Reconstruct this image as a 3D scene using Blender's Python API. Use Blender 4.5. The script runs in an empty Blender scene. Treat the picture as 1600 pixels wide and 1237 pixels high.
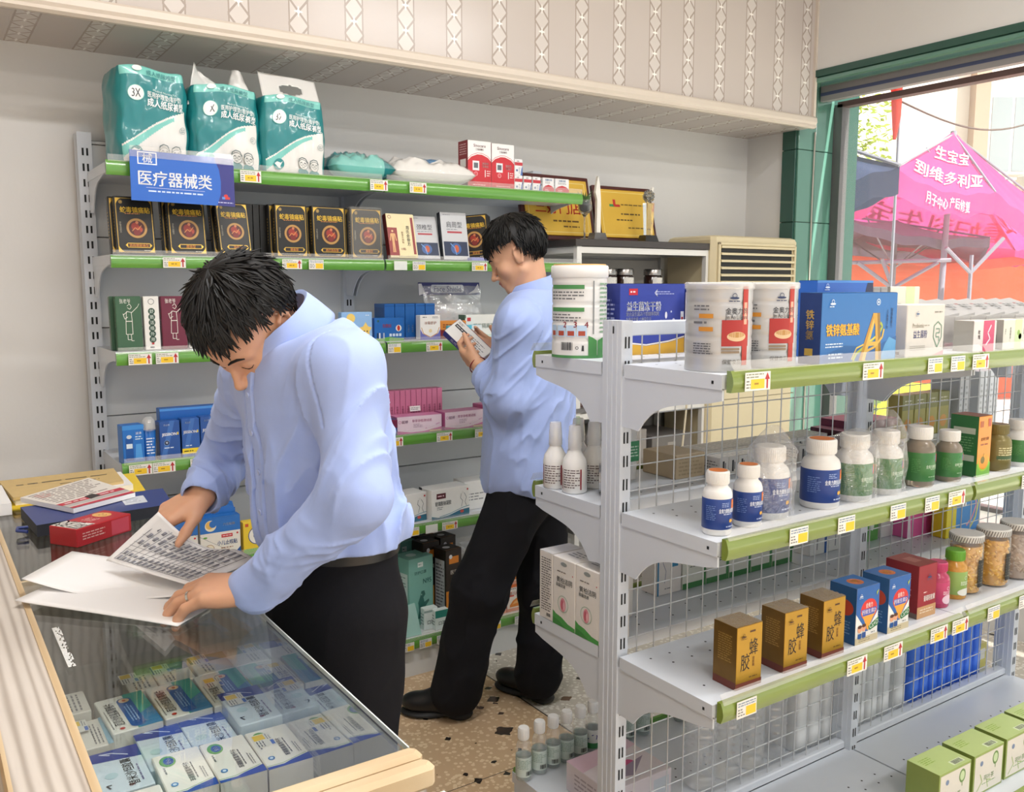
import bpy, math, random
import numpy as np
from mathutils import Vector, Matrix, noise as mnoise

random.seed(7)
scn = bpy.context.scene
COL = scn.collection

# ------------------------------------------------------------------ camera, sky, sun, lamps, exposure
cam_d = bpy.data.cameras.new('camera')
cam = bpy.data.objects.new('camera', cam_d)
COL.objects.link(cam)
cam.location = (0, 0, 1.48)
cam.rotation_euler = (math.radians(90 - 7.075), 0, math.radians(-33.96))
cam_d.sensor_fit = 'HORIZONTAL'
cam_d.sensor_width = 36.0
cam_d.lens = 36.0 * 1396.0 / 1600.0
cam_d.clip_start = 0.02
scn.camera = cam

scn.view_settings.view_transform = 'Standard'
scn.view_settings.look = 'None'
scn.view_settings.gamma = 1.0
scn.view_settings.use_curve_mapping = False
scn.view_settings.exposure = 0.0
try:
    scn.cycles.use_denoising = True
    scn.cycles.max_bounces = 10
    scn.cycles.transparent_max_bounces = 24
    scn.cycles.sample_clamp_indirect = 6.0
    scn.cycles.caustics_reflective = False
    scn.cycles.caustics_refractive = False
except Exception:
    pass

world = bpy.data.worlds.new('sky')
scn.world = world
world.use_nodes = True
wn = world.node_tree.nodes
wn['Background'].inputs['Color'].default_value = (0.94, 0.97, 1.0, 1)
wn['Background'].inputs['Strength'].default_value = 1.15

def light(name, kind, loc, rot, energy, color=(1, 1, 1), size=None, size_y=None, angle=None):
    d = bpy.data.lights.new(name, kind)
    d.energy = energy
    d.color = color
    if kind == 'AREA':
        d.shape = 'RECTANGLE'
        d.size = size
        d.size_y = size_y
    if angle is not None:
        d.angle = angle
    o = bpy.data.objects.new(name, d)
    COL.objects.link(o)
    o.location = loc
    o.rotation_euler = rot
    return o

# sun over the street, from beyond the window
sun = light('sun', 'SUN', (8, -12, 14), (0, 0, 0), 12.0, (1.0, 0.965, 0.91), angle=math.radians(1.0))
sun.rotation_euler = Vector((-0.22, 0.95, -1.35)).to_track_quat('-Z', 'Y').to_euler()
TUBE_POWER = 30.0

# ------------------------------------------------------------------ materials
MATS = {}

def lin(c):
    if isinstance(c, str):
        c = c.lstrip('#')
        c = tuple(int(c[i:i + 2], 16) / 255 for i in (0, 2, 4))
    return tuple((x / 12.92 if x <= 0.04045 else ((x + 0.055) / 1.055) ** 2.4) for x in c)

def M(key, color=None, rough=0.5, metal=0.0, var=0.04, scale=30.0, bump=0.0, bscale=200.0, spec=0.5, sss=0.0, coat=0.0, sheen=0.0, emit=None, trans=0.0, alpha=1.0):
    """A procedural surface: base colour with a little noise in it, optional fine bump."""
    if key in MATS:
        return MATS[key]
    m = bpy.data.materials.new(key)
    m.use_nodes = True
    nt = m.node_tree
    b = nt.nodes['Principled BSDF']
    c = lin(color)
    b.inputs['Roughness'].default_value = rough
    b.inputs['Metallic'].default_value = metal
    b.inputs['Specular IOR Level'].default_value = spec
    if coat:
        b.inputs['Coat Weight'].default_value = coat
        b.inputs['Coat Roughness'].default_value = 0.08
    if sss:
        b.inputs['Subsurface Weight'].default_value = sss
        b.inputs['Subsurface Radius'].default_value = (0.02, 0.008, 0.004)
        b.inputs['Subsurface Scale'].default_value = 0.35
    if sheen:
        b.inputs['Sheen Weight'].default_value = sheen
    if trans:
        b.inputs['Transmission Weight'].default_value = trans
    b.inputs['Alpha'].default_value = alpha
    if emit:
        b.inputs['Emission Color'].default_value = (*c, 1)
        b.inputs['Emission Strength'].default_value = emit
    tc = nt.nodes.new('ShaderNodeTexCoord')
    if var > 0:
        n = nt.nodes.new('ShaderNodeTexNoise')
        n.inputs['Scale'].default_value = scale
        n.inputs['Detail'].default_value = 3
        nt.links.new(tc.outputs['Object'], n.inputs['Vector'])
        r = nt.nodes.new('ShaderNodeMix')
        r.data_type = 'RGBA'
        r.inputs['A'].default_value = (*[max(0, x * (1 - var)) for x in c], 1)
        r.inputs['B'].default_value = (*[min(1, x * (1 + var)) for x in c], 1)
        nt.links.new(n.outputs['Fac'], r.inputs['Factor'])
        nt.links.new(r.outputs['Result'], b.inputs['Base Color'])
    else:
        b.inputs['Base Color'].default_value = (*c, 1)
    if bump:
        n2 = nt.nodes.new('ShaderNodeTexNoise')
        n2.inputs['Scale'].default_value = bscale
        n2.inputs['Detail'].default_value = 2
        nt.links.new(tc.outputs['Object'], n2.inputs['Vector'])
        bp = nt.nodes.new('ShaderNodeBump')
        bp.inputs['Strength'].default_value = bump
        bp.inputs['Distance'].default_value = 0.002
        nt.links.new(n2.outputs['Fac'], bp.inputs['Height'])
        nt.links.new(bp.outputs['Normal'], b.inputs['Normal'])
    MATS[key] = m
    return m

def clear(key, tint=(1, 1, 1), gloss=0.10, rough=0.03, milk=0.0, milk_col=(0.9, 0.9, 0.9), wrinkle=0.0, wscale=30.0, grazing=0.8):
    """Thin clear film or glass: see-through, with a mirror sheen that grows at grazing angles and an optional milky haze."""
    if key in MATS:
        return MATS[key]
    m = bpy.data.materials.new(key)
    m.use_nodes = True
    nt = m.node_tree
    nt.nodes.remove(nt.nodes['Principled BSDF'])
    out = nt.nodes['Material Output']
    t = nt.nodes.new('ShaderNodeBsdfTransparent')
    t.inputs['Color'].default_value = (*tint, 1)
    g = nt.nodes.new('ShaderNodeBsdfGlossy')
    g.inputs['Roughness'].default_value = rough
    g.inputs['Color'].default_value = (1, 1, 1, 1)
    # mirror share of a thin pane: Schlick's curve, the same from both faces
    lw = nt.nodes.new('ShaderNodeLayerWeight')
    pw = nt.nodes.new('ShaderNodeMath')
    pw.operation = 'POWER'
    pw.inputs[1].default_value = 5.0
    nt.links.new(lw.outputs['Facing'], pw.inputs[0])
    ad = nt.nodes.new('ShaderNodeMath')
    ad.operation = 'MULTIPLY_ADD'
    ad.use_clamp = True
    ad.inputs[1].default_value = grazing
    ad.inputs[2].default_value = gloss
    nt.links.new(pw.outputs[0], ad.inputs[0])
    mx = nt.nodes.new('ShaderNodeMixShader')
    base = t
    if milk:
        d = nt.nodes.new('ShaderNodeBsdfDiffuse')
        d.inputs['Color'].default_value = (*milk_col, 1)
        m2 = nt.nodes.new('ShaderNodeMixShader')
        m2.inputs['Fac'].default_value = milk
        nt.links.new(t.outputs[0], m2.inputs[1])
        nt.links.new(d.outputs[0], m2.inputs[2])
        base = m2
    if wrinkle:
        tc = nt.nodes.new('ShaderNodeTexCoord')
        n2 = nt.nodes.new('ShaderNodeTexNoise')
        n2.inputs['Scale'].default_value = wscale
        n2.inputs['Distortion'].default_value = 1.5
        nt.links.new(tc.outputs['Object'], n2.inputs['Vector'])
        bp = nt.nodes.new('ShaderNodeBump')
        bp.inputs['Strength'].default_value = wrinkle
        bp.inputs['Distance'].default_value = 0.01
        nt.links.new(n2.outputs['Fac'], bp.inputs['Height'])
        nt.links.new(bp.outputs['Normal'], g.inputs['Normal'])
    nt.links.new(ad.outputs[0], mx.inputs['Fac'])
    nt.links.new(base.outputs[0], mx.inputs[1])
    nt.links.new(g.outputs[0], mx.inputs[2])
    nt.links.new(mx.outputs[0], out.inputs['Surface'])
    MATS[key] = m
    return m

def ink(c, rough=0.38):
    """Printing ink or coated card of one colour."""
    if not isinstance(c, str):
        return c
    return M('print_%s_%d' % (c.lstrip('#'), round(rough * 100)), c, rough, var=0.03, scale=60)

# ------------------------------------------------------------------ mesh building
class MB:
    def __init__(s):
        s.v = []; s.f = []; s.fm = []; s.sm = []; s.mats = []; s.T = Matrix.Identity(4)
    def mi(s, m):
        m = ink(m)
        if m not in s.mats:
            s.mats.append(m)
        return s.mats.index(m)
    def add(s, vs, fs, m, smooth=False):
        o = len(s.v); k = s.mi(m)
        ident = s.T == Matrix.Identity(4)
        s.v.extend(tuple(p) for p in vs) if ident else s.v.extend(tuple(s.T @ Vector(p)) for p in vs)
        for f in fs:
            s.f.append(tuple(o + i for i in f)); s.fm.append(k); s.sm.append(smooth)
    def box(s, x0, x1, y0, y1, z0, z1, m):
        s.add([(x0, y0, z0), (x1, y0, z0), (x1, y1, z0), (x0, y1, z0), (x0, y0, z1), (x1, y0, z1), (x1, y1, z1), (x0, y1, z1)],
              [(0, 3, 2, 1), (4, 5, 6, 7), (0, 1, 5, 4), (1, 2, 6, 5), (2, 3, 7, 6), (3, 0, 4, 7)], m)
    def rbox(s, x0, x1, y0, y1, z0, z1, m, r=0.004):
        """box with chamfered vertical and horizontal edges"""
        r = min(r, (x1 - x0) * .45, (y1 - y0) * .45, (z1 - z0) * .45)
        rings = []
        for z, i in ((z0, r), (z0 + r, 0), (z1 - r, 0), (z1, r)):
            a, b, c, d = x0 + i, x1 - i, y0 + i, y1 - i
            rings.append([(a + r, c, z), (b - r, c, z), (b, c + r, z), (b, d - r, z), (b - r, d, z), (a + r, d, z), (a, d - r, z), (a, c + r, z)])
        s.loft(rings, m, smooth=False)
    def loft(s, rings, m, smooth=True, cap=True, closed=True):
        n = len(rings[0]); vs = [p for r in rings for p in r]; fs = []
        for i in range(len(rings) - 1):
            for j in range(n if closed else n - 1):
                a, b = i * n + j, i * n + (j + 1) % n
                fs.append((a, b, b + n, a + n))
        if cap:
            fs.append(tuple(range(n - 1, -1, -1)))
            k = (len(rings) - 1) * n
            fs.append(tuple(k + j for j in range(n)))
        s.add(vs, fs, m, smooth)
    def lathe(s, prof, m, n=24, c=(0, 0, 0), smooth=True, cap=True, sx=1.0, sy=1.0):
        s.loft([[(c[0] + r * sx * math.cos(2 * math.pi * j / n), c[1] + r * sy * math.sin(2 * math.pi * j / n), c[2] + z) for j in range(n)] for r, z in prof], m, smooth, cap)
    def tube(s, pts, r, m, n=8, smooth=True):
        pts = [Vector(p) for p in pts]; rings = []; prev = None
        rr = r if isinstance(r, (list, tuple)) else [r] * len(pts)
        for i, p in enumerate(pts):
            d = (pts[min(i + 1, len(pts) - 1)] - pts[max(i - 1, 0)]).normalized()
            if prev is None:
                u = d.orthogonal().normalized()
            else:
                u = (prev - d * prev.dot(d)).normalized()
            prev = u; w = d.cross(u)
            rings.append([p + rr[i] * (u * math.cos(2 * math.pi * j / n) + w * math.sin(2 * math.pi * j / n)) for j in range(n)])
        s.loft(rings, m, smooth)
    def prism(s, prof, a, b, axis, m, smooth=False):
        """profile of 2-D points swept from a to b along axis: x -> (y,z), y -> (x,z), z -> (x,y)"""
        def P(q, t):
            return {'x': (t, q[0], q[1]), 'y': (q[0], t, q[1]), 'z': (q[0], q[1], t)}[axis]
        s.loft([[P(q, a) for q in prof], [P(q, b) for q in prof]], m, smooth)
    def grid(s, fn, nu, nv, m, smooth=True, thick=0.0):
        vs = [fn(i / nu, j / nv) for j in range(nv + 1) for i in range(nu + 1)]
        fs = [(j * (nu + 1) + i, j * (nu + 1) + i + 1, (j + 1) * (nu + 1) + i + 1, (j + 1) * (nu + 1) + i) for j in range(nv) for i in range(nu)]
        s.add(vs, fs, m, smooth)
    def build(s, name, parent=None, loc=(0, 0, 0), rot=(0, 0, 0), fix=False):
        me = bpy.data.meshes.new(name)
        me.from_pydata(s.v, [], s.f)
        for m in s.mats:
            me.materials.append(m)
        me.polygons.foreach_set('material_index', s.fm)
        me.polygons.foreach_set('use_smooth', s.sm)
        me.update()
        if any(s.sm): me.set_sharp_from_angle(angle=math.radians(48))
        if fix:
            import bmesh
            bm = bmesh.new(); bm.from_mesh(me); bmesh.ops.recalc_face_normals(bm, faces=bm.faces); bm.to_mesh(me); bm.free()
        o = bpy.data.objects.new(name, me)
        COL.objects.link(o)
        o.location = loc
        o.rotation_euler = rot
        if parent:
            o.parent = parent
        return o

def solidify(o, t, offset=0.0):
    md = o.modifiers.new('thickness', 'SOLIDIFY'); md.thickness = t; md.offset = offset
    return o

def tag(o, label=None, cat=None, group=None, kind=None):
    if label: o['label'] = label
    if cat: o['category'] = cat
    if group: o['group'] = group
    if kind: o['kind'] = kind
    return o

def empty(name, loc=(0, 0, 0), rotz=0.0, label=None, cat=None, group=None, rot=None):
    o = bpy.data.objects.new(name, None)
    COL.objects.link(o)
    o.empty_display_size = 0.02
    o.location = loc
    o.rotation_euler = rot if rot else (0, 0, rotz)
    return tag(o, label, cat, group)

def dup(root, loc, rotz=None, label=None, group=None, rot=None):
    def cp(o, parent):
        c = o.copy(); COL.objects.link(c)
        if parent: c.parent = parent
        for ch in list(o.children): cp(ch, c)
        return c
    r = cp(root, None)
    r.location = loc
    if rotz is not None: r.rotation_euler = (0, 0, rotz)
    if rot is not None: r.rotation_euler = rot
    if label: r['label'] = label
    if group: r['group'] = group
    return r

# ------------------------------------------------------------------ lettering and print
GLYPH = {}

def glyphs(text, bold=0.0):
    k = (text, bold)
    if k not in GLYPH:
        c = bpy.data.curves.new('lettering', 'FONT')
        c.body = text; c.resolution_u = 2
        o = bpy.data.objects.new('lettering', c)
        me = bpy.data.meshes.new_from_object(o)
        v = [(p.co.x, p.co.y) for p in me.vertices]
        f = [tuple(p.vertices) for p in me.polygons]
        bpy.data.objects.remove(o); bpy.data.curves.remove(c); bpy.data.meshes.remove(me)
        xs = [p[0] for p in v] or [0, 1]; ys = [p[1] for p in v] or [0, 1]
        GLYPH[k] = (v, f, min(xs), max(xs), min(ys), max(ys))
    return GLYPH[k]

class Face:
    """A printable face: w x h metres; fn(u, v, lift) gives the point u metres along, v metres up, lifted off the surface."""
    def __init__(s, mb, fn, w, h, step=None):
        s.mb = mb; s.fn = fn; s.w = w; s.h = h; s.step = step; s.k = 0
    def put(s, pts, faces, col):
        e = 0.00025 + 0.00006 * s.k
        s.mb.add([s.fn(u, v, e) for u, v in pts], faces, col)
    def rect(s, u0, v0, u1, v1, col):
        n = max(1, int(math.ceil((u1 - u0) / s.step))) if s.step else 1
        pts = []
        for i in range(n + 1):
            u = u0 + (u1 - u0) * i / n
            pts += [(u, v0), (u, v1)]
        s.put(pts, [(2 * i, 2 * i + 2, 2 * i + 3, 2 * i + 1) for i in range(n)], col)
    def ell(s, u, v, ru, rv, col, a0=0.0):
        n = 28
        xs = [-math.cos(math.pi * i / (n // 2)) for i in range(n // 2 + 1)]
        pts = []
        for x in xs:
            y = math.sqrt(max(0, 1 - x * x)); pts += [(u + ru * x, v - rv * y), (u + ru * x, v + rv * y)]
        s.put(pts, [(2 * i, 2 * i + 2, 2 * i + 3, 2 * i + 1) for i in range(n // 2)], col)
    def ring(s, u, v, ru, rv, t, col):
        n = 28; pts = []
        for i in range(n):
            a = 2 * math.pi * i / n
            pts += [(u + ru * math.cos(a), v + rv * math.sin(a)), (u + (ru - t) * math.cos(a), v + (rv - t) * math.sin(a))]
        s.put(pts, [(2 * i, (2 * i + 2) % (2 * n), (2 * i + 3) % (2 * n), 2 * i + 1) for i in range(n)], col)
    def line(s, P, t, col):
        for (a, b), (c, d) in zip(P[:-1], P[1:]):
            L = math.hypot(c - a, d - b) or 1e-9; nx, ny = -(d - b) / L * t / 2, (c - a) / L * t / 2
            s.put([(a + nx, b + ny), (a - nx, b - ny), (c - nx, d - ny), (c + nx, d + ny)], [(0, 1, 2, 3)], col)
    def text(s, u, v, h, t, col, wmax=None, bold=0.012, anchor='c', vert=False, slant=0.0, rot=0.0):
        if vert:
            n = len(t)
            for i, ch in enumerate(t):
                s.text(u, v - (i - (n - 1) / 2) * h * 1.1, h, ch, col, wmax, bold); s.k -= 1
            s.k += 1
            return
        gv, gf, x0, x1, y0, y1 = glyphs(t)
        if not gv: return
        cjk = any(ord(c) > 0x2000 for c in t)
        sc = h / (0.92 if cjk else 0.73)
        sx = sc
        if wmax and (x1 - x0) * sc > wmax: sx = wmax / (x1 - x0)
        if wmax and (x1 - x0) * sc < wmax * 0.6: pass
        cx = (x0 + x1) / 2 if anchor == 'c' else x0
        cy = 0.38 if cjk else 0.36
        cr, sr = math.cos(rot), math.sin(rot)
        pts = []
        for x, y in gv:
            a, b = (x - cx) * sx + slant * (y - cy) * sc, (y - cy) * sc
            pts.append((u + a * cr - b * sr, v + a * sr + b * cr))
        s.put(pts, gf, col)
        if bold > 0:
            d = bold * sc * 1.6
            s.put([(a + d, b + d * .5) for a, b in pts], gf, col)
    def micro(s, u0, v0, u1, v1, n, col, fill=0.42):
        """rows of print too small to read: broken strokes"""
        rnd = random.Random(int((u0 + v0 * 7 + n) * 1e5)); pts = []; fs = []
        hh = (v1 - v0) / n
        for i in range(n):
            v = v1 - (i + 0.5) * hh; u = u0; end = u1 - (u1 - u0) * rnd.choice((0, 0, 0.1, 0.3))
            while u < end:
                w = min(end - u, hh * rnd.uniform(0.6, 2.2)); k = len(pts)
                pts += [(u, v - hh * fill / 2), (u + w, v - hh * fill / 2), (u + w, v + hh * fill / 2), (u, v + hh * fill / 2)]
                fs.append((k, k + 1, k + 2, k + 3)); u += w + hh * 0.35
        s.put(pts, fs, col)
    def bars(s, u0, v0, u1, v1, col='111111'):
        rnd = random.Random(int(u0 * 1e5) + 3); pts = []; fs = []; u = u0; W = u1 - u0
        while u < u1:
            w = W * rnd.choice((0.015, 0.03, 0.045)); k = len(pts)
            pts += [(u, v0), (min(u + w, u1), v0), (min(u + w, u1), v1), (u, v1)]; fs.append((k, k + 1, k + 2, k + 3))
            u += w + W * rnd.choice((0.015, 0.03))
        s.put(pts, fs, col)
    def draw(s, els):
        """els in fractions of the face: r rect, e ellipse, o ring, p polygon, l line, t text, m micro print, b bars"""
        w, h = s.w, s.h
        for e in els:
            k = e[0]; s.k += 1
            if k == 'r': s.rect(e[1] * w, e[2] * h, e[3] * w, e[4] * h, e[5])
            elif k == 'e':
                ru = e[3] * w; rv = e[5] * h if len(e) > 5 else ru
                s.ell(e[1] * w, e[2] * h, ru, rv, e[4])
            elif k == 'o':
                ru = e[3] * w; rv = e[6] * h if len(e) > 6 else ru
                s.ring(e[1] * w, e[2] * h, ru, rv, e[4] * w, e[5])
            elif k == 'p': s.put([(a * w, b * h) for a, b in e[1]], [tuple(range(len(e[1])))], e[2])
            elif k == 'l': s.line([(a * w, b * h) for a, b in e[1]], e[2] * w, e[3])
            elif k == 't':
                o = dict(e[6]) if len(e) > 6 else {}
                wm = o.pop('w', None)
                s.text(e[1] * w, e[2] * h, e[3] * h, e[4], e[5], wmax=wm * w if wm else None, **o)
            elif k == 'm': s.micro(e[1] * w, e[2] * h, e[3] * w, e[4] * h, e[5], e[6])
            elif k == 'b': s.bars(e[1] * w, e[2] * h, e[3] * w, e[4] * h)

def face_of(mb, w, d, h, side):
    """face of a w x d x h box standing on z=0 centred on the origin, front towards -y"""
    if side == 'front': return Face(mb, lambda u, v, e: (u - w / 2, -d / 2 - e, v), w, h)
    if side == 'left': return Face(mb, lambda u, v, e: (-w / 2 - e, d / 2 - u, v), d, h)
    if side == 'right': return Face(mb, lambda u, v, e: (w / 2 + e, u - d / 2, v), d, h)
    if side == 'top': return Face(mb, lambda u, v, e: (u - w / 2, v - d / 2, h + e), w, d)
    if side == 'back': return Face(mb, lambda u, v, e: (w / 2 - u, d / 2 + e, v), w, h)

def wrap_of(mb, r, h, z0=0.0, a0=0.0):
    """label wrapped round a cylinder: u=0.5 is the angle a0 (measured from -y towards +x)"""
    W = 2 * math.pi * r
    return Face(mb, lambda u, v, e: ((r + e) * math.sin((u - W / 2) / r + a0), -(r + e) * math.cos((u - W / 2) / r + a0), z0 + v), W, h, step=r * 0.09)

def carton_mesh(w, d, h, base, prints, sides=None, flap=True):
    """printed folding carton; sides may override the base colour of front/left/right/top"""
    mb = MB()
    mb.rbox(-w / 2, w / 2, -d / 2, d / 2, 0, h, base, r=min(0.0015, w * .05, d * .05))
    for side, els in prints.items():
        face_of(mb, w, d, h, side).draw(els)
    return mb

def carton(name, label, cat, w, d, h, base, prints, loc, rotz=0.0, group=None, tilt=0.0, rot=None):
    o = carton_mesh(w, d, h, base, prints).build(name, loc=loc, rot=rot if rot else (tilt, 0, rotz))
    return tag(o, label, cat, group)
# ------------------------------------------------------------------ node arithmetic for patterned surfaces
class N:
    def __init__(s, nt, sock): s.nt = nt; s.s = sock
    def op(s, o, *a, clamp=False):
        n = s.nt.nodes.new('ShaderNodeMath'); n.operation = o; n.use_clamp = clamp
        for i, x in enumerate((s,) + a):
            if isinstance(x, N): s.nt.links.new(x.s, n.inputs[i])
            else: n.inputs[i].default_value = x
        return N(s.nt, n.outputs[0])
    def __add__(s, o): return s.op('ADD', o)
    def __sub__(s, o): return s.op('SUBTRACT', o)
    def __mul__(s, o): return s.op('MULTIPLY', o)
    def frac(s): return s.op('FRACT')
    def abs(s): return s.op('ABSOLUTE')
    def lt(s, o): return s.op('LESS_THAN', o)
    def gt(s, o): return s.op('GREATER_THAN', o)
    def max(s, o): return s.op('MAXIMUM', o)
    def min(s, o): return s.op('MINIMUM', o)

def patt(key, rough, bumpy=0.0):
    m = bpy.data.materials.new(key); m.use_nodes = True
    nt = m.node_tree; b = nt.nodes['Principled BSDF']; b.inputs['Roughness'].default_value = rough
    tc = nt.nodes.new('ShaderNodeTexCoord'); sx = nt.nodes.new('ShaderNodeSeparateXYZ')
    nt.links.new(tc.outputs['Object'], sx.inputs[0])
    MATS[key] = m
    return m, nt, b, tc, N(nt, sx.outputs[0]), N(nt, sx.outputs[1]), N(nt, sx.outputs[2])

def mixc(nt, fac, a, b):
    r = nt.nodes.new('ShaderNodeMix'); r.data_type = 'RGBA'
    for k, x in (('Factor', fac), ('A', a), ('B', b)):
        if isinstance(x, N): nt.links.new(x.s, r.inputs[k])
        elif isinstance(x, str): r.inputs[k].default_value = (*lin(x), 1)
        elif hasattr(x, 'is_output'): nt.links.new(x, r.inputs[k])
        else: r.inputs[k].default_value = x
    return r.outputs['Result']

def noise(nt, tc, scale, detail=3, rough=0.5, dist=0.0, vec=None):
    n = nt.nodes.new('ShaderNodeTexNoise'); n.inputs['Scale'].default_value = scale; n.inputs['Detail'].default_value = detail
    n.inputs['Roughness'].default_value = rough; n.inputs['Distortion'].default_value = dist
    nt.links.new(vec if vec else tc.outputs['Object'], n.inputs['Vector'])
    return N(nt, n.outputs['Fac'])

# plaster
def plaster(key, col, var=0.05, rough=0.85):
    m, nt, b, tc, x, y, z = patt(key, rough)
    n = noise(nt, tc, 1.3, 5, 0.6)
    c = tuple(lin(col)); lo = (*[v * (1 - var) for v in c], 1); hi = (*[min(1, v * (1 + var)) for v in c], 1)
    nt.links.new(mixc(nt, n, lo, hi), b.inputs['Base Color'])
    bp = nt.nodes.new('ShaderNodeBump'); bp.inputs['Strength'].default_value = 0.12; bp.inputs['Distance'].default_value = 0.003
    nt.links.new(noise(nt, tc, 60, 3).s, bp.inputs['Height']); nt.links.new(bp.outputs[0], b.inputs['Normal'])
    return m

PLASTER = plaster('plaster', 'd8d6d3')
CEIL = plaster('ceiling_paint', 'e9e6e1')

# bulkhead panels with woven diamond stripes
def panel_paper():
    m, nt, b, tc, x, y, z = patt('striped_panel', 0.22)
    u = ((x - 1.690) * (1 / 0.1975)).frac()
    s = (u * (1 / 0.36)) * 2 - 1
    ins = u.lt(0.36)
    t = ((z + y) * (1 / 0.085)).frac() * 2 - 1
    dia = (s.abs() - t.abs()).abs().lt(0.13)
    edge = (s.abs() - 0.90).abs().lt(0.08)
    star = (s.abs() * t.abs()).lt(0.012).min((s.abs() + t.abs()).lt(0.42))
    ln = dia.max(edge) * ins
    base = mixc(nt, noise(nt, tc, 3), 'c8beb8', 'c2b8b1')
    band = mixc(nt, ins, base, 'd2cac4')
    c = mixc(nt, ln * 0.9, band, 'a4968b')
    c = mixc(nt, star * ins, c, 'f4f0ea')
    nt.links.new(c, b.inputs['Base Color'])
    seam = (u - 0.97).abs().lt(0.006)
    bp = nt.nodes.new('ShaderNodeBump'); bp.inputs['Strength'].default_value = 0.25; bp.inputs['Distance'].default_value = 0.002
    nt.links.new((ln * -0.5 - seam).s, bp.inputs['Height']); nt.links.new(bp.outputs[0], b.inputs['Normal'])
    return m
PANEL = panel_paper()

def terrazzo():
    m, nt, b, tc, x, y, z = patt('terrazzo', 0.22)
    def vor(scale, feat='F1', rnd=1.0):
        v = nt.nodes.new('ShaderNodeTexVoronoi'); v.inputs['Scale'].default_value = scale; v.feature = feat; v.inputs['Randomness'].default_value = rnd
        nt.links.new(tc.outputs['Object'], v.inputs['Vector']); return v
    pale = x.gt(1.74)
    cem = mixc(nt, pale, 'c3a684', 'c0b8ab')
    wv = vor(62); chips = N(nt, wv.outputs['Distance']).lt(0.42)
    chip_c = mixc(nt, pale, 'dcc3a0', 'dcd7cc')
    sep = nt.nodes.new('ShaderNodeSeparateColor'); nt.links.new(wv.outputs['Color'], sep.inputs[0])
    c = mixc(nt, chips * N(nt, sep.outputs[0]).gt(0.25), cem, chip_c)
    # larger brown and black chips
    w = nt.nodes.new('ShaderNodeTexNoise'); w.inputs['Scale'].default_value = 26
    nt.links.new(tc.outputs['Object'], w.inputs['Vector'])
    mp = nt.nodes.new('ShaderNodeMix'); mp.data_type = 'RGBA'; mp.inputs['Factor'].default_value = 0.024
    nt.links.new(tc.outputs['Object'], mp.inputs['A']); nt.links.new(w.outputs['Color'], mp.inputs['B'])
    for sc, th, pick, col in ((9, 0.40, 0.35, '2a241f'), (7, 0.30, 0.5, '6b5543'), (16, 0.40, 0.45, '37302a')):
        v = nt.nodes.new('ShaderNodeTexVoronoi'); v.inputs['Scale'].default_value = sc; v.distance = 'MANHATTAN'
        nt.links.new(mp.outputs['Result'], v.inputs['Vector'])
        s2 = nt.nodes.new('ShaderNodeSeparateColor'); nt.links.new(v.outputs['Color'], s2.inputs[0])
        k = N(nt, v.outputs['Distance']).lt(N(nt, s2.outputs[1]) * th) * N(nt, s2.outputs[0]).gt(pick)
        c = mixc(nt, k, c, col)
    seam = (x - 1.74).abs().lt(0.003).max(((y - 0.55) * (1 / 0.8)).frac().lt(0.004) * x.lt(1.74))
    c = mixc(nt, seam, c, '4e463e')
    nt.links.new(c, b.inputs['Base Color'])
    return m
TERR = terrazzo()

def wood(key, a, bcol, along='y', scale=1.0, rough=0.5):
    m, nt, b, tc, x, y, z = patt(key, rough)
    mp = nt.nodes.new('ShaderNodeMapping'); s = {'x': (3, 40, 40), 'y': (40, 3, 40), 'z': (40, 40, 3)}[along]
    mp.inputs['Scale'].default_value = tuple(v * scale for v in s)
    nt.links.new(tc.outputs['Object'], mp.inputs['Vector'])
    n = noise(nt, tc, 1.0, 4, 0.6, 0.8, vec=mp.outputs[0])
    w2 = nt.nodes.new('ShaderNodeTexWave'); w2.inputs['Scale'].default_value = 0.35; w2.inputs['Distortion'].default_value = 7; w2.inputs['Detail'].default_value = 3
    w2.inputs['Detail Scale'].default_value = 0.6
    nt.links.new(mp.outputs[0], w2.inputs['Vector'])
    f = (n * 0.35 + N(nt, w2.outputs['Fac']).op('POWER', 2.0) * 0.65)
    nt.links.new(mixc(nt, f, a, bcol), b.inputs['Base Color'])
    bp = nt.nodes.new('ShaderNodeBump'); bp.inputs['Strength'].default_value = 0.15; bp.inputs['Distance'].default_value = 0.001
    nt.links.new(f.s, bp.inputs['Height']); nt.links.new(bp.outputs[0], b.inputs['Normal'])
    return m

STEEL = M('grey_powdercoat', 'd0d5dc', 0.36, var=0.03, scale=8)
STEELW = M('white_powdercoat', 'd8d9d8', 0.4, var=0.03, scale=8)
BACKP = M('grey_back_panel', 'd8dada', 0.3, var=0.04, scale=4)
DARK = M('dark_slot', '17181a', 0.8, var=0)
GREENS_LIT = M('light_tinted_strip', '7f9042', 0.2, var=0.05, scale=10, coat=0.6)  # the green strip with the light's olive cast put into its colour
GREENS = M('green_strip', '639f40', 0.25, var=0.04, scale=10, coat=0.5)
FILM = clear('clear_film', gloss=0.03, grazing=0.35, rough=0.12, milk=0.12, milk_col=(0.9, 0.86, 0.8))
GLASS = clear('hazed_window_glass', tint=(0.96, 0.985, 0.97), gloss=0.02, rough=0.0, milk=0.10, milk_col=(1, 0.95, 0.97))  # pale milk puts the washed-out glare of the street into the glass
CGLASS = clear('counter_glass', tint=(0.95, 0.965, 0.955), gloss=0.05, rough=0.0)
CGLASS_S = clear('counter_glass_front', tint=(0.90, 0.93, 0.93), gloss=0.30, rough=0.0)
TILE = M('green_tile', '5d8a7a', 0.12, var=0.10, scale=3, coat=0.5)
TILE_D = M('dark_shaded_green_tile', '2c5247', 0.2, var=0.08, scale=3)  # shade on the column's inner face put into the colour; header band reuses it
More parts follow.
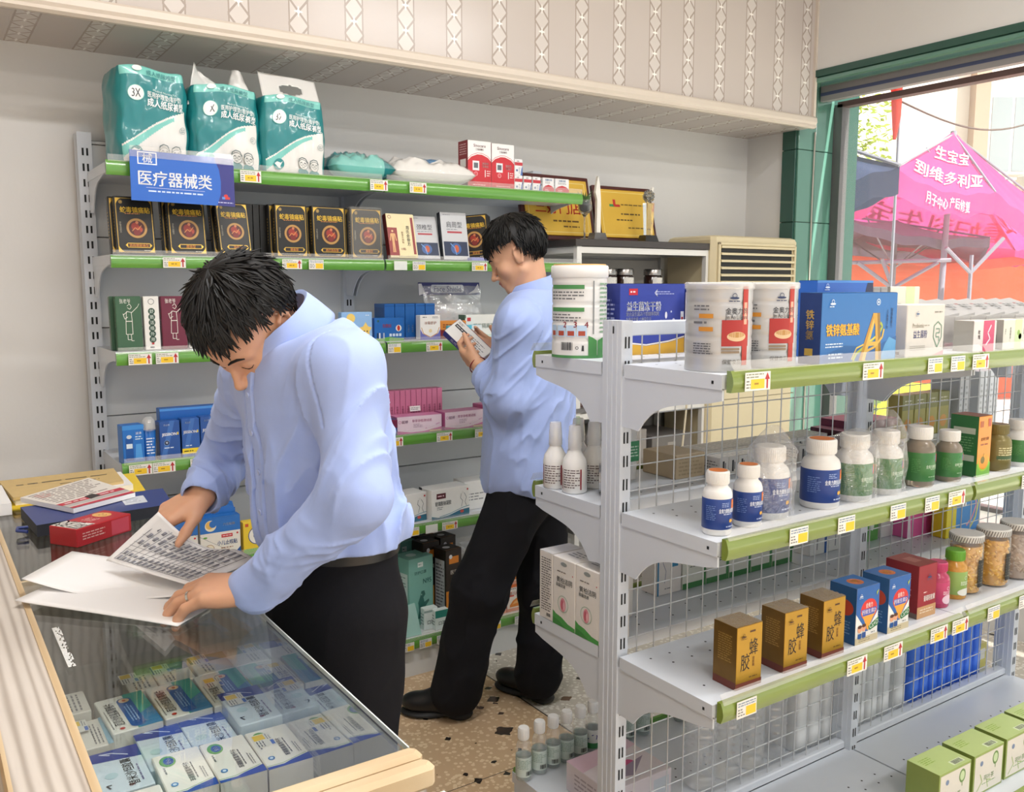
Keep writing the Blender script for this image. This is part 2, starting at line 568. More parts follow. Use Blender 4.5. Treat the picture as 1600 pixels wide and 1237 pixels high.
ALU = M('anodised_aluminium', '6f6c6c', 0.4, metal=0.4, var=0.04)
PINE = wood('pine', 'd9c3a0', 'c7a97f', 'y'); PINEX = wood('pine_crosswise', 'd9c3a0', 'cbb08a', 'x')
ASH = wood('pale_ash_veneer', 'dad1c7', 'a3978b', 'y', 1.3)
TRIMW = M('cream_moulding', 'd6cabc', 0.4, var=0.04, scale=6)

XW, YW = 3.77, 3.35

def struct(mb, name, **kw):
    return tag(mb.build(name, **kw), kind='structure')

# ------------------------------------------------------------------ room shell
b = MB(); b.box(-2.2, 4.2, -3.0, 3.55, -0.1, 0, TERR); struct(b, 'floor')
b = MB(); b.box(-2.2, 3.97, YW, YW + 0.2, 0, 3.2, PLASTER); struct(b, 'wall_back')
b = MB(); b.box(-2.2, -2.0, -3.0, YW, 0, 3.2, PLASTER); struct(b, 'wall_left')
b = MB(); b.box(-2.2, 3.97, -3.0, 3.55, 3.2, 3.3, CEIL); struct(b, 'ceiling')
b = MB()
b.box(XW, XW + 0.2, 3.11, YW, 0, 3.2, PLASTER)
b.box(XW, XW + 0.2, -3.0, 3.11, 2.52, 3.2, PLASTER)          # header above the window
b.box(XW, XW + 0.3, -3.0, 3.025, 0, 0.42, PLASTER)           # low wall under the sill
struct(b, 'wall_right')
# green tiled column and reveal
b = MB()
for z0 in np.arange(0, 2.5, 0.36):
    z1 = min(z0 + 0.357, 2.52)
    b.rbox(XW - 0.012, XW + 0.02, 3.028, 3.112, z0, z1, TILE_D, 0.002)  # the reveal's tile painted darker, being turned away from the window
    b.rbox(XW, XW + 0.13, 3.018, 3.04, z0, z1, TILE, 0.002)
    b.rbox(XW + 0.133, XW + 0.27, 3.018, 3.04, z0, z1, TILE, 0.002)
b.box(XW, XW + 0.5, 3.035, 3.11, 0, 2.52, TILE_D)
struct(b, 'trim_1')
b = MB(); b.tube([(XW + 0.115, 3.012, 0.0), (XW + 0.118, 3.012, 1.2), (XW + 0.112, 3.012, 1.9), (XW + 0.116, 3.012, 2.25)], 0.004, M('cable_sheath', 'b9b2a6', 0.5))
tag(b.build('wall_cable'), 'thin cable running down the green tiled window reveal', 'cable')
# head of the window: green trim, roller shutter box
b = MB()
b.box(XW - 0.01, XW + 0.14, -3.0, 3.02, 2.488, 2.52, TILE_D); b.rbox(XW + 0.0, XW + 0.10, -3.0, 3.02, 2.462, 2.489, TILE, 0.006)
struct(b, 'trim_2')
b = MB()
b.prism([(XW + 0.20 + 0.055 * math.cos(a), 2.452 + 0.045 * math.sin(a)) for a in np.linspace(0, 2 * math.pi, 20, endpoint=False)], -2.9, 3.01, 'y', M('shutter_slats', 'a9a3a4', 0.4), True)
b.box(XW + 0.145, XW + 0.17, -2.9, 3.01, 2.402, 2.50, M('shutter_slats', 'a9a3a4', 0.4))
b.box(XW + 0.143, XW + 0.172, -2.9, 3.01, 2.428, 2.444, M('shutter_blue_stripe', '5a6186', 0.5))
tag(b.build('roller_shutter'), 'rolled-up grey roller shutter with a blue stripe above the window', 'shutter')
# window: frame and glass
b = MB()
for y in (3.0, 0.9, -1.2): b.box(XW + 0.27, XW + 0.33, y - 0.03, y + 0.02, 0.42, 2.40, ALU)
b.box(XW + 0.27, XW + 0.33, -3, 3.0, 2.385, 2.412, M('dark_red_brown_rail', '6b5552', 0.5)); b.box(XW + 0.27, XW + 0.33, -3, 3.0, 0.42, 0.47, ALU)
w = struct(b, 'window_1')
b = MB(); b.box(XW + 0.296, XW + 0.302, -2.98, 2.98, 0.46, 2.39, GLASS); b.build('window_pane', w)
b = MB(); b.box(XW - 0.03, XW + 0.3, -3, 3.02, 0.42, 0.45, M('sill_stone', 'cfcac2', 0.3)); struct(b, 'trim_3')

# bulkhead over the shelving
b = MB(); b.box(-2.0, XW, 2.94, YW, 2.25, 3.2, PANEL); struct(b, 'wall_bulkhead')
b = MB()
prof = [(2.925, 2.244), (2.915, 2.252), (2.918, 2.262), (2.912, 2.272), (2.914, 2.292), (2.922, 2.300), (2.94, 2.300), (2.94, 2.244)]
b.prism(prof, -2.0, XW, 'x', TRIMW); struct(b, 'trim_4')
b = MB(); b.prism([(XW - 0.012, 2.25), (XW + 0.004, 2.25), (XW + 0.004, 3.2), (XW - 0.012, 3.2)], 2.926, 2.945, 'y', TRIMW); struct(b, 'trim_5')

# ceiling tubes (the streak on the bulkhead)
def tube_lamp(x, y, along, label):
    r = empty('ceiling_lamp', (x, y, 3.2), 0 if along == 'x' else math.pi / 2, label, 'lamp', 'ceiling tube lamps')
    b = MB(); b.rbox(-0.62, 0.62, -0.035, 0.035, -0.045, 0, M('lamp_housing', 'e8e8e6', 0.4), 0.006); b.build('housing', r)
    b = MB(); b.tube([(-0.6, 0, -0.062), (0.6, 0, -0.062)], 0.013, M('lamp_tube', 'fffaf2', 0.3, var=0, emit=14.0), 10); b.build('tube', r)
    l = light('lamp_light', 'AREA', (0, 0, -0.085), (0, 0, 0), TUBE_POWER, (0.98, 0.985, 1.0), 1.2, 0.12)
    l.parent = r
tube_lamp(0.9, 1.35, 'x', 'ceiling tube lamp over the aisle between counter and gondola shelves')
tube_lamp(2.7, 0.6, 'x', 'ceiling tube lamp over the gondola shelves near the window')
tube_lamp(0.3, -1.2, 'x', 'ceiling tube lamp nearest the shop front')
tube_lamp(2.6, -1.4, 'x', 'ceiling tube lamp over the window side of the shop front')
# ------------------------------------------------------------------ price tags and strips
TAG_W = M('price_paper', 'e9e6df', 0.5); TAG_Y = M('price_yellow', 'f2c92e', 0.5)

def price_tag(parent, x, y, z, w=0.066, h=0.034, kind=0, tilt=0.0, flip=1):
    """paper price ticket held in the strip: white with a yellow field and, on the long ones, a red arrow"""
    mb = MB(); mb.box(-w / 2, w / 2, -0.0006, 0.0006, -h / 2, h / 2, TAG_W)
    f = Face(mb, lambda u, v, e: (u - w / 2, -0.0006 - e, v - h / 2), w, h)
    if kind == 0:
        f.draw([('r', 0.22, 0.10, 0.76, 0.62, 'f0c52c'), ('m', 0.04, 0.66, 0.72, 0.96, 2, '8b8f78'), ('m', 0.04, 0.1, 0.2, 0.6, 3, '77756c'), ('m', 0.35, 0.25, 0.6, 0.5, 1, 'a8801c'),
                ('p', [(0.84, 0.08), (0.90, 0.08), (0.90, 0.58), (0.97, 0.58), (0.87, 0.95), (0.77, 0.58), (0.84, 0.58)], 'b3242a')])
    elif kind == 1:
        f.draw([('r', 0.45, 0.08, 0.96, 0.62, 'f0c52c'), ('m', 0.05, 0.66, 0.95, 0.95, 2, '6f86a0'), ('m', 0.05, 0.1, 0.4, 0.6, 3, '77756c')])
    else:
        f.draw([('r', 0.03, 0.05, 0.97, 0.95, 'dfe3dd')])
    o = mb.build('price_tag', parent, (x, y, z), (tilt, 0, 0 if flip > 0 else math.pi))
    return o

def strip_profile(yf, zb, h, sgn):
    """convex price-channel profile: yf is the front, sgn -1 when the front faces -y"""
    pts = []
    for i in range(7):
        t = i / 6
        pts.append((yf + sgn * (-0.010 + 0.010 * math.sin(math.pi * (0.15 + 0.75 * t))) , zb + h * t))
    pts += [(yf - sgn * 0.016, zb + h), (yf - sgn * 0.016, zb)]
    return pts

def slots(mb, x0, x1, y, z0, z1, sgn=-1, pitch=0.05, cols=2):
    """two columns of punched bracket slots on a post face at y"""
    w = x1 - x0
    vs = []; fs = []
    z = z0
    while z < z1 - 0.03:
        for c in range(cols):
            cx = x0 + w * (0.36 + 0.3 * c); k = len(vs); e = 0.0008 * sgn
            vs += [(cx - w * .07, y + e, z), (cx + w * .07, y + e, z), (cx + w * .07, y + e, z + 0.024), (cx - w * .07, y + e, z + 0.024)]
            fs.append((k, k + 1, k + 2, k + 3))
        z += pitch
    mb.add(vs, fs, DARK)

def perforations(mb, x0, x1, ys, z, pitch=0.05, r=0.003):
    vs = []; fs = []
    x = x0
    while x < x1:
        for q, y in enumerate(ys):
            k = len(vs); xx = x + (q % 2) * pitch / 2
            vs += [(xx + r * math.cos(a), y + r * math.sin(a), z + 0.0004) for a in (0, 1.05, 2.09, 3.14, 4.19, 5.24)]
            fs.append(tuple(range(k, k + 6)))
        x += pitch
    mb.add(vs, fs, DARK)

def bracket(mb, x, y0, y1, ztop, m, t=0.004, drop=0.13):
    """shaped shelf bracket: deep at the post y0, shallow at the lip y1"""
    P = [(y0, ztop), (y1, ztop), (y1, ztop - 0.022)]
    n = 12
    for i in range(n + 1):
        a = i / n
        yy = y1 + (y0 - y1) * (0.12 + 0.70 * a)
        zz = ztop - 0.03 - (drop - 0.055) * (a ** 5) - 0.028 * a
        P.append((yy, zz))
    P += [(y0 + (y1 - y0) * 0.08, ztop - drop), (y0, ztop - drop)]
    mb.prism(P, x - t / 2, x + t / 2, 'x', m)

# ------------------------------------------------------------------ wall shelving
WS_X = (0.515, 1.43, 2.33)
WS_SURF = {1: 1.846, 2: 1.572, 3: 1.276, 4: 0.922, 5: 0.575, 6: 0.145}
ws = empty('wall_shelving', (1.42, 3.15, 0), 0, 'tall grey steel wall shelving with bright green price strips along the back wall', 'shelving')
W0 = Vector((1.42, 3.15, 0))
def wsb(mb, name, parent=None):
    return mb.build(name, parent or ws, -W0 if parent is None else (0, 0, 0))
for x in WS_X:
    b = MB(); b.box(x - 0.022, x + 0.022, 3.262, 3.325, 0, 1.975, STEEL); slots(b, x - 0.022, x + 0.022, 3.262, 0.2, 1.96)
    b.prism([(x - 0.0225, 3.28), (x - 0.0235, 3.284), (x - 0.0225, 3.288)], 0, 1.97, 'z', STEEL)
    wsb(b, 'post')
for i in range(2):
    b = MB(); z = 0.13
    while z < 1.95:
        z1 = min(z + 0.302, 1.955)
        b.rbox(WS_X[i] + 0.02, WS_X[i + 1] - 0.02, 3.285, 3.30, z, z1 - 0.003, BACKP, 0.002); z = z1
    b.box(WS_X[i] + 0.02, WS_X[i + 1] - 0.02, 3.30, 3.304, 0.1, 1.955, DARK)
    wsb(b, 'back_panel')
WS_STRIP = {1: (1.808, 0.044), 2: (1.532, 0.038), 3: (1.234, 0.040), 4: (0.889, 0.040), 5: (0.541, 0.038), 6: (0.112, 0.040)}
TAGS = {1: [(0.95, 0), (1.405, 0), (1.56, 0)],
        2: [(0.70, 0), (1.08, 0), (1.165, 1), (1.485, 2), (1.56, 1), (1.82, 0)],
        3: [(0.585, 0), (0.665, 0), (1.455, 1), (1.62, 0)],
        4: [(0.57, 0), (0.64, 0), (0.755, 0), (1.45, 0), (1.66, 0), (1.83, 0)],
        5: [(1.52, 1), (1.60, 2), (1.68, 0), (1.85, 0)],
        6: [(1.47, 1), (1.545, 1), (1.62, 1), (1.69, 0), (1.86, 1), (1.98, 1)]}
for lv, (zb, h) in WS_STRIP.items():
    yf = 2.933 if lv < 6 else 2.89
    for i in range(2):
        x0, x1 = WS_X[i] + 0.004, WS_X[i + 1] - 0.004
        zs = WS_SURF[lv]
        b = MB(); b.box(x0, x1, yf + 0.012, 3.285, zs - 0.03, zs, STEELW if lv == 6 else STEEL)
        if lv == 6: b.box(x0, x1, yf + 0.02, 3.28, 0.0, zs - 0.03, STEELW)
        s = wsb(b, 'base_deck' if lv == 6 else 'shelf')
        b = MB(); b.prism(strip_profile(yf, zb, h, -1), x0, x1, 'x', GREENS, True); b.build('price_strip', s)
        b = MB(); b.box(x0 + 0.005, x1 - 0.005, yf - 0.003, yf - 0.0015, zb + h * 0.9, zb + h + 0.016, FILM); b.build('clear_lip', s)
        if lv < 6:
            for x in (x0 + 0.004, x1 - 0.004):
                b = MB(); bracket(b, x, 3.262, yf + 0.03, zs - 0.001, STEEL); b.build('bracket', s)
        for tx, k in TAGS[lv]:
            if x0 < tx < x1:
                price_tag(s, tx, yf - 0.0095, zb + h * 0.46, 0.068 if k == 0 else 0.052, h * 0.84, k)
# blue section sign clipped on the top shelf
b = MB(); b.box(-0.155, 0.155, 0, 0.003, -0.075, 0.075, '1d63c4')
f = Face(b, lambda u, v, e: (u - 0.155, -e, v - 0.075), 0.31, 0.15)
f.draw([('p', [(0.82, 0), (1, 0), (1, 1), (0.80, 1), (0.85, 0.75), (0.865, 0.5), (0.86, 0.25)], '2b2c80'),
        ('r', 0.07, 0.73, 0.25, 0.98, 'ffffff'), ('r', 0.08, 0.75, 0.24, 0.96, '2a6ac8'), ('t', 0.16, 0.855, 0.19, '械', 'ffffff'),
        ('t', 0.42, 0.46, 0.30, '医疗器械类', 'ffffff', {'w': 0.70, 'bold': 0.02}), ('r', 0.14, 0.27, 0.70, 0.275, 'ffffff'), ('m', 0.16, 0.17, 0.68, 0.24, 1, 'cfe0f5'),
        ('e', 0.91, 0.20, 0.022, 'd0342c'), ('r', 0.87, 0.14, 0.915, 0.19, '5a8fd8'), ('r', 0.90, 0.14, 0.95, 0.19, 'd0342c'), ('m', 0.83, 0.05, 0.98, 0.09, 1, 'd5d5ee')])
b.box(-0.155, 0.155, -0.002, -0.001, 0.055, 0.088, FILM)
o = b.build('section_sign', loc=(0.735, 2.905, 1.805), rot=(math.radians(-4), math.radians(1.0), 0))
tag(o, 'blue medical devices section sign hanging on the top green shelf strip', 'sign')

# ------------------------------------------------------------------ gondola (double-sided island shelving)
GX = (1.23, 2.075, 2.92)
G0 = Vector((2.07, 1.43, 0))
gd = empty('gondola_shelving', tuple(G0), 0, 'grey double-sided island shelving with wire mesh back and green price strips', 'shelving')
def gb(mb, name, parent=None):
    return mb.build(name, parent or gd, -G0 if parent is None else (0, 0, 0))
for x in GX:
    b = MB()
    b.box(x - 0.015, x + 0.015, 1.40, 1.46, 0, 1.407, STEEL)
    slots(b, x - 0.015, x + 0.015, 1.40, 0.05, 1.40); slots(b, x - 0.015, x + 0.015, 1.46, 0.05, 1.40, sgn=1)
    for yy in (1.415, 1.43, 1.445): b.box(x - 0.0165, x - 0.0145, yy - 0.0025, yy + 0.0025, 0, 1.407, STEEL)
    b.box(x - 0.0162, x - 0.015, 1.424, 1.427, 1.38, 1.395, DARK)
    gb(b, 'post')
WIRE = M('zinc_wire', 'c9cbcc', 0.35, metal=0.3, var=0.03)
for i in range(2):
    x0, x1 = GX[i] + 0.015, GX[i + 1] - 0.015
    b = MB()
    n = int(round((x1 - x0) / 0.0505))
    for k in range(1, n):
        x = x0 + (x1 - x0) * k / n; b.tube([(x, 1.427, 0.225), (x, 1.427, 1.375)], 0.0016, WIRE, 5)
    z = 0.26
    while z < 1.36:
        b.tube([(x0, 1.430, z), (x1, 1.430, z)], 0.0016, WIRE, 5); z += 0.0555
    gb(b, 'wire_mesh')
    b = MB(); b.rbox(x0, x1, 1.418, 1.444, 1.374, 1.404, STEEL, 0.002); gb(b, 'top_rail')
    b = MB(); b.rbox(x0, x1, 1.416, 1.446, 0.213, 0.235, STEEL, 0.003); gb(b, 'bottom_rail')
    # base decks
    for s_, ylip in ((-1, 1.02), (1, 1.83)):
        b = MB(); ya, yb = sorted((1.43 + s_ * 0.014, ylip)); b.box(x0 - 0.012, x1 + 0.012, ya, yb, 0.185, 0.213, STEEL)
        b.box(x0 - 0.012, x1 + 0.012, ya + 0.01, yb - 0.01, 0.0, 0.185, STEEL)
        perforations(b, x0 + 0.05, x1 - 0.03, [1.43 + s_ * 0.14, 1.43 + s_ * 0.17], 0.213, 0.055)
        dk = gb(b, 'base_deck')
        b = MB(); b.prism(strip_profile(ylip + s_ * 0.002, 0.185, 0.042, s_), x0 - 0.01, x1 + 0.01, 'x', GREENS_LIT if s_ < 0 else GREENS, True); b.build('price_strip', dk)
GSURF = {1: 1.318, 2: 1.005, 3: 0.687}
GT = {1: [(1.285, 0), (1.635, 0), (1.86, 1), (1.95, 1), (2.045, 0)], 2: [(1.42, 1), (1.57, 1), (1.75, 1), (1.88, 1), (1.98, 0), (2.30, 1), (2.45, 1)], 3: [(1.285, 1), (1.63, 0), (1.76, 0), (1.94, 0), (2.03, 0), (2.18, 1), (2.33, 1)]}
for lv, zs in GSURF.items():
    for i in range(2):
        x0, x1 = GX[i] + 0.002 - 0.015, GX[i + 1] - 0.017
        for s_, ylip in ((-1, 1.125), (1, 1.708)):
            b = MB()
            ya, yb = sorted((1.43 + s_ * 0.036, ylip))
            b.box(x0, x1, ya, yb, zs - 0.028, zs, STEEL)
            perforations(b, x0 + 0.05, x1 - 0.03, [1.43 + s_ * 0.08, 1.43 + s_ * 0.12, 1.43 + s_ * 0.235], zs, 0.055)
            b.box(x0 - 0.0006, x0, ya + 0.02 if s_ < 0 else yb - 0.03, ya + 0.025 if s_ < 0 else yb - 0.025, zs - 0.018, zs - 0.012, DARK)
            sh = gb(b, 'shelf')
            for x in (x0 + 0.004, x1 - 0.004):
                b = MB(); bracket(b, x, 1.43 + s_ * 0.030, ylip, zs - 0.026, STEEL, drop=0.105); b.build('bracket', sh)
            yf = ylip + s_ * 0.022
            b = MB(); b.prism(strip_profile(yf, zs - 0.032, 0.040, s_), x0 + 0.006, x1 - 0.004, 'x', GREENS_LIT, True); b.build('price_strip', sh)
            # clear cover that curls over the strip and stands up as a lip
            b = MB()
            P = [(yf + s_ * 0.004, zs + 0.008), (yf - s_ * 0.008, zs + 0.026), (yf - s_ * 0.009, zs + 0.0255), (yf + s_ * 0.003, zs + 0.0075)]
            b.prism(P, x0 + 0.004, x1 - 0.004, 'x', FILM, True); b.build('clear_lip', sh)
            if s_ < 0:
                for tx, k in GT[lv]:
                    if x0 < tx < x1: price_tag(sh, tx, yf - 0.0025, zs - 0.013, 0.068 if k == 0 else 0.055, 0.034, k)
# ------------------------------------------------------------------ standing air conditioner in the corner
BEIGE = M('aged_beige_plastic', 'd8c9a4', 0.4, var=0.05, scale=5)
ac = empty('air_conditioner', (3.435, 3.12, 0), 0, 'cream floor-standing air conditioner with black louvred vent beside the window column', 'air conditioner')
b = MB(); w, d = 0.305, 0.15
ring = lambda z, i: [(-w + i + .02, -d + i, z), (w - i - .02, -d + i, z), (w - i, -d + i + .02, z), (w - i, d - i, z), (-w + i, d - i, z), (-w + i, -d + i + .02, z)]
b.loft([ring(0.0, 0), ring(1.45, 0), ring(1.46, 0.0)], BEIGE, False, cap=True)
b.loft([ring(1.46, 0.001), ring(1.461, 0.0), ring(1.69, 0), ring(1.705, 0.006), ring(1.712, 0.02)], BEIGE, False)
for z in (0.93, 0.42): b.box(-w - .0005, w + .0005, -d - .0006, d, z, z + 0.004, M('seam_shadow_gap', '8b7f63', 0.7))
b.build('casing', ac)
b = MB(); b.rbox(-w + .04, w - .04, -d - 0.002, -d + .05, 1.47, 1.665, M('vent_black', '1b1a18', 0.6), 0.015); v = b.build('vent', ac)
for k in range(6):
    z = 1.488 + k * 0.033
    b = MB(); b.prism([(-d - 0.014, z), (-d - 0.012, z + 0.010), (-d + 0.012, z + 0.016), (-d + 0.014, z + 0.008)], -w + .045, w - .045, 'x', BEIGE); b.build('louvre', v)
b = MB(); b.rbox(-w + .028, w - .028, -d - 0.012, -d + 0.002, 1.665, 1.68, BEIGE, .004); b.rbox(-w + .028, -w + .042, -d - 0.012, -d + .002, 1.47, 1.68, BEIGE, .004); b.rbox(w - .042, w - .028, -d - 0.012, -d + .002, 1.47, 1.68, BEIGE, .004); b.build('vent_frame', ac)

# ------------------------------------------------------------------ white rack with a dark top, beside the shelving
rk = empty('storage_rack', (2.74, 3.165, 0), 0, 'white square-tube storage rack with dark brown top board standing between shelving and air conditioner', 'rack')
WP = M('white_rack_paint', 'e4e1db', 0.4, var=0.03); BOARD = M('dark_laminate', '3f3836', 0.35, var=0.08); GREYB = M('grey_laminate', '6d6a69', 0.3, var=0.06)
for x in (-.39, .375):
    for y in (-.165, .14):
        b = MB(); b.box(x, x + .025, y, y + .025, 0, 1.643, WP); b.build('leg', rk)
for z, bm in ((1.643, BOARD), (1.372, GREYB), (0.93, GREYB), (0.40, GREYB)):
    b = MB()
    for y in (-.165, .145): b.box(-.365, .375, y, y + .02, z - .028, z - .002, WP)
    for x in (-.388, .378): b.box(x, x + .02, -.14, .14, z - .028, z - .002, WP)
    b.build('rail', rk)
    b = MB(); b.rbox(-.402, .402, -.172, .17, z, z + (.03 if z > 1.5 else .022), bm, .002); b.build('top_board' if z > 1.5 else 'shelf_board', rk)
b = MB(); b.box(-.36, .37, .155, .16, .95, 1.6, M('thin_back_sheet', 'c9c4bd', 0.7)); b.build('back_sheet', rk)
b = MB(); b.tube([(.21, -.19, .60), (.25, -.19, .95), (.27, -.19, 1.05), (.24, -.19, 1.09), (.05, -.185, 1.10)], .005, M('cream_cable', 'd4c8ad', .5)); tag(b.build('power_cable', loc=(2.74, 3.165, 0)), 'cream cable bent in an arc in front of the white rack', 'cable')

# brown apothecary jars on the rack
def herb_jar(x, y, s, label, loc=None):
    r = empty('herb_jar', (x, y, 1.3942), 0, label, 'jar', 'glass herb jars on the white rack')
    b = MB(); b.lathe([(0, 0), (.040, 0), (.043, .006), (.043, s * .78), (.037, s * .84)], M('dark_herbs_glass', '2e1c18', .12, coat=.6)); wrap_of(b, .0433, .05, s * .45).draw([('r', .38, 0, .66, 1, 'd8d4cd'), ('m', .42, .2, .62, .8, 3, '555555')]); b.build('jar_body', r)
    b = MB(); b.lathe([(.038, s * .84), (.0435, s * .845), (.0435, s), (.04, s + .004), (0, s + .004)], M('steel_lid', '9a9692', .25, metal=.9, var=.05)); b.build('lid', r)
# jars stand on a box on the middle board so that only their tops show
for i, (x, s, lb) in enumerate(((2.52, .115, 'shortest dark herb jar, leftmost behind the white powder tub on rack'), (2.60, .155, 'tall steel-lidded herb jar with white label, second from left on rack'), (2.70, .155, 'tall steel-lidded herb jar with white label, third from left on rack'), (2.875, .155, 'tall steel-lidded herb jar standing alone on right of rack'))):
    herb_jar(x, 3.10, s, lb)

# goods on the lower boards of the rack
carton('gift_box', 'white and green gift box on the middle board of white rack', 'box', .17, .08, .13, 'ece9e2', {'front': [('r', .3, 0, .75, 1, 'a9bf8e'), ('m', .35, .2, .7, .8, 4, '6f8a58')]}, (2.93, 3.2, .952), group='goods on the rack board')
carton('gift_box', 'small dark maroon box beside the white and green box on rack', 'box', .06, .08, .11, '4a1420', {'front': [('r', .2, .5, .8, .8, 'b8323a')]}, (2.76, 3.2, .952), group='goods on the rack board')
for i, x in enumerate((2.42, 2.47)):
    b = MB(); rr = [(.0, 0), (.045, .0), (.06, .03), (.055, .12), (.035, .17), (.0, .18)]
    b.lathe(rr, M('red_brown_goji', '7d2c1f' if i else '5b2a22', .45, var=.5, scale=90, bump=.6, bscale=120), 20)
    b.lathe([(r_ * 1.04 + .001, z_ * 1.03) for r_, z_ in rr[1:]], FILM, 20, cap=False)
    tag(b.build('herb_bag', loc=(x + i * .07, 3.08 - .02 * i, .952)), ['clear bag of dark brown herbs on rack next to the man in back', 'clear bag of orange-red herbs on the rack beside island post'][i], 'bag', 'bags of herbs on the rack')
carton('storage_carton', 'plain grey carton on bottom board of the white rack', 'box', .34, .26, .40, '8f8983', {'front': [('r', .45, 0, .55, 1, 'a39d95')]}, (2.62, 3.16, .422))
carton('storage_carton', 'darker grey carton beside plain grey carton on the rack', 'box', .25, .26, .36, '6e6965', {'front': [('r', .4, .7, .6, .9, '9a948c')]}, (2.95, 3.16, .422))

# ------------------------------------------------------------------ plaques and trophies on the rack
GOLD = M('gold_plate', 'e9bd4c', .3, metal=.35, var=.06, scale=6)
def plaque(name, label, w, h, loc, rotz, tilt, els):
    r = empty(name, loc, 0, label, 'plaque', rot=(tilt, 0, rotz))
    b = MB(); b.rbox(-w / 2 - .018, w / 2 + .018, 0, .02, 0, h + .036, M('maroon_wood', '4b1a17', .35), .003); b.build('backing_board', r)
    b = MB(); b.rbox(-w / 2, w / 2, -.006, 0, .018, h + .018, GOLD, .003)
    Face(b, lambda u, v, e: (u - w / 2, -.006 - e, .018 + v), w, h).draw(els); b.build('gold_plate', r)
plaque('award_plaque', 'gold award plaque with large red characters behind the wine glass', .36, .25, (2.365, 3.13, 1.674), 0.04, math.radians(-12),
       [('l', [(.05, .06), (.95, .06), (.95, .94), (.05, .94), (.05, .06)], .008, 'f0d890'), ('t', .5, .50, .24, '三好门店', 'c0271e', {'w': .74, 'bold': .02}), ('m', .4, .22, .86, .29, 1, '6b4a12'), ('m', .55, .13, .8, .19, 1, '6b4a12')])
plaque('award_plaque', 'gold award plaque with red and green logo behind the clear trophy', .31, .225, (2.755, 3.13, 1.674), -0.02, math.radians(-14),
       [('l', [(.05, .06), (.95, .06), (.95, .94), (.05, .94), (.05, .06)], .008, 'f2da86'), ('r', .2, .64, .3, .69, '3f8a4a'), ('r', .29, .64, .4, .69, 'c02a22'), ('r', .275, .66, .32, .79, 'c02a22'), ('m', .42, .66, .85, .72, 1, '7a5a1a'), ('m', .4, .46, .8, .53, 1, '5a3f10'), ('m', .3, .34, .6, .4, 1, '5a3f10'), ('m', .5, .18, .9, .24, 1, '7a5a1a')])
CRYSTAL = M('crystal', 'f2f4f3', .03, var=0, trans=.92, spec=.6)
r = empty('crystal_trophy', (2.79, 3.045, 1.674), 0, 'tall clear crystal trophy topped with a cut ball and hand', 'trophy')
b = MB(); b.loft([[(-.04, -.028, 0), (.04, -.028, 0), (.04, .028, 0), (-.04, .028, 0)], [(-.032, -.022, .028), (.032, -.022, .028), (.032, .022, .028), (-.032, .022, .028)]], M('black_glass', '2b2623', .1), False); b.build('plinth', r)
b = MB(); b.loft([[(s * .016 * k, t * .012 * k, z) for s, t in ((-1, -1), (1, -1), (1, 1), (-1, 1))] for z, k in ((.028, 1), (.17, 1.3))], CRYSTAL, False); b.build('column', r)
b = MB()
for k in range(26):
    a = k * 2.4; zz = -1 + 2 * (k + .5) / 26; rr = math.sqrt(1 - zz * zz)
    b.lathe([(0, -.009), (.009, 0), (0, .009)], CRYSTAL, 5, (.021 * rr * math.cos(a), .021 * rr * math.sin(a), .20 + .023 * zz), False, False)
b.lathe([(0, .178), (.022, .188), (.026, .20), (.02, .216), (0, .222)], CRYSTAL, 10, smooth=False); b.tube([(.012, 0, .215), (.024, 0, .24)], [.009, .006], M('frosted_white', 'efeae0', .5)); b.build('ball', r)
r = empty('slim_trophy', (2.50, 3.05, 1.674), 0, 'slim cream trophy with pointed wing on a glass base, between plaques', 'trophy')
b = MB(); b.loft([[(-.038, -.025, 0), (.038, -.025, 0), (.038, .025, 0), (-.038, .025, 0)], [(-.028, -.02, .03), (.028, -.02, .03), (.028, .02, .03), (-.028, .02, .03)]], M('smoke_crystal', '8d8a88', .05, trans=.5), False); b.build('plinth', r)
b = MB(); b.prism([(-.010, .03), (.012, .03), (.012, .17), (.006, .235), (-.004, .27), (-.012, .235), (-.018, .2), (-.008, .17)], -.007, .007, 'y', M('frosted_white', 'efeae0', .5)); b.build('wing', r)
r = empty('wine_glass_planter', (2.425, 3.045, 1.674), 0, 'stemmed wine glass planted with small green succulent at shelf end', 'glass')
b = MB(); b.lathe([(.03, 0), (.03, .002), (.006, .006), (.004, .01), (.004, .09), (.008, .10), (.026, .118), (.031, .145), (.028, .165), (.0265, .165), (.029, .145), (.024, .12), (.0, .105)], CRYSTAL, 24); b.build('bowl_and_stem', r)
b = MB(); b.lathe([(0, .108), (.022, .121), (.028, .145), (0, .15)], M('dry_moss', '8a7a55', .9, var=.3), 16); b.build('moss', r)
b = MB(); rnd = random.Random(3)
for k in range(22):
    a = k * 2.39; L = rnd.uniform(.025, .055); o = .008
    p = [(o * math.cos(a), o * math.sin(a), .148), (o * 2 * math.cos(a), o * 2 * math.sin(a), .148 + L * .6), ((o + L * .55) * math.cos(a), (o + L * .55) * math.sin(a), .148 + L)]
    b.tube(p, [.004, .0035, .0005], M('succulent_green', '55753f', .5, var=.2), 5)
b.build('leaves', r)

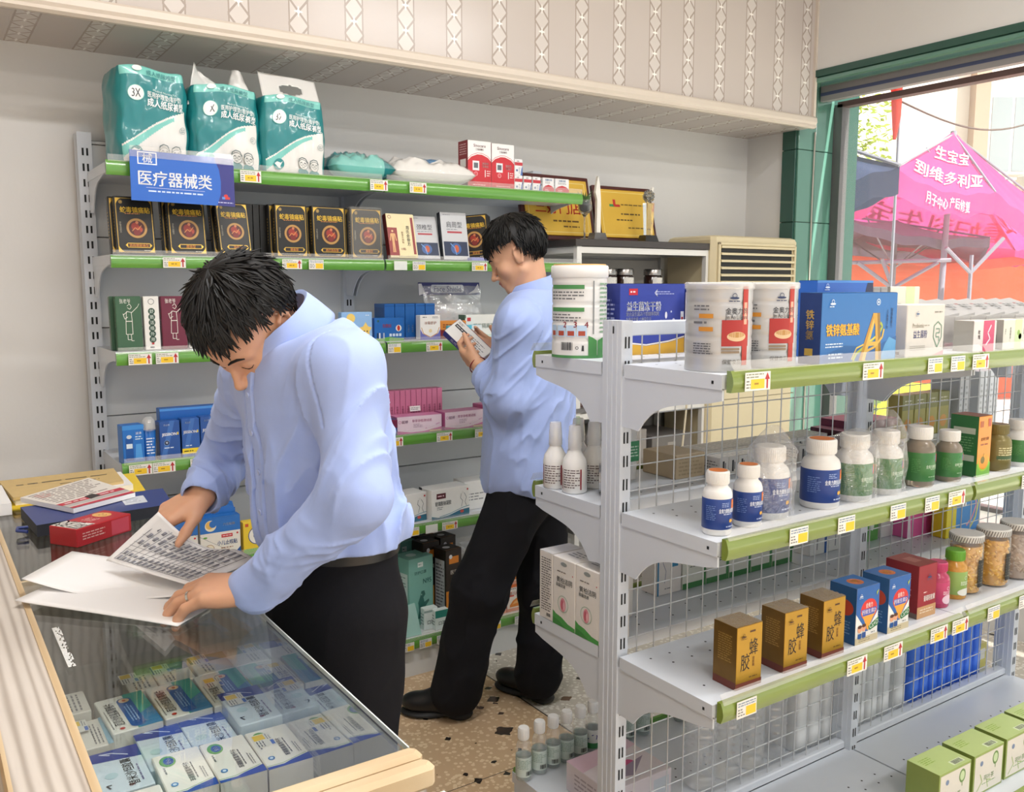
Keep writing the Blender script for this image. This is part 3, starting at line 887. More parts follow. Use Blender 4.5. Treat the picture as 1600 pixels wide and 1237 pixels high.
# ------------------------------------------------------------------ glass counter
ct = empty('glass_counter', (.315, 1.97, 0), 0, 'long glass display counter with pine edging and ash panel, man leaning on it', 'counter')
C0 = Vector((.315, 1.97, 0))
def cb(mb, name, parent=None):
    return mb.build(name, parent or ct, -C0 if parent is None else (0, 0, 0))
X0, X1, YA, YM, YB = .148, .483, .958, 1.955, 2.90
b = MB(); b.box(.062, X0 - .010, YA - .05, YB, .865, .8985, ASH); cb(b, 'ash_ledge')
b = MB(); b.box(.058, .063, .3, YB, .86, .899, PINE); b.box(X0 - .010, X0, YA - .05, YB, .86, .901, PINE); b.box(X0, X1 - .004, YM - .006, YM + .006, .86, .8985, PINE); cb(b, 'pine_edging')
b = MB(); b.box(.06, .145, .3, YB, 0, .86, ASH); b.box(.145, .155, YA, YB, 0, .86, ASH); cb(b, 'side_panel')
for y0, y1 in ((YA, YM - .006), (YM + .006, YB)):
    b = MB(); b.box(X0, X1 + .004, y0, y1, .894, .900, CGLASS); b.box(X1 + .0035, X1 + .0055, y0, y1, .8935, .9005, M('polished_glass_edge', 'dfe8e4', .15)); cb(b, 'glass_top')
    b = MB(); b.box(X1 - .004, X1 + .002, y0, y1, .36, .892, CGLASS_S); cb(b, 'front_pane')
    b = MB(); b.box(X0 + .01, X1 - .006, y0, y1, .698, .704, CGLASS); cb(b, 'inner_shelf')
    b = MB(); b.box(X1 - .012, X1 + .003, y0, y1, .32, .36, PINE); b.box(X0, X1, y0, y1, .30, .32, ASH); b.box(X0, X1, y0 + .003, y1 - .003, 0, .30, ASH); cb(b, 'base_cabinet')
for y in (YA - .028, YA - .060):
    b = MB(); b.rbox(X0 - .07, X1 + .012, y, y + .026, .872, .904, PINEX, .006); cb(b, 'end_rail')
b = MB(); b.box(X0, X1, YA - .055, YA - .003, 0, .872, ASH); b.box(X0, X1, YM - .004, YM + .004, 0, .86, ASH); b.box(X0, X1, YB - .01, YB, 0, .89, ASH); cb(b, 'end_panel')
# next counter unit towards the shop front
ct2 = empty('glass_counter', (.32, .6, 0), 0, 'neighbouring glass counter, only its pale front glass edge showing at bottom', 'counter')
b = MB(); b.box(-.17, .178, -.3, .295, .858, .864, CGLASS); b.box(.176, .183, -.3, .295, .855, .868, M('frosted_edge', 'dfe3de', .3)); b.build('glass_top', ct2)
b = MB(); b.box(.172, .179, -.3, .295, .36, .856, CGLASS); b.build('front_pane', ct2)
b = MB(); b.box(-.17, .179, -.3, .295, 0, .35, ASH); b.build('base_cabinet', ct2)
for z in (.60,):
    b = MB(); b.box(-.16, .17, -.3, .29, z, z + .006, CGLASS); b.build('inner_shelf', ct2)

# ------------------------------------------------------------------ medicine packets inside the counter, facing the customer side
RX = math.pi / 2
def rx_white():
    return carton_mesh(.132, .070, .040, 'f1efe8', {
        'top': [('p', [(0, 0), (.16, 0), (.09, .45), (.05, .62), (.06, 1), (0, 1)], '2a4aa8'), ('l', [(.175, .05), (.105, .46), (.075, .63), (.08, 1)], .008, '4c9a55'),
                ('e', .80, .73, .13, '66a845', .17), ('e', .80, .71, .085, '2450a0', .11), ('t', .80, .71, .10, '安心', 'e8eefc'),
                ('t', .44, .42, .13, '苯磺酸氨氯地平片', '2e2e30', {'w': .46}), ('m', .26, .28, .66, .34, 1, '66666a'), ('m', .5, .82, .66, .9, 1, '77777a'), ('m', .22, .1, .5, .2, 2, '8a8a8c'),
                ('e', .24, .80, .045, '4f86c8', .075), ('e', .24, .80, .025, 'cfe2f5', .04)],
        'left': [('r', 0, 0, 1, 1, 'e9e7e2')], 'front': [('m', .1, .2, .5, .8, 4, '777777'), ('b', .7, .2, .95, .8)]})
def rx_blue():
    return carton_mesh(.138, .072, .038, 'cfe0ec', {
        'top': [('p', [(.70, 0), (1, 0), (1, 1), (.78, 1), (.74, .5)], '223a94'), ('l', [(.80, .25), (.92, .55), (.95, .8), (.88, .6)], .015, 'dfe8f8'),
                ('t', .40, .36, .22, '替米沙坦胶囊', '26262a', {'w': .62}), ('m', .14, .14, .58, .22, 1, '7a7aa0'), ('e', .40, .72, .07, 'b5d3dd', .13), ('t', .10, .42, .12, '安', 'c03a3a'), ('l', [(.12, .82), (.2, .88), (.2, .78)], .02, '2f3440')],
        'front': [('m', .1, .25, .6, .75, 3, '8090a0')]})
def rx_teal():
    return carton_mesh(.142, .080, .040, 'e9ebe4', {
        'top': [('p', [(0, 0), (1, 0), (1, .42), (0, .50)], '4fae9f'), ('p', [(0, 0), (.5, 0), (.3, .44), (0, .46)], '3f87b9'), ('r', .12, .30, .82, .60, '2a5fa8'), ('e', .12, .45, .075, '2a5fa8', .15), ('e', .82, .45, .075, '2a5fa8', .15),
                ('e', .82, .45, .06, 'e9c9a4', .11), ('e', .82, .45, .03, 'c8602c', .04), ('m', .2, .36, .7, .54, 3, '9dc0e6'),
                ('t', .50, .78, .21, '厄贝沙坦氢氯噻嗪片', '2b2b2e', {'w': .66}), ('m', .1, .91, .7, .96, 1, '8a8a86'), ('e', .08, .78, .03, 'c0392b')],
        'front': [('r', 0, 0, 1, 1, 'f0efea'), ('m', .1, .3, .6, .7, 3, '8a8a8a'), ('b', .7, .2, .95, .8)]})
def rx_ticket(mb):
    """price sticker stuck on the lid"""
    f = Face(mb, lambda u, v, e: (.005 + u, .0 + v, .0405 + e), .045, .03)
    f.draw([('r', 0, 0, 1, 1, 'e6e6e0'), ('r', .55, .35, .95, .95, 'f0cc2a'), ('m', .05, .5, .5, .95, 3, '55585c'), ('r', .05, .02, .4, .2, '4a72c4'), ('m', .5, .05, .95, .3, 2, '88888a')])
    return mb
Z = .7045
GRP = 'medicine packets inside the glass counter'
def packet(mb, x, y, z, lab, rz=0.0):
    return tag(mb.build('medicine_packet', loc=(x, y, z), rot=(0, 0, RX + rz)), lab, 'medicine box', GRP)
packet(rx_white(), .302, 1.345, Z, 'white blue-edged packet with green oval, in the nearest counter row, third from front glass', -.02)
packet(rx_white(), .374, 1.342, Z, 'white blue-edged packet with green oval, in the nearest counter row, between two others', -.02)
packet(rx_ticket(rx_white()), .446, 1.338, Z, 'white blue-edged packet with yellow price ticket against the front glass of counter', -.02)
packet(rx_white(), .226, 1.262, Z, 'white packet with green oval half hidden by pine end rail of counter', -.02)
packet(rx_blue(), .224, 1.412, Z - .003, 'pale blue packet with dark blue band beside the pine edge inside counter', .0)
packet(rx_blue(), .298, 1.455, Z - .006, 'pale blue packet with dark blue band behind the third white packet inside counter', .0)
packet(rx_blue(), .371, 1.462, Z - .006, 'pale blue packet in counter, tucked behind the middle white packet', .0)
packet(rx_ticket(rx_blue()), .446, 1.484, Z + .012, 'pale blue packet with yellow price ticket against the front glass of counter', .0)
packet(rx_teal(), .268, 1.588, Z + .004, 'teal and white packet with blue capsule picture, left one of three in counter', .05)
packet(rx_teal(), .353, 1.592, Z + .004, 'teal and white packet with blue capsule picture, middle one of three in counter', .03)
packet(rx_ticket(rx_teal()), .437, 1.592, Z + .004, 'teal and white packet with yellow price ticket near front glass of counter', .0)
o = rx_ticket(carton_mesh(.105, .055, .036, 'dcdad2', {'top': [('m', .1, .2, .9, .5, 3, '77777a'), ('r', 0, 0, 1, .15, '8fb4c8')]})); packet(o, .203, 1.555, Z, 'small white packet with yellow ticket beside the pine edge in counter')
o = rx_ticket(carton_mesh(.075, .05, .04, 'd9d6cc', {'top': [('m', .1, .2, .9, .8, 4, '77777a')]})); packet(o, .312, 1.705, Z, 'small white packet with yellow ticket behind left teal packet in counter')
o = rx_ticket(carton_mesh(.09, .065, .04, 'e4e4de', {'top': [('r', .6, 0, 1, 1, '2b3f92'), ('m', .1, .5, .55, .8, 3, '66686c')]})); packet(o, .372, 1.715, Z, 'white packet with navy end and yellow ticket behind teal packets in counter')
o = rx_ticket(carton_mesh(.09, .07, .04, 'e6e4da', {'top': [('r', .62, 0, 1, 1, '2f6b3a'), ('m', .1, .5, .55, .8, 3, '66686c')]})); packet(o, .445, 1.72, Z, 'white packet with dark green end and yellow ticket at back of counter')
o = carton_mesh(.09, .05, .05, 'dcdad2', {'top': [('m', .1, .2, .9, .8, 4, '77777a')]}); packet(o, .19, 1.66, Z, 'plain pale packet by the pine edge at back of counter')
# adhesive white marks stuck under the glass, by the pine edge
b = MB(); f = Face(b, lambda u, v, e: (.166 + u, 1.46 + v, .9002 + e), .012, .19); f.micro(0, 0, .012, .19, 34, 'f2f2ee', .8)
tag(b.build('torn_sticker'), 'worn white sticker remnant on counter glass along the pine edge', 'sticker')

# ------------------------------------------------------------------ papers and folders on the far counter
def sheet(name, label, cat, P, mat, group=None, bend=None, n=14, thick=.0006, printed=None, loc_z=0.0):
    """a sheet through four corners p00,p10,p11,p01 with an optional bend(u,v) -> (dx,dy,dz)"""
    p00, p10, p11, p01 = [Vector(p) for p in P]
    def S(u, v):
        q = p00 * (1 - u) * (1 - v) + p10 * u * (1 - v) + p11 * u * v + p01 * (1 - u) * v
        return q + Vector(bend(u, v)) if bend else q
    mb = MB(); mb.grid(lambda u, v: S(u, v), n, n, mat)
    if printed:
        W = (p10 - p00).length; H = (p01 - p00).length
        def fn(u, v, e):
            a, c = u / W, v / H; q = S(a, c); nx = (S(min(a + .02, 1), c) - S(max(a - .02, 0), c)).cross(S(a, min(c + .02, 1)) - S(a, max(c - .02, 0))).normalized()
            if nx.z < 0: nx = -nx
            return q + nx * (e * 2 + .0006)
        Face(mb, fn, W, H, step=W / 16).draw(printed)
    o = mb.build(name); solidify(o, thick, -1)
    return tag(o, label, cat, group)
PAPER = M('white_paper', 'f3f1f0', .6, var=.01)
def stack(name, label, cat, P, z, h, mat, edge, prints=None, group=None):
    """a flat stack, folder or envelope on a quad footprint"""
    mb = MB(); q = [Vector((*p, 0)) for p in P]
    mb.loft([[p + Vector((0, 0, zz)) for p in q] for zz in (z, z + h - .0004)], edge, False); mb.add([p + Vector((0, 0, z + h)) for p in q], [(0, 1, 2, 3)], mat)
    if prints:
        W = (q[1] - q[0]).length; H = (q[3] - q[0]).length
        def fn(u, v, e):
            a, c = u / W, v / H; p = q[0] * (1 - a) * (1 - c) + q[1] * a * (1 - c) + q[2] * a * c + q[3] * (1 - a) * c
            return p + Vector((0, 0, z + h + e))
        Face(mb, fn, W, H).draw(prints)
    return tag(mb.build(name), label, cat, group)
KRAFT = M('kraft_paper', 'd3b67c', .6, var=.06); YEL = M('yellow_card', 'f0cf33', .55); BLUEF = M('blue_folder', '35437f', .4, var=.05)
TOPZ = .9006
stack('yellow_folder', 'bright yellow card folder under the brown envelope on counter', 'folder', [(.16, 2.60), (.515, 2.545), (.545, 2.90), (.15, 2.895)], TOPZ, .004, YEL, YEL)
stack('paper_pile', 'pile of white papers poking out under the brown envelope', 'papers', [(.20, 2.635), (.495, 2.655), (.50, 2.86), (.19, 2.87)], TOPZ + .004, .016, PAPER, PAPER)
stack('kraft_envelope', 'brown kraft envelope with a printed title on paper pile at counter end', 'envelope', [(.195, 2.625), (.475, 2.68), (.485, 2.885), (.18, 2.875)], TOPZ + .020, .008, KRAFT, KRAFT, [('m', .1, .55, .9, .66, 1, '4d3d22'), ('m', .45, .35, .85, .42, 1, '5d4b2c'), ('m', .45, .2, .85, .25, 1, '5d4b2c')])
stack('paper_pile', 'curled pile of white papers at left end of far counter', 'papers', [(.07, 2.55), (.185, 2.55), (.182, 2.80), (.07, 2.82)], TOPZ, .030, PAPER, PAPER)
bf = stack('ring_binder', 'navy blue ring binder lying under the printed booklet', 'binder', [(.213, 2.285), (.525, 2.325), (.545, 2.52), (.20, 2.50)], TOPZ, .028, BLUEF, M('binder_inside', '23262f', .6), [('r', .66, .3, .83, .72, 'd9dde4'), ('m', .68, .4, .8, .6, 3, '99a2b4')])
b = MB(); b.tube([(.195, 2.30, TOPZ + .012), (.175, 2.315, TOPZ + .014), (.178, 2.34, TOPZ + .014), (.20, 2.345, TOPZ + .012)], .004, BLUEF); o = b.build('strap_loop', bf)
stack('booklet', 'white printed booklet with red stripe lying on the navy binder', 'booklet', [(.30, 2.35), (.46, 2.445), (.39, 2.71), (.205, 2.55)], TOPZ + .030, .012, M('newsprint', 'e6e0d8', .6), PAPER,
      [('m', .06, .36, .94, .96, 9, '948680'), ('m', .1, .7, .3, .9, 3, 'b05a55'), ('r', 0, .10, 1, .30, 'bdbab6'), ('r', 0, .20, 1, .31, 'c4243c'), ('m', .08, .22, .4, .29, 1, 'f2dede'), ('m', .62, .22, .95, .29, 1, 'f2dede'), ('p', [(.42, .18), (.62, .22), (.58, .36), (.44, .34)], '2d2422'), ('r', 0, 0, 1, .07, 'c8314a')])
b = carton_mesh(.155, .085, .042, 'b3202a', {'top': [('r', .02, .03, .98, .97, 'b62230'), ('p', [(.02, .03), (.35, .03), (.28, .97), (.02, .97)], 'efe9e2'), ('t', .17, .5, .55, '阿胶', '3a2a2a', {'rot': 1.57, 'w': .5}), ('m', .4, .3, .6, .7, 4, 'e8b8b0'), ('e', .76, .62, .12, 'e8b56a', .28), ('e', .73, .66, .015, '6b3a22'), ('e', .80, .66, .015, '6b3a22'), ('l', [(.72, .52), (.76, .47), (.80, .52)], .012, '9a4a2a')],
    'front': [('m', .1, .3, .5, .75, 3, 'e0b0a8'), ('r', .62, .1, .95, .9, 'c9485a')], 'right': [('r', .15, .15, .75, .85, 'f2efe8'), ('b', .2, .25, .7, .75)]})
tag(b.build('medicine_box', loc=(.318, 2.215, TOPZ), rot=(0, 0, math.radians(33))), 'red and white medicine box lying on counter beside the loose papers', 'medicine box')
# loose sheets being sorted
sheet('loose_paper', 'lowest white folded sheet lying flat on the counter glass', 'paper', [(.125, 1.80, .9035), (.345, 1.535, .903), (.527, 1.69, .9035), (.29, 1.96, .904)], PAPER, bend=lambda u, v: (0, 0, .004 * math.sin(u * 3.1) + .010 * (1 - u) ** 3), thick=.002, group='papers being sorted')
sheet('loose_paper', 'curled blank sheet lifted above the lowest sheet, held at right by ringed hand', 'paper', [(.142, 1.855, .935), (.372, 1.655, .914), (.535, 1.755, .918), (.245, 1.975, .94)], PAPER, bend=lambda u, v: (0, 0, -.018 * math.sin(u * 3.14) * (1 - .5 * v)), group='papers being sorted')
TBL = [('l', [(x, .05), (x, .92)], .0035, '77777f') for x in (.08, .2, .3, .38, .46, .62, .78, .92)] + [('r', .08, y, .92, y + .004, '84848c') for y in np.linspace(.06, .92, 16)] + \
      [('m', x0, .07, x1, .9, 15, '8a8a92') for x0, x1 in ((.09, .18), (.21, .29), (.47, .6), (.63, .76), (.79, .91))]
sheet('loose_paper', 'printed table sheet lifted by the fingers of the right hand', 'paper', [(.29, 1.862, .940), (.378, 1.795, 1.040), (.552, 1.735, .928), (.40, 1.652, .926)], PAPER,
      bend=lambda u, v: (0, 0, -.030 * u * math.sin(min(1, v * 1.3) * 3.14) * .9 + .002), printed=TBL, n=20, group='papers being sorted')
# ------------------------------------------------------------------ goods on the wall shelving
def put(lv, x0, x1, h, d, name, label, base, prints, yf=2.965, lean=0.0, rotz=0.0, group=None, cat='box', z=None):
    """a carton on wall shelf lv spanning x0..x1, front edge at yf, leaning back by lean degrees"""
    a = math.radians(lean); zz = (WS_SURF[lv] if z is None else z) + d / 2 * math.sin(a) + .0003
    return carton(name, label, cat, x1 - x0, d, h, base, prints, ((x0 + x1) / 2, yf + d / 2, zz), math.radians(rotz), group, rot=(-a, 0, math.radians(rotz)))

# --- incontinence packs: soft bulging packs
TEAL, MINT, PACKW = M('teal_film', '1f8286', .3, var=.04, coat=.4), M('mint_film', '7cc9bf', .3, var=.03, coat=.4), M('white_film', 'e9e6e1', .32, var=.02, coat=.4)
def soft_pack(w, d, h, seed, slump=0.0):
    rnd = random.Random(seed); off = Vector((rnd.random() * 20, rnd.random() * 20, rnd.random() * 20))
    def S(x, z, side):
        """x in -1..1 along the face, z 0..1; side 0 front 1 right 2 back 3 left"""
        t = max(0.0, min(1, z)); k = (1 - (2 * t - 1) ** 8) ** .25 if 0 < t < 1 else 0.0
        k = .88 + .12 * k
        bulge = 1 + .10 * (1 - x * x) * (1 - (2 * t - 1) ** 4)
        X, Y = [(x, -bulge), (bulge, x), (-x, bulge), (-bulge, -x)][side]
        r = (abs(X) ** 10 + abs(Y) ** 10) ** .1; m = max(abs(X), abs(Y)); X, Y = X * m / r, Y * m / r
        p = Vector((X * w / 2 * k, Y * d / 2 * k, t * h + .006 * math.sin(X * 3 + seed)))
        n1 = mnoise.noise(p * 14 + off); n2 = mnoise.noise(Vector((p.x * 45, p.y * 45, p.z * 25)) + off)
        q = .0065 * n1 + .0025 * n2
        p += Vector((X, Y, 0)) * q
        p.x += slump * t * t; return p
    mb = MB(); n = 90
    def matof(side, x, z):
        if side in (0, 2):
            wave = .40 + .18 * x + .045 * math.sin(x * 2.6 + .4); wv2 = wave - .075 + .05 * x
            if z > .90: return MINT
            if z > wave + .012: return TEAL
            if z > wave - .008: return PACKW
            if z > wv2 and x < .55: return MINT
            return PACKW
        return TEAL
    for side in range(4):
        nx = n if side == 0 else 16
        vs = [S(-1 + 2 * i / nx, j / n, side) for j in range(n + 1) for i in range(nx + 1)]
        groups = {}
        for j in range(n):
            for i in range(nx):
                m = matof(side, -1 + 2 * (i + .5) / nx, (j + .5) / n)
                groups.setdefault(m, []).append((j * (nx + 1) + i, j * (nx + 1) + i + 1, (j + 1) * (nx + 1) + i + 1, (j + 1) * (nx + 1) + i))
        for m, fs in groups.items(): mb.add(vs, fs, m, True)
    top = [S(-1 + 2 * i / 12, 1, s) for s in range(4) for i in range(12)]
    mb.add(top + [Vector((slump, 0, h + .004))], [(i, (i + 1) % 48, 48) for i in range(48)], MINT, True)
    bot = [S(-1 + 2 * i / 12, 0, s) for s in range(4) for i in range(12)]; mb.add(bot, [tuple(range(47, -1, -1))], TEAL)
    f = Face(mb, lambda u, v, e: S(-1 + 2 * u / w, v / h, 0) + Vector((0, -e * 4 - .0012, 0)), w, h, step=w / 40)
    f.draw([('e', .25, .71, .115, 'f0efec'), ('o', .25, .71, .115, .008, '7cc9bf'), ('t', .25, .71, .09, '3X', '4a4f52', {'w': .12}),
            ('t', .66, .765, .022, 'Medical Nursing Pad', 'd5ecea', {'w': .4, 'bold': 0}), ('t', .66, .715, .060, '医用护理垫(看护垫)', 'eef6f5', {'w': .5}), ('t', .67, .635, .085, '成人纸尿裤型', 'ffffff', {'w': .54, 'bold': .022}),
            ('t', .62, .935, .055, '成人纸尿裤型', '2b7f83', {'w': .42}), ('e', .28, .965, .07, 'f0efec', .03),
            ('e', .22, .115, .085, '2d8a8c'), ('p', [(.15, .13), (.19, .15), (.25, .13), (.28, .15), (.24, .09), (.25, .06), (.21, .07)], 'f0efec'),
            ('o', .90, .40, .05, .006, '8a9ea0'), ('m', .87, .38, .94, .42, 2, '8a9ea0')])
    for cx in (.62, .80):
        f.draw([('e', cx, .05, .085, '2d8a8c', .045), ('e', cx, .145, .075, 'e9e6e1'), ('o', cx, .145, .078, .006, '3b4a4a'), ('l', [(cx - .075, .165), (cx - .07, .205), (cx - .02, .232), (cx + .04, .225), (cx + .075, .175)], .012, '5a6a6a'),
                ('o', cx - .03, .147, .024, .005, '3b4a4a'), ('o', cx + .03, .147, .024, .005, '3b4a4a'), ('l', [(cx - .02, .115), (cx, .108), (cx + .02, .115)], .006, '3b4a4a'), ('l', [(cx - .05, .168), (cx - .015, .172)], .006, '3b4a4a'), ('l', [(cx + .05, .168), (cx + .015, .172)], .006, '3b4a4a')])
    return mb
TORN = M('white_pack_film', 'e4e1dd', .3, var=.03, coat=.3)
GP = 'adult nappy packs on the top shelf'
r = empty('nappy_pack', (.664, 3.060, WS_SURF[1]), 0.06, 'teal adult nappy pack at far left of top shelf, its top folded flat', 'nappy pack', GP); soft_pack(.206, .185, .292, 3).build('pack_body', r)
r = empty('nappy_pack', (.892, 3.045, WS_SURF[1]), 0.02, 'teal adult nappy pack with torn white film flaps standing up on top', 'nappy pack', GP); soft_pack(.213, .150, .268, 8).build('pack_body', r)
for k, (P, sd) in enumerate((([(-.115, -.05, .20), (.02, -.03, .255), (-.03, .0, .30), (-.075, .0, .345)], 1), ([(.02, -.03, .265), (.10, -.03, .25), (.075, .0, .33), (.045, 0, .335)], 2))):
    mb = MB(); q = [Vector(p) for p in P]
    mb.grid(lambda u, v: q[0] * (1 - u) * (1 - v) + q[1] * u * (1 - v) + q[2] * u * v + q[3] * (1 - u) * v + Vector((0, .02 * math.sin(u * 3.1) * (1 if sd == 1 else -1) + .008 * mnoise.noise(Vector((u * 4, v * 4, sd))), 0)), 12, 12, TORN)
    solidify(mb.build('torn_flap', r), .001)
r = empty('nappy_pack', (1.117, 3.04, WS_SURF[1]), 0.0, 'teal adult nappy pack with a punched white carry handle on top', 'nappy pack', GP); soft_pack(.213, .15, .258, 15).build('pack_body', r)
mb = MB()
def hnd(u, v):
    return Vector((-.095 + .20 * u, -.055 + .055 * v + .004 * math.sin(u * 7), .235 + .095 * v + .012 * (1 - u) * v))
n = 24; vs = [hnd(i / n, j / n) for j in range(n + 1) for i in range(n + 1)]; fs = []
for j in range(n):
    for i in range(n):
        u, v = (i + .5) / n - .52, (j + .5) / n - .52
        if (u / .2) ** 2 + (v / .17) ** 2 > 1: fs.append((j * (n + 1) + i, j * (n + 1) + i + 1, (j + 1) * (n + 1) + i + 1, (j + 1) * (n + 1) + i))
mb.add(vs, fs, TORN, True); solidify(mb.build('carry_handle', r), .001)

# --- flat soft bags
def flat_bag(w, d, h, seed, matf, loc, rz, label):
    off = Vector((seed * 3.1, seed * 1.7, 0)); n = 36
    r = empty('soft_bag', loc, rz, label, 'bag', 'flat nappy bags on the top shelf')
    def P(u, v, s, g=1.0):
        x, y = 2 * u - 1, 2 * v - 1
        k = max(0, (1 - abs(x) ** 3.5)) ** .55 * max(0, (1 - abs(y) ** 4)) ** .5
        nz = mnoise.noise(Vector((x * 2.5, y * 2.5, 0)) + off) * .5 + mnoise.noise(Vector((x * 7, y * 4, 0)) + off) * .25 + abs(mnoise.noise(Vector((x * 4, y * 9, 2)) + off)) * .35
        zz = h / 2 + s * h / 2 * k * (1 + 1.1 * nz * (1 if s > 0 else 0)) * g
        return Vector((x * w / 2 * (1 + .04 * nz) * g, y * d / 2 * g, max(.001, zz)))
    for s in (1,):
        mb = MB()
        for sd in (1, -1):
            vs = [P(i / n, j / n, sd) for j in range(n + 1) for i in range(n + 1)]; gr = {}
            for j in range(n):
                for i in range(n):
                    q = (j * (n + 1) + i, j * (n + 1) + i + 1, (j + 1) * (n + 1) + i + 1, (j + 1) * (n + 1) + i)
                    gr.setdefault(matf(i / n, j / n), []).append(q if sd > 0 else q[::-1])
            for m, fs in gr.items(): mb.add(vs, fs, m, True)
        mb.build('bag_body', r)
    mb = MB(); mb.add([P(i / n, j / n, 1, 1.03) for j in range(n + 1) for i in range(n + 1)], [(j * (n + 1) + i, j * (n + 1) + i + 1, (j + 1) * (n + 1) + i + 1, (j + 1) * (n + 1) + i) for j in range(n) for i in range(n)], clear('glossy_wrap', gloss=.06, grazing=.6, rough=.08, milk=.05, wrinkle=.6, wscale=25), True)
    mb.build('clear_wrap', r)
flat_bag(.235, .20, .088, 4, lambda u, v: TEAL if v > .30 or u > .8 else MINT, (1.363, 3.04, WS_SURF[1]), .03, 'flat dark teal soft bag lying between nappy packs and clear bag')
flat_bag(.345, .20, .085, 9, lambda u, v: TEAL if v > .62 else (M('bag_blue_print', '4a86b5', .35) if .42 < u < .72 and .2 < v < .38 else PACKW), (1.645, 3.04, WS_SURF[1]), -.04, 'crumpled clear bag of white and teal pads lying beside the red boxes')

# --- red glucose-meter boxes and small test-strip boxes
def red_box(w, d, h):
    return carton_mesh(w, d, h, 'efece9', {'front': [('p', [(0, 0), (1, 0), (1, .58), (.85, .66), (.6, .715), (.4, .715), (.15, .66), (0, .58)], 'c92a35'), ('l', [(0, .61), (.15, .69), (.4, .745), (.6, .745), (.85, .69), (1, .61)], .015, 'c92a35'),
        ('t', .5, .90, .065, 'Sinocare', '9a2a33', {'w': .56, 'bold': .01}), ('t', .5, .82, .045, '三诺血糖仪', '7a3a3f', {'w': .34}), ('r', .2, .38, .48, .58, 'e6e6e8'), ('r', .25, .43, .43, .54, '5f666e'), ('e', .34, .31, .07, 'd9555d'), ('o', .34, .31, .075, .01, 'f0d8d8'),
        ('t', .74, .53, .05, '测得准', 'f7e5e3', {'w': .28}), ('t', .74, .47, .05, '写得出', 'f7e5e3', {'w': .28}), ('r', .72, .25, .75, .40, 'efefef'), ('m', .8, .26, .95, .40, 3, 'f3cfcd'), ('m', .2, .06, .8, .1, 1, 'e9b6b6')],
        'left': [('r', 0, 0, 1, 1, '8a2229'), ('r', .2, .45, .8, .62, 'e9e6e2'), ('m', .15, .7, .85, .95, 5, 'd9b0b0')]})
GR = 'red and white glucose meter boxes on the top shelf'
for i, (x, lb) in enumerate(((1.848, 'red and white meter box with round-topped red panel, left of the pair'), (1.955, 'red and white meter box, right of the pair, next to small strip boxes'))):
    tag(red_box(.105, .07, .178 - .003 * i).build('glucose_meter_box', loc=(x, 3.0, WS_SURF[1])), lb, 'box', GR)
def strip_box(w=.037, h=.062, kind=0):
    if kind == 0: fr = [('r', 0, .60, 1, .80, 'c53540'), ('p', [(.72, 0), (1, 0), (1, .62), (.85, .4)], '4f6fb0'), ('t', .4, .87, .09, '试纸', '8a2a33', {'w': .6}), ('e', .28, .3, .12, '5a6f9a'), ('m', .5, .1, .7, .5, 4, '99a')]
    else: fr = [('p', [(0, 0), (1, 0), (1, .32), (.8, .48), (.5, .56), (.2, .48), (0, .32)], 'c6303b'), ('t', .5, .86, .13, '血糖试纸', '3f86c4', {'w': .7}), ('m', .2, .62, .8, .76, 2, '8a8a8a'), ('m', .2, .12, .6, .3, 2, 'f0c0c0')]
    fr = [tuple(x.replace('99a', '9999aa') if isinstance(x, str) else x for x in e) for e in fr]
    return carton_mesh(w, .045, h, 'eceaea', {'front': fr, 'left': [('m', .1, .1, .9, .9, 8, '8f8f95')]})
GS = 'small test strip boxes on the top shelf'
for x, z, k, w, lb in ((2.030, 0, 0, .037, 'small white and red strip box under another one, beside red meter box'), (2.030, .0625, 0, .037, 'small white and red strip box stacked on top of its twin'), (2.074, 0, 0, .037, 'small white and red strip box, second from the red meter boxes'), (2.118, 0, 0, .037, 'small white and red strip box left of the blue-lettered ones'), (2.176, 0, 1, .056, 'small white strip box with blue lettering and red arch, left one'), (2.245, 0, 1, .070, 'wider white strip box with blue lettering at right end of top shelf')):
    tag(strip_box(w, .062, k).build('test_strip_box', loc=(x, 2.99, WS_SURF[1] + z)), lb, 'box', GS)

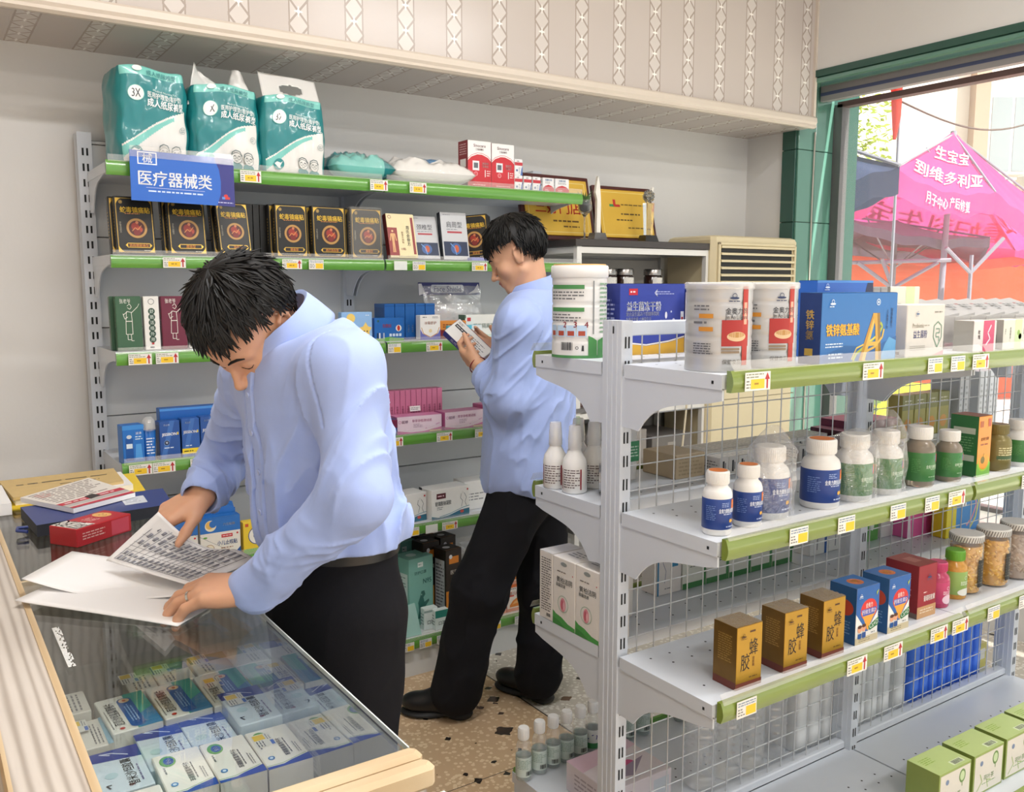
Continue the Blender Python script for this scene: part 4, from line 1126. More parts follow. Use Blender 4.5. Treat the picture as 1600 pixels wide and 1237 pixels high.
# --- black and gold plaster boxes
GOLDINK = M('gold_ink', 'd9b04c', .3, metal=.5, var=.05)
def black_box(w, h, d, foot, wrap=False):
    mb = carton_mesh(w, d, h, '16140f', {'front': [
        ('r', .04, .03, .96, .037, GOLDINK), ('r', .04, .963, .96, .97, GOLDINK), ('r', .04, .03, .052, .97, GOLDINK), ('r', .948, .03, .96, .97, GOLDINK),
        ('p', [(.05, .97), (.2, .97), (.13, .94), (.08, .9), (.05, .86)], GOLDINK), ('p', [(.95, .97), (.8, .97), (.87, .94), (.92, .9), (.95, .86)], GOLDINK), ('p', [(.05, .03), (.2, .03), (.13, .06), (.08, .1), (.05, .14)], GOLDINK), ('p', [(.95, .03), (.8, .03), (.87, .06), (.92, .1), (.95, .14)], GOLDINK),
        ('o', .17, .90, .045, .012, 'c9a558'), ('e', .17, .90, .02, 'c9a558'),
        ('t', .52, .765, .105, '蛇毒镇痛贴', 'f0c63c', {'w': .76, 'bold': .022}), ('m', .26, .685, .80, .715, 1, 'd2873c'), ('t', .13, .46, .030, '中医传统配方', 'b9b2a0', {'vert': True}),
        ('e', .54, .45, .27, 'b98d4a'), ('o', .54, .45, .275, .012, '5a3a20'), ('e', .54, .45, .205, '4d1512'), ('e', .50, .48, .10, '9a2a1e'), ('e', .60, .43, .085, 'b2432a'), ('e', .54, .38, .09, '7a1d18'), ('l', [(.42, .40), (.50, .46), (.56, .42), (.66, .50)], .02, 'd28a4a'), ('e', .55, .55, .04, 'c9764a'),
        ('p', [(.22, .15), (.28, .19), (.84, .19), (.9, .15), (.84, .11), (.28, .11)], GOLDINK), ('r', .28, .12, .84, .18, '2a1a12'), ('t', .56, .15, .05, foot, 'e0913c', {'w': .5, 'bold': .018}), ('m', .68, .05, .88, .075, 1, 'd9d2c0')],
        'left': [('m', .3, .25, .7, .75, 9, 'b08f45'), ('r', 0, 0, .06, 1, '2a251c')]})
    return mb
GB = 'black and gold plaster boxes on the second shelf'
specs = [(.545, .660, '颈肩腰腿痛型', 8, 'black and gold plaster box at left end under blue section sign'), (.700, .818, '腰椎型', 8, 'black and gold plaster box under right edge of blue section sign'), (.858, .965, '肩周型', 14, 'black and gold plaster box leaning furthest back, before the row of spines'),
         (1.045, 1.158, '膝盖型', 3, 'black and gold plaster box standing in front of the row of spines'), (1.176, 1.300, '跌打损伤型', 3, 'black and gold plaster box second from the cream box'), (1.318, 1.440, '腰椎型', 2, 'black and gold plaster box in glossy wrap beside the cream box')]
for i, (x0, x1, ft, ln, lb) in enumerate(specs):
    mb = black_box(x1 - x0, .178, .022, ft); a = math.radians(ln)
    o = tag(mb.build('plaster_box', loc=((x0 + x1) / 2, 2.985, WS_SURF[2] + .011 * math.sin(a) + .0005), rot=(-a, 0, .03)), lb, 'plaster box', GB)
    if i == 5:
        f = MB(); f.rbox(-(x1 - x0) / 2 - .003, (x1 - x0) / 2 + .003, -.014, .014, -.0002, .183, FILM, .004); f.build('film_wrap', o)
    # the box behind
    mb = black_box(x1 - x0, .178, .022, ft)
    tag(mb.build('plaster_box', loc=((x0 + x1) / 2 - .012, 3.012 + .004 * i / 6, WS_SURF[2] + .011 * math.sin(a) + .0005), rot=(-a, 0, .03)), 'black plaster box tucked behind the one ' + ('at far left under the sign', 'under the right edge of the sign', 'leaning furthest back', 'before the row of spines', 'second from the cream box', 'in glossy wrap')[i], 'plaster box', GB)
for k in range(5):
    tag(black_box(.118, .178, .022, '腰椎型').build('plaster_box', loc=(.972 + k * .0235, 3.09 + .002 * k, WS_SURF[2] + .0005), rot=(0, 0, -RX + .06)), 'black plaster box turned spine-out, %s in the row of spines' % ('first', 'second', 'third', 'fourth', 'fifth')[k] + ' from left', 'plaster box', GB)
put(2, 1.462, 1.575, .165, .028, 'plaster_box', 'cream and maroon plaster box with drawn human figure, leaning back on shelf', 'e8d8a8', {'front': [('r', 0, .05, .34, .68, '8d2320'), ('e', .17, .60, .035, 'e0b884'), ('p', [(.10, .55), (.24, .55), (.21, .36), (.22, .12), (.18, .12), (.17, .32), (.16, .12), (.12, .12), (.13, .36)], 'd9a66c'), ('l', [(.10, .54), (.06, .38)], .03, 'd9a66c'), ('l', [(.24, .54), (.28, .38)], .03, 'd9a66c'),
    ('t', .72, .50, .085, '周氏金骨方', '2f2a20', {'vert': True}), ('t', .52, .46, .05, '筋骨外用贴', '8a5a30', {'vert': True}), ('r', .86, .08, .95, .92, '8d2320'), ('t', .5, .2, .06, '10贴', '8d2320'), ('m', .3, .02, .9, .04, 1, '6a5a30'), ('o', .12, .92, .06, .015, '8d2320')],
    'left': [('r', 0, 0, 1, 1, '6d1a18')]}, yf=2.955, lean=14, rotz=0)
def silver_box(w, h, t):
    return {'front': [('t', .5, .74, .13, t, '5a5c62', {'w': .6}), ('r', .22, .56, .78, .60, 'b03a44'), ('m', .2, .62, .8, .66, 1, '8a8a90'), ('r', .05, .08, .95, .38, '1d2a4a'), ('e', .5, .23, .2, '3a5f9a', .12), ('e', .52, .23, .09, 'c0582a', .08), ('l', [(.3, .34), (.45, .25), (.5, .1)], .03, '6f9fd8'), ('m', .1, .93, .4, .96, 1, '8a8a90')], 'left': [('r', 0, 0, 1, 1, '20242e')]}
put(2, 1.585, 1.695, .165, .024, 'plaster_box', 'silver plaster box with blue spine picture half behind cream box', 'c9c9cb', silver_box(.11, .165, '颈椎型'), yf=3.0, lean=14, group='silver plaster boxes on the second shelf')
put(2, 1.700, 1.815, .182, .024, 'plaster_box', 'silver plaster box with blue shoulder picture, taller, before black stack', 'c9c9cb', silver_box(.115, .182, '肩周型'), yf=2.985, lean=10, group='silver plaster boxes on the second shelf')
for k in range(6):
    tag(black_box(.118, .172, .022, '膝盖型').build('plaster_box', loc=(1.855 + k * .0152, 3.01 + k * .0192, WS_SURF[2] + .006), rot=(0, math.radians(-5), -RX + .9)), 'black plaster box, %s of the slanting stack behind the man\'s head' % ('first', 'second', 'third', 'fourth', 'fifth', 'sixth')[k], 'plaster box', GB)
carton('shelf_leaflet', 'small violet leaflet card lying at the shelf lip below black stack', 'card', .12, .03, .012, '6a74c8', {'top': [('m', .1, .2, .9, .8, 2, 'c9cdf0')]}, (1.86, 2.965, WS_SURF[2] + .001))

# --- third shelf
def figure(c):
    return [('l', [(.45, .82), (.55, .86), (.62, .80), (.55, .76), (.46, .79)], .02, c), ('l', [(.30, .66), (.45, .72), (.62, .70), (.85, .80)], .022, c), ('l', [(.42, .72), (.38, .55), (.36, .30), (.62, .30), (.62, .55), (.60, .71)], .02, c), ('l', [(.38, .54), (.62, .54)], .03, c), ('l', [(.28, .68), (.34, .58), (.46, .62)], .02, c), ('l', [(.42, .30), (.42, .20), (.54, .20)], .02, c), ('l', [(.55, .30), (.56, .18), (.66, .18)], .02, c), ('l', [(.85, .80), (.92, .86)], .015, c)]
def tall_box(base): return {'front': [('t', .38, .91, .085, '张老爷', 'f0efe6', {'w': .42, 'bold': .01})] + figure('e9e7dc'), 'left': [('t', .5, .5, .05, '张老爷', 'd9d6c8', {'vert': True})]}
put(3, .530, .605, .168, .03, 'slim_box', 'green slim box with white line drawing of old man, front of pair', '3a5f42', tall_box(0), yf=2.965, lean=3, group='slim tonic boxes on the third shelf')
put(3, .520, .595, .168, .026, 'slim_box', 'green slim box mostly hidden behind the other green one', '33563b', tall_box(0), yf=3.0, lean=3, group='slim tonic boxes on the third shelf')
wb = {'front': [('o', .5, .90, .2, .03, '3a3a3a'), ('m', .3, .02, .7, .08, 1, '4a4a4a'), ('r', .42, .10, .58, .14, 'c03a3a')] + [('e', .5, .72 - .105 * k, .22, '2f4a3a') for k in range(6)] + [('t', .5, .72 - .105 * k, .07, ch, 'e6efe6') for k, ch in enumerate('舒筋活络外用')]}
put(3, .612, .658, .168, .03, 'slim_box', 'narrow white box with column of green discs, between green and maroon', 'e9e6e0', wb, yf=2.968, lean=2, group='slim tonic boxes on the third shelf')
put(3, .664, .740, .168, .03, 'slim_box', 'maroon slim box with white line drawing of an old man', '6d2038', tall_box(1), yf=2.966, lean=2, group='slim tonic boxes on the third shelf')
put(3, .746, .792, .168, .03, 'slim_box', 'narrow white box right of the maroon box, behind man\'s hair', 'e9e6e0', wb, yf=2.968, lean=2, group='slim tonic boxes on the third shelf')
put(3, 1.27, 1.388, .108, .03, 'patch_box', 'sky-blue box with smiling yellow face above the man\'s shoulder', '8fb8e6', {'front': [('e', .30, .80, .14, 'f2d070'), ('p', [(.62, .05), (.66, .35), (.56, .48), (.70, .52), (.78, .66), (.86, .52), (.98, .48), (.90, .34), (.92, .05)], 'f3cf6e'), ('e', .73, .36, .022, '3a2a1a'), ('e', .83, .36, .022, '3a2a1a'), ('l', [(.72, .25), (.78, .2), (.84, .25)], .014, '8a4a1a'), ('t', .3, .42, .2, '退热贴', '2b62b0', {'w': .4}), ('m', .78, .86, .95, .92, 1, 'e9f2fb'), ('r', 0, 0, 1, .08, '5f9ad6')]}, yf=2.965)
put(3, 1.397, 1.515, .085, .04, 'medicine_box', 'blue box with red pepper picture and people on green field', '2467b4', {'front': [('p', [(0, 0), (1, 0), (1, .1), (.5, .18), (0, .12)], '6aa84f'), ('e', .82, .55, .10, 'e9e6e0'), ('e', .82, .55, .05, 'c0392b', .12), ('t', .42, .66, .16, '热敷贴', 'e2585a', {'w': .3}), ('t', .12, .87, .10, '康', '8fd06a')] + [('r', .08 + .07 * k, .12, .12 + .07 * k, .36, ('1b2a44', 'e8e8ea', '3b5f9a', 'b0b7c4')[k]) for k in range(4)] + [('r', .5 + .11 * k, .2, .58 + .11 * k, .32, 'cfe0f0') for k in range(4)]}, yf=2.965)
for k in range(5):
    put(3, 1.470 + k * .043, 1.511 + k * .043, .134, .09, 'medicine_box', 'tall blue box in the row of five, %s' % ('leftmost, partly behind the pepper box', 'second from the left', 'in the middle of row', 'second from right, behind the white shield box', 'rightmost, beside face shield bag')[k], '2160a6', {'front': [('t', .32, .30, .05, '康复贴片', 'd5e6f5', {'vert': True}), ('t', .72, .30, .05, '冷敷凝胶', 'd5e6f5', {'vert': True}), ('r', 0, .93, 1, .95, '174a86')], 'left': [('r', .1, .1, .9, .9, '1c5392')]}, yf=3.03, group='row of tall blue boxes on the third shelf')
put(3, 1.582, 1.668, .092, .035, 'medicine_box', 'white box with purple shield outline in front of the blue row', 'f0eeea', {'front': [('p', [(0, 0), (1, 0), (1, .45), (.88, .25), (.5, .08), (.12, .25), (0, .45)], '6a6fb8'), ('l', [(.06, .5), (.16, .25), (.5, .1), (.84, .25), (.94, .5)], .03, 'c98a3a'), ('t', .5, .68, .13, '冰菊舒护', 'd0764a', {'w': .6}), ('e', .5, .36, .08, 'e5d2a8'), ('m', .12, .88, .34, .95, 1, '555555'), ('m', .6, .86, .9, .95, 2, '888888')]}, yf=2.962)
put(3, 1.675, 1.79, .068, .05, 'medicine_box', 'orange and maroon box behind the packet held by standing man', 'd98a3c', {'front': [('r', 0, 0, 1, .5, '7d2a2a'), ('m', .1, .6, .6, .85, 2, '7a3a1a')]}, yf=2.975)
put(3, 1.80, 1.985, .088, .05, 'mask_box', 'white mask box with green printed title beside the standing man', 'e8e6df', {'front': [('t', .52, .50, .22, '医用隔离面罩', '7a9a86', {'w': .62}), ('r', .05, .72, .14, .88, 'c8333c'), ('r', 0, 0, 1, .12, 'c6d6c8'), ('r', 0, .85, .02, 1, '3f6a52')], 'left': [('r', 0, .6, 1, 1, '3f6a52')]}, yf=3.0)
put(3, 1.70, 1.85, .05, .04, 'medicine_box', 'low bright cyan and white box in front of the mask box', '55c0dc', {'front': [('r', .7, 0, 1, 1, 'e6eef0'), ('m', .1, .3, .6, .7, 2, 'd5f0f6')]}, yf=2.958)
# face shield pouch
r = empty('face_shield_pouch', (1.80, 3.10, WS_SURF[3]), 0, 'clear pouch with navy header card reading Face Shield', 'pouch', rot=(-.10, 0, .05))
b = MB(); b.rbox(-.145, .145, -.004, 0, .165, .215, '2c2f78', .002); Face(b, lambda u, v, e: (-.145 + u, -.004 - e, .165 + v), .29, .05).draw([('r', .22, .18, .70, .82, 'dfe1ea'), ('e', .22, .5, .03, 'dfe1ea', .32), ('e', .70, .5, .03, 'dfe1ea', .32), ('t', .46, .5, .48, 'Face Shield', '2c2f78', {'w': .44, 'bold': .02}), ('p', [(.0, .0), (.1, .1), (.05, .9), (0, .9)], 'f0f0f2'), ('p', [(.8, .1), (1, .2), (.97, .9), (.9, .4)], 'f0f0f2')]); b.build('header_card', r)
POUCH = clear('shiny_pouch', gloss=.16, grazing=.7, rough=.10, milk=.22, milk_col=(.92, .92, .95), wrinkle=1.0, wscale=22)
b = MB(); b.grid(lambda u, v: (-.135 + .27 * u, -.02 - .03 * math.sin(v * 3.1) * math.sin(u * 3.1) + .012 * mnoise.noise(Vector((u * 5, v * 5, 1))), v * .20), 24, 20, POUCH); b.build('pouch_front', r)
b = MB(); b.grid(lambda u, v: (-.11 + .22 * u, .01 - .035 * math.sin(u * 3.1), .02 + v * .11), 16, 6, M('shield_foam', 'eeeeec', .5)); b.build('visor', r)

# --- fourth shelf
BLUEG = M('blue_gel', '2a72c8', .12, var=.05, coat=.6)
put(4, .525, .590, .122, .05, 'lubricant_box', 'blue box with picture of a bottle at left end of fourth shelf', '1f6ec2', {'front': [('r', 0, .88, 1, 1, '3c8ad6'), ('r', .12, .08, .48, .66, '0f4f9c'), ('r', .16, .40, .44, .52, 'd9e6f2'), ('e', .3, .7, .12, 'c9d2da', .05), ('p', [(.55, .1), (.9, .1), (.85, .5), (.6, .5)], '4f9ae0'), ('t', .74, .78, .07, '润滑', 'e9f2fb'), ('m', .58, .6, .92, .72, 2, 'cfe2f5')]}, yf=2.96, rotz=6)
r = empty('gel_tube', (.612, 2.985, WS_SURF[4]), 0, 'clear-capped blue gel tube between blue boxes on fourth shelf', 'tube')
b = MB(); b.loft([[(.021 * k * math.cos(a), .016 * k2 * math.sin(a), z) for a in np.linspace(0, 2 * math.pi, 20, endpoint=False)] for z, k, k2 in ((0, .75, .9), (.015, .8, 1), (.06, .95, .8), (.10, 1, .5))], BLUEG); Face(b, lambda u, v, e: (-.015 + u, -.0155 - e, .015 + v), .03, .07).draw([('m', .1, .1, .9, .9, 6, 'cfe2f5')]); b.build('tube_body', r)
b = MB(); b.lathe([(.019, .098), (.021, .105), (.019, .13), (.010, .142), (0, .143)], clear('cap_clear', gloss=.1, milk=.25), 20); b.build('cap', r)
def jis(col, extra):
    return {'front': [('p', [(0, 0), (.25, 0), (.75, 1), (.5, 1)], '3f6fb8'), ('t', .46, .66, .075, 'JISSBON', 'ffffff', {'w': .74, 'bold': .03}), ('r', .86, .63, .92, .70, 'f0d23a'), ('t', .35, .90, .05, '杰士邦', 'd5e0f5', {'w': .3}), ('m', .2, .28, .7, .34, 1, 'cfdcf0')] + extra, 'left': [('r', .1, .1, .9, .9, '22406f')]}
GJ = 'blue condom boxes on the fourth shelf'
put(4, .638, .702, .125, .045, 'condom_box', 'blue condom box with dark circle, first after the gel tube', '27539c', jis(0, [('e', .33, .44, .13, '16284f'), ('o', .33, .44, .135, .015, '8fb0e0'), ('t', .33, .44, .06, '零', 'e9eefb')]), yf=2.965, rotz=4, group=GJ)
put(4, .708, .765, .128, .045, 'condom_box', 'blue condom box with yellow band across its foot, middle one', '2a5aa6', jis(0, [('r', 0, .10, 1, .24, 'f0cf2e'), ('m', .1, .14, .6, .2, 1, '2a2a1a')]), yf=2.965, group=GJ)
put(4, .768, .828, .130, .045, 'condom_box', 'blue condom box with circle and yellow tiger-like badge, next to orange box', '27539c', jis(0, [('e', .33, .46, .13, '16284f'), ('o', .33, .46, .135, .015, '8fb0e0'), ('t', .33, .46, .06, '零', 'e9eefb'), ('r', 0, .12, .6, .25, 'f0cf2e'), ('e', .72, .2, .17, 'f0cf2e', .09), ('e', .66, .22, .03, '2a2a1a'), ('e', .78, .22, .03, '2a2a1a')]), yf=2.965, group=GJ)
put(4, .832, .892, .132, .045, 'condom_box', 'orange condom box at the end of the row by man\'s arm', 'e08a3e', {'front': [('t', .5, .66, .075, 'JISSBON', '222222', {'w': .8, 'bold': .03}), ('r', 0, .40, 1, .58, 'd2543a'), ('e', .5, .45, .3, '2a2220', .07), ('t', .4, .9, .05, '杰士邦', '5a2a12', {'w': .3})]}, yf=2.965)
put(4, .655, .87, .158, .05, 'carton', 'long blue carton standing behind the blue condom boxes', '1f62b4', {'front': [('p', [(.75, 0), (1, 0), (1, 1), (.85, 1)], '24306f'), ('r', 0, .95, 1, 1, '4a90d8')]}, yf=3.02)
PINKB = {'front': [('p', [(0, 0), (1, 0), (1, .30), (.6, .12), (.3, .10), (0, .22)], 'c65a9a'), ('t', .55, .72, .16, '早早孕检测试纸', 'b0417a', {'w': .46}), ('t', .17, .70, .18, '毓婷', '8a5a78', {'w': .16}), ('o', .06, .70, .03, .008, 'c65a9a'), ('l', [(.62, .25), (.95, .52)], .022, 'd9a9c9'), ('l', [(.66, .29), (.86, .45)], .01, 'ffffff'), ('m', .36, .34, .56, .58, 3, 'a98aa0'), ('r', .72, .08, .98, .14, 'd6d08a')], 'left': [('r', 0, 0, 1, 1, 'c46a9e')], 'top': [('r', 0, 0, 1, 1, 'd98ab4')]}
GPK = 'long pink and white boxes on the fourth shelf'
put(4, 1.487, 1.673, .068, .075, 'test_box', 'long pink and white box, left one, under the upright pink row', 'eed6e4', PINKB, yf=2.968, rotz=-3, group=GPK)
put(4, 1.680, 1.862, .072, .075, 'test_box', 'long pink and white box, right one, by the standing man\'s sleeve', 'eed6e4', PINKB, yf=2.962, rotz=3, group=GPK)
put(4, 1.868, 1.93, .085, .085, 'test_box', 'plain deep pink box end beside standing man\'s back sleeve', 'd06fa2', {'front': [('r', .05, .05, .95, .95, 'd983b0')]}, yf=2.975)
put(4, 1.455, 1.483, .062, .06, 'medicine_box', 'tiny dark blue and red box at man\'s back', '2d4a86', {'front': [('r', 0, .5, 1, 1, '7a2a4a'), ('e', .5, .3, .3, 'a9c0e0')]}, yf=2.965)
for k in range(10):
    put(4, 1.492 + k * .0232, 1.514 + k * .0232, .158, .05, 'slim_pink_box', 'slim pink box standing upright in the row of ten, number %s from left' % ('one', 'two', 'three', 'four', 'five', 'six', 'seven', 'eight', 'nine', 'ten')[k], 'd07a9c', {'front': [('t', .5, .5, .055, '妊娠检测', '8a2a52', {'vert': True}), ('r', 0, 0, .06, 1, 'b45a80'), ('r', .1, .05, .9, .12, 'e0a9c0')]}, yf=3.05, group='slim pink boxes in the upright row')
carton('price_card', 'small white card leaning on the upright pink row', 'card', .045, .003, .02, 'f0efec', {'front': [('m', .1, .2, .9, .8, 2, '888888')]}, (1.60, 3.045, WS_SURF[4] + .075), rot=(-.2, 0, 0))

# --- fifth shelf
def patch_box(): return {'front': [('r', 0, .62, 1, 1, '2a73c4'), ('e', .26, .80, .14, 'f4e8c8'), ('e', .24, .82, .10, 'eebf62'), ('e', .32, .84, .09, '2a73c4'), ('t', .72, .80, .07, '穴位贴敷', 'e9f2fb', {'w': .3}), ('t', .66, .34, .12, '小儿止咳贴', '2a5aa0', {'w': .50, 'bold': .02}), ('r', .52, .47, .80, .555, 'd03a40'), ('m', .55, .49, .77, .535, 1, 'f5dede'), ('e', .22, .22, .11, 'f6ead2'), ('o', .22, .22, .115, .012, 'a8743c'), ('e', .17, .26, .03, '7a4a22'), ('e', .25, .2, .012, '2a1a12'), ('p', [(.8, 0), (1, 0), (1, .2)], '2a5aa0'), ('m', .5, .12, .8, .24, 2, 'b0846a'), ('e', .12, .52, .05, '6ab04a', .02), ('e', .92, .545, .025, 'd03a40')], 'top': [('r', 0, 0, 1, 1, '2a73c4')]}
GC = 'children\'s patch boxes on the fifth shelf'
put(5, .752, .885, .135, .04, 'patch_box', 'white and blue children\'s patch box with cartoon puppy, nearest the yellow one', 'f2ece2', patch_box(), yf=2.965, group=GC)
put(5, .615, .746, .135, .04, 'patch_box', 'white and blue children\'s patch box to the left, mostly behind the papers', 'f2ece2', patch_box(), yf=2.97, group=GC)
for k in range(3):
    b = MB(); b.prism([(-.06, 0), (.06, 0), (.055, .022), (.02, .034), (-.02, .034), (-.055, .022)], -.0015, .0015, 'y', '2a73c4')
    tag(b.build('header_flap', loc=(.82 + .004 * k, 3.012 + k * .014, WS_SURF[5] + .136 + .004 * k)), 'blue scalloped box flap standing behind the puppy patch box, %s from front' % ('first', 'second', 'third')[k], 'box flap', 'scalloped blue flaps'); b2 = MB(); b2.rbox(-.064, .064, -.0015, .0015, -.136 - .004 * k, 0, '2a73c4', .0005); b2.build('flap_card', bpy.context.scene.objects[[o.name for o in COL.objects if o.name.startswith('header_flap')][-1]])
put(5, .893, .985, .105, .035, 'patch_box', 'yellow box with round blue baby emblem behind the leaning man', 'f2cf3c', {'front': [('e', .52, .52, .33, 'f4f1e8'), ('o', .52, .52, .34, .03, '2b4a86'), ('l', [(.4, .66), (.52, .72), (.64, .66), (.66, .5), (.58, .38), (.46, .38), (.38, .5), (.4, .66)], .02, '3a5a96'), ('e', .46, .54, .02, '3a5a96'), ('e', .58, .54, .02, '3a5a96'), ('r', 0, 0, 1, .10, '7ab648'), ('r', .08, .84, .2, .94, 'd05a3a')]}, yf=2.96)
put(5, .99, 1.14, .10, .04, 'patch_box', 'white box hidden behind leaning man on the fifth shelf', 'eceae4', {'front': [('r', 0, 0, 1, .2, '4a8ac4')]}, yf=2.965)
def white_box(): return {'front': [('p', [(0, 0), (1, 0), (1, .22), (.75, .20), (.45, .08), (.2, .05), (0, .12)], '356f86'), ('l', [(.2, .07), (.5, .14), (.8, .26), (1, .3)], .012, '2f7f9c'), ('e', .80, .14, .05, 'd0534a', .05), ('r', .13, .68, .37, .86, '5a1f2a'), ('m', .16, .72, .34, .82, 1, 'e0c0c4'), ('t', .30, .52, .15, '玻璃酸钠凝胶', '4a4f52', {'w': .42}), ('m', .14, .3, .3, .42, 2, '9a9a9a'), ('l', [(.78, .75), (.76, .6), (.82, .5), (.78, .3)], .01, '6a6f72'), ('l', [(.86, .76), (.92, .6), (.88, .45), (.92, .3)], .01, '6a6f72'), ('e', .82, .78, .03, 'e2e0dc'), ('r', .93, .84, .97, .9, 'c03a3a')], 'left': [('r', 0, 0, .25, 1, '30343a')]}
put(5, 1.622, 1.80, .118, .09, 'medicine_box', 'white box with body outline and maroon tag, right one on fifth shelf', 'eceae6', white_box(), yf=2.975, rotz=4, group='white gel boxes on the fifth shelf')
put(5, 1.44, 1.612, .112, .09, 'medicine_box', 'white box with body outline, left one, partly behind man\'s elbow', 'eceae6', white_box(), yf=2.985, rotz=6, group='white gel boxes on the fifth shelf')
put(5, 1.81, 1.96, .118, .09, 'medicine_box', 'white box corner just left of the standing man\'s waist', 'eceae6', {'front': [('m', .1, .3, .6, .6, 3, '999999')]}, yf=3.03)

# --- bottom deck
def n95(): return {'front': [('r', .36, .86, .58, .93, 'e6f2ee'), ('m', .39, .88, .55, .91, 1, '5f9a8e'), ('t', .47, .78, .05, '防护口罩', '35695f', {'w': .6}), ('t', .74, .64, .075, 'N95', '2f6a60', {'w': .34, 'bold': .03}),
    ('p', [(.34, .10), (.40, .22), (.36, .34), (.44, .42), (.50, .50), (.62, .50), (.66, .44), (.58, .40), (.62, .33), (.80, .36), (.82, .33), (.66, .26), (.64, .14), (.72, .10), (.58, .10), (.54, .18), (.48, .18), (.48, .10)], '2f6a60'), ('e', .50, .45, .025, '8fc0b4')], 'left': [('r', .1, .12, .9, .78, 'd0e2dc'), ('m', .16, .16, .84, .74, 14, '7a9a92')], 'top': [('e', .4, .5, .18, 'd0e2dc', .2)]}
GN = 'mint mask boxes on the base deck'
put(6, 1.535, 1.655, .275, .10, 'mask_box', 'tall mint green N95 mask box with dinosaur shape, front one', '7fb8aa', n95(), yf=3.02, rotz=10, group=GN)
put(6, 1.42, 1.53, .29, .10, 'mask_box', 'tall mint green mask box behind and left of the dinosaur one', '7fb8aa', n95(), yf=3.10, rotz=8, group=GN)
put(6, 1.56, 1.66, .30, .09, 'mask_box', 'mint green mask box furthest back, only its top edge showing', '7fb8aa', n95(), yf=3.175, rotz=4, group=GN)
GK = 'black and orange tall boxes on the base deck'
BO = {'front': [('r', 0, 0, 1, .42, 'd98a2c'), ('p', [(0, .42), (1, .42), (1, .58), (0, .5)], '2b211a'), ('r', .2, .8, .8, .9, 'e0862a'), ('t', .5, .68, .06, '医用', 'e8e2d8', {'w': .5}), ('e', .3, .9, .1, 'e8e8ea', .03)], 'left': [('r', .12, .1, .88, .85, 'c4c6ca'), ('m', .18, .14, .82, .8, 14, '6a6a70')], 'top': [('e', .4, .5, .2, 'e6e6e8', .18), ('l', [(0, .05), (1, .05)], .02, 'e0862a')]}
for k, (x, y, hh, lb) in enumerate(((1.735, 3.0, .29, 'nearest to the standing man\'s leg'), (1.675, 3.075, .31, 'second from the standing man\'s leg'), (1.70, 3.16, .315, 'third, tucked behind'), (1.79, 3.14, .30, 'hidden at back by man\'s thigh'))):
    put(6, x - .04, x + .04, hh, .08, 'mask_box', 'tall black and orange box on base deck, ' + lb, '2b211a', BO, yf=y, rotz=8, group=GK)
for k, (x, y) in enumerate(((1.648, 2.935), (1.612, 2.96))):
    put(6, x - .03, x + .03, .078 + .008 * k, .03, 'small_box', ('small teal and white box at front of base deck', 'small white box behind the small teal and white one')[k], 'e6efec', {'front': [('r', 0, .62, 1, 1, '2f8a7c') if k == 0 else ('r', 0, .8, 1, .9, '9ab0ac'), ('t', .5, .34, .2, '口罩', '3a5a54', {'w': .5})], 'left': [('m', .1, .2, .9, .8, 4, '99a8a4')]}, yf=y, group='small boxes on the base deck')
OR = {'front': [('r', 0, .0, 1, .12, 'e6a48a'), ('p', [(.15, .16), (.95, .16), (.95, .5), (.7, .52), (.35, .4), (.15, .24)], 'e68a3c'), ('p', [(.3, .26), (.9, .3), (.85, .42), (.45, .36)], 'f2b878'), ('t', .5, .66, .14, '婴儿纸巾', 'd8683c', {'w': .75}), ('r', .05, .88, 1, 1, 'e2763c'), ('m', .1, .8, .5, .86, 1, '6a6a6a'), ('r', .08, .55, .4, .6, 'd8503c')], 'left': [('r', 0, 0, 1, .3, 'd8683c')]}
GO = 'orange and white tissue boxes stacked on the base deck'
for i in range(2):
    for k in range(2):
        put(6, 1.868 + .088 * i, 1.953 + .088 * i, .115, .09, 'tissue_box', '%s orange and white box of the %s stack seen between the man\'s legs' % (('lower', 'upper')[k], ('left', 'right')[i]), 'f2e6dc', OR, yf=2.94, z=.1455 + .1155 * k, group=GO)
put(6, 1.76, 1.86, .20, .09, 'tissue_box', 'single orange and white box half hidden by the near trouser leg', 'f2e6dc', OR, yf=2.96)
b = MB(); b.grid(lambda u, v: (-.09 + .18 * u, -.02 - .05 * math.sin(v * 3.1) + .02 * mnoise.noise(Vector((u * 4, v * 4, 3))), .26 * v), 14, 14, POUCH); b.grid(lambda u, v: (-.09 + .18 * u, .04, .26 * v), 2, 2, POUCH)
tag(b.build('plastic_pouch', loc=(1.87, 3.18, .1455 + .0)), 'crinkled clear plastic pouch behind the tall black boxes', 'pouch')
b = MB(); b.loft([[(-.05, -.03, 0), (.05, -.03, 0), (.05, .03, 0), (-.05, .03, 0)], [(-.03, -.004, .11), (.035, -.004, .12), (.035, .004, .12), (-.03, .004, .11)]], M('pale_teal_sachet', 'a8cfc6', .35, coat=.3), False)
tag(b.build('sachet', loc=(1.505, 2.96, .1455)), 'pale teal sachet slumped beside dinosaur mask box', 'sachet')
put(6, 1.425, 1.475, .11, .06, 'small_box', 'blue and white box at left end of visible base deck, by man\'s trousers', '2a5aa8', {'front': [('r', .1, .1, .9, .4, 'e9ecf0'), ('e', .5, .15, .2, 'd8503c')]}, yf=2.93)
# ------------------------------------------------------------------ goods on the gondola
WHITEP = M('white_plastic', 'e6e4e0', .35, var=.02, sss=.0); 
BAG = clear('thin_bag', gloss=.10, grazing=.7, rough=.06, milk=.10, milk_col=(.95, .90, .86), wrinkle=1.0, wscale=35)
PET = clear('clear_bottle', gloss=.06, grazing=.7, rough=.03, milk=.10, milk_col=(.95, .97, .98))

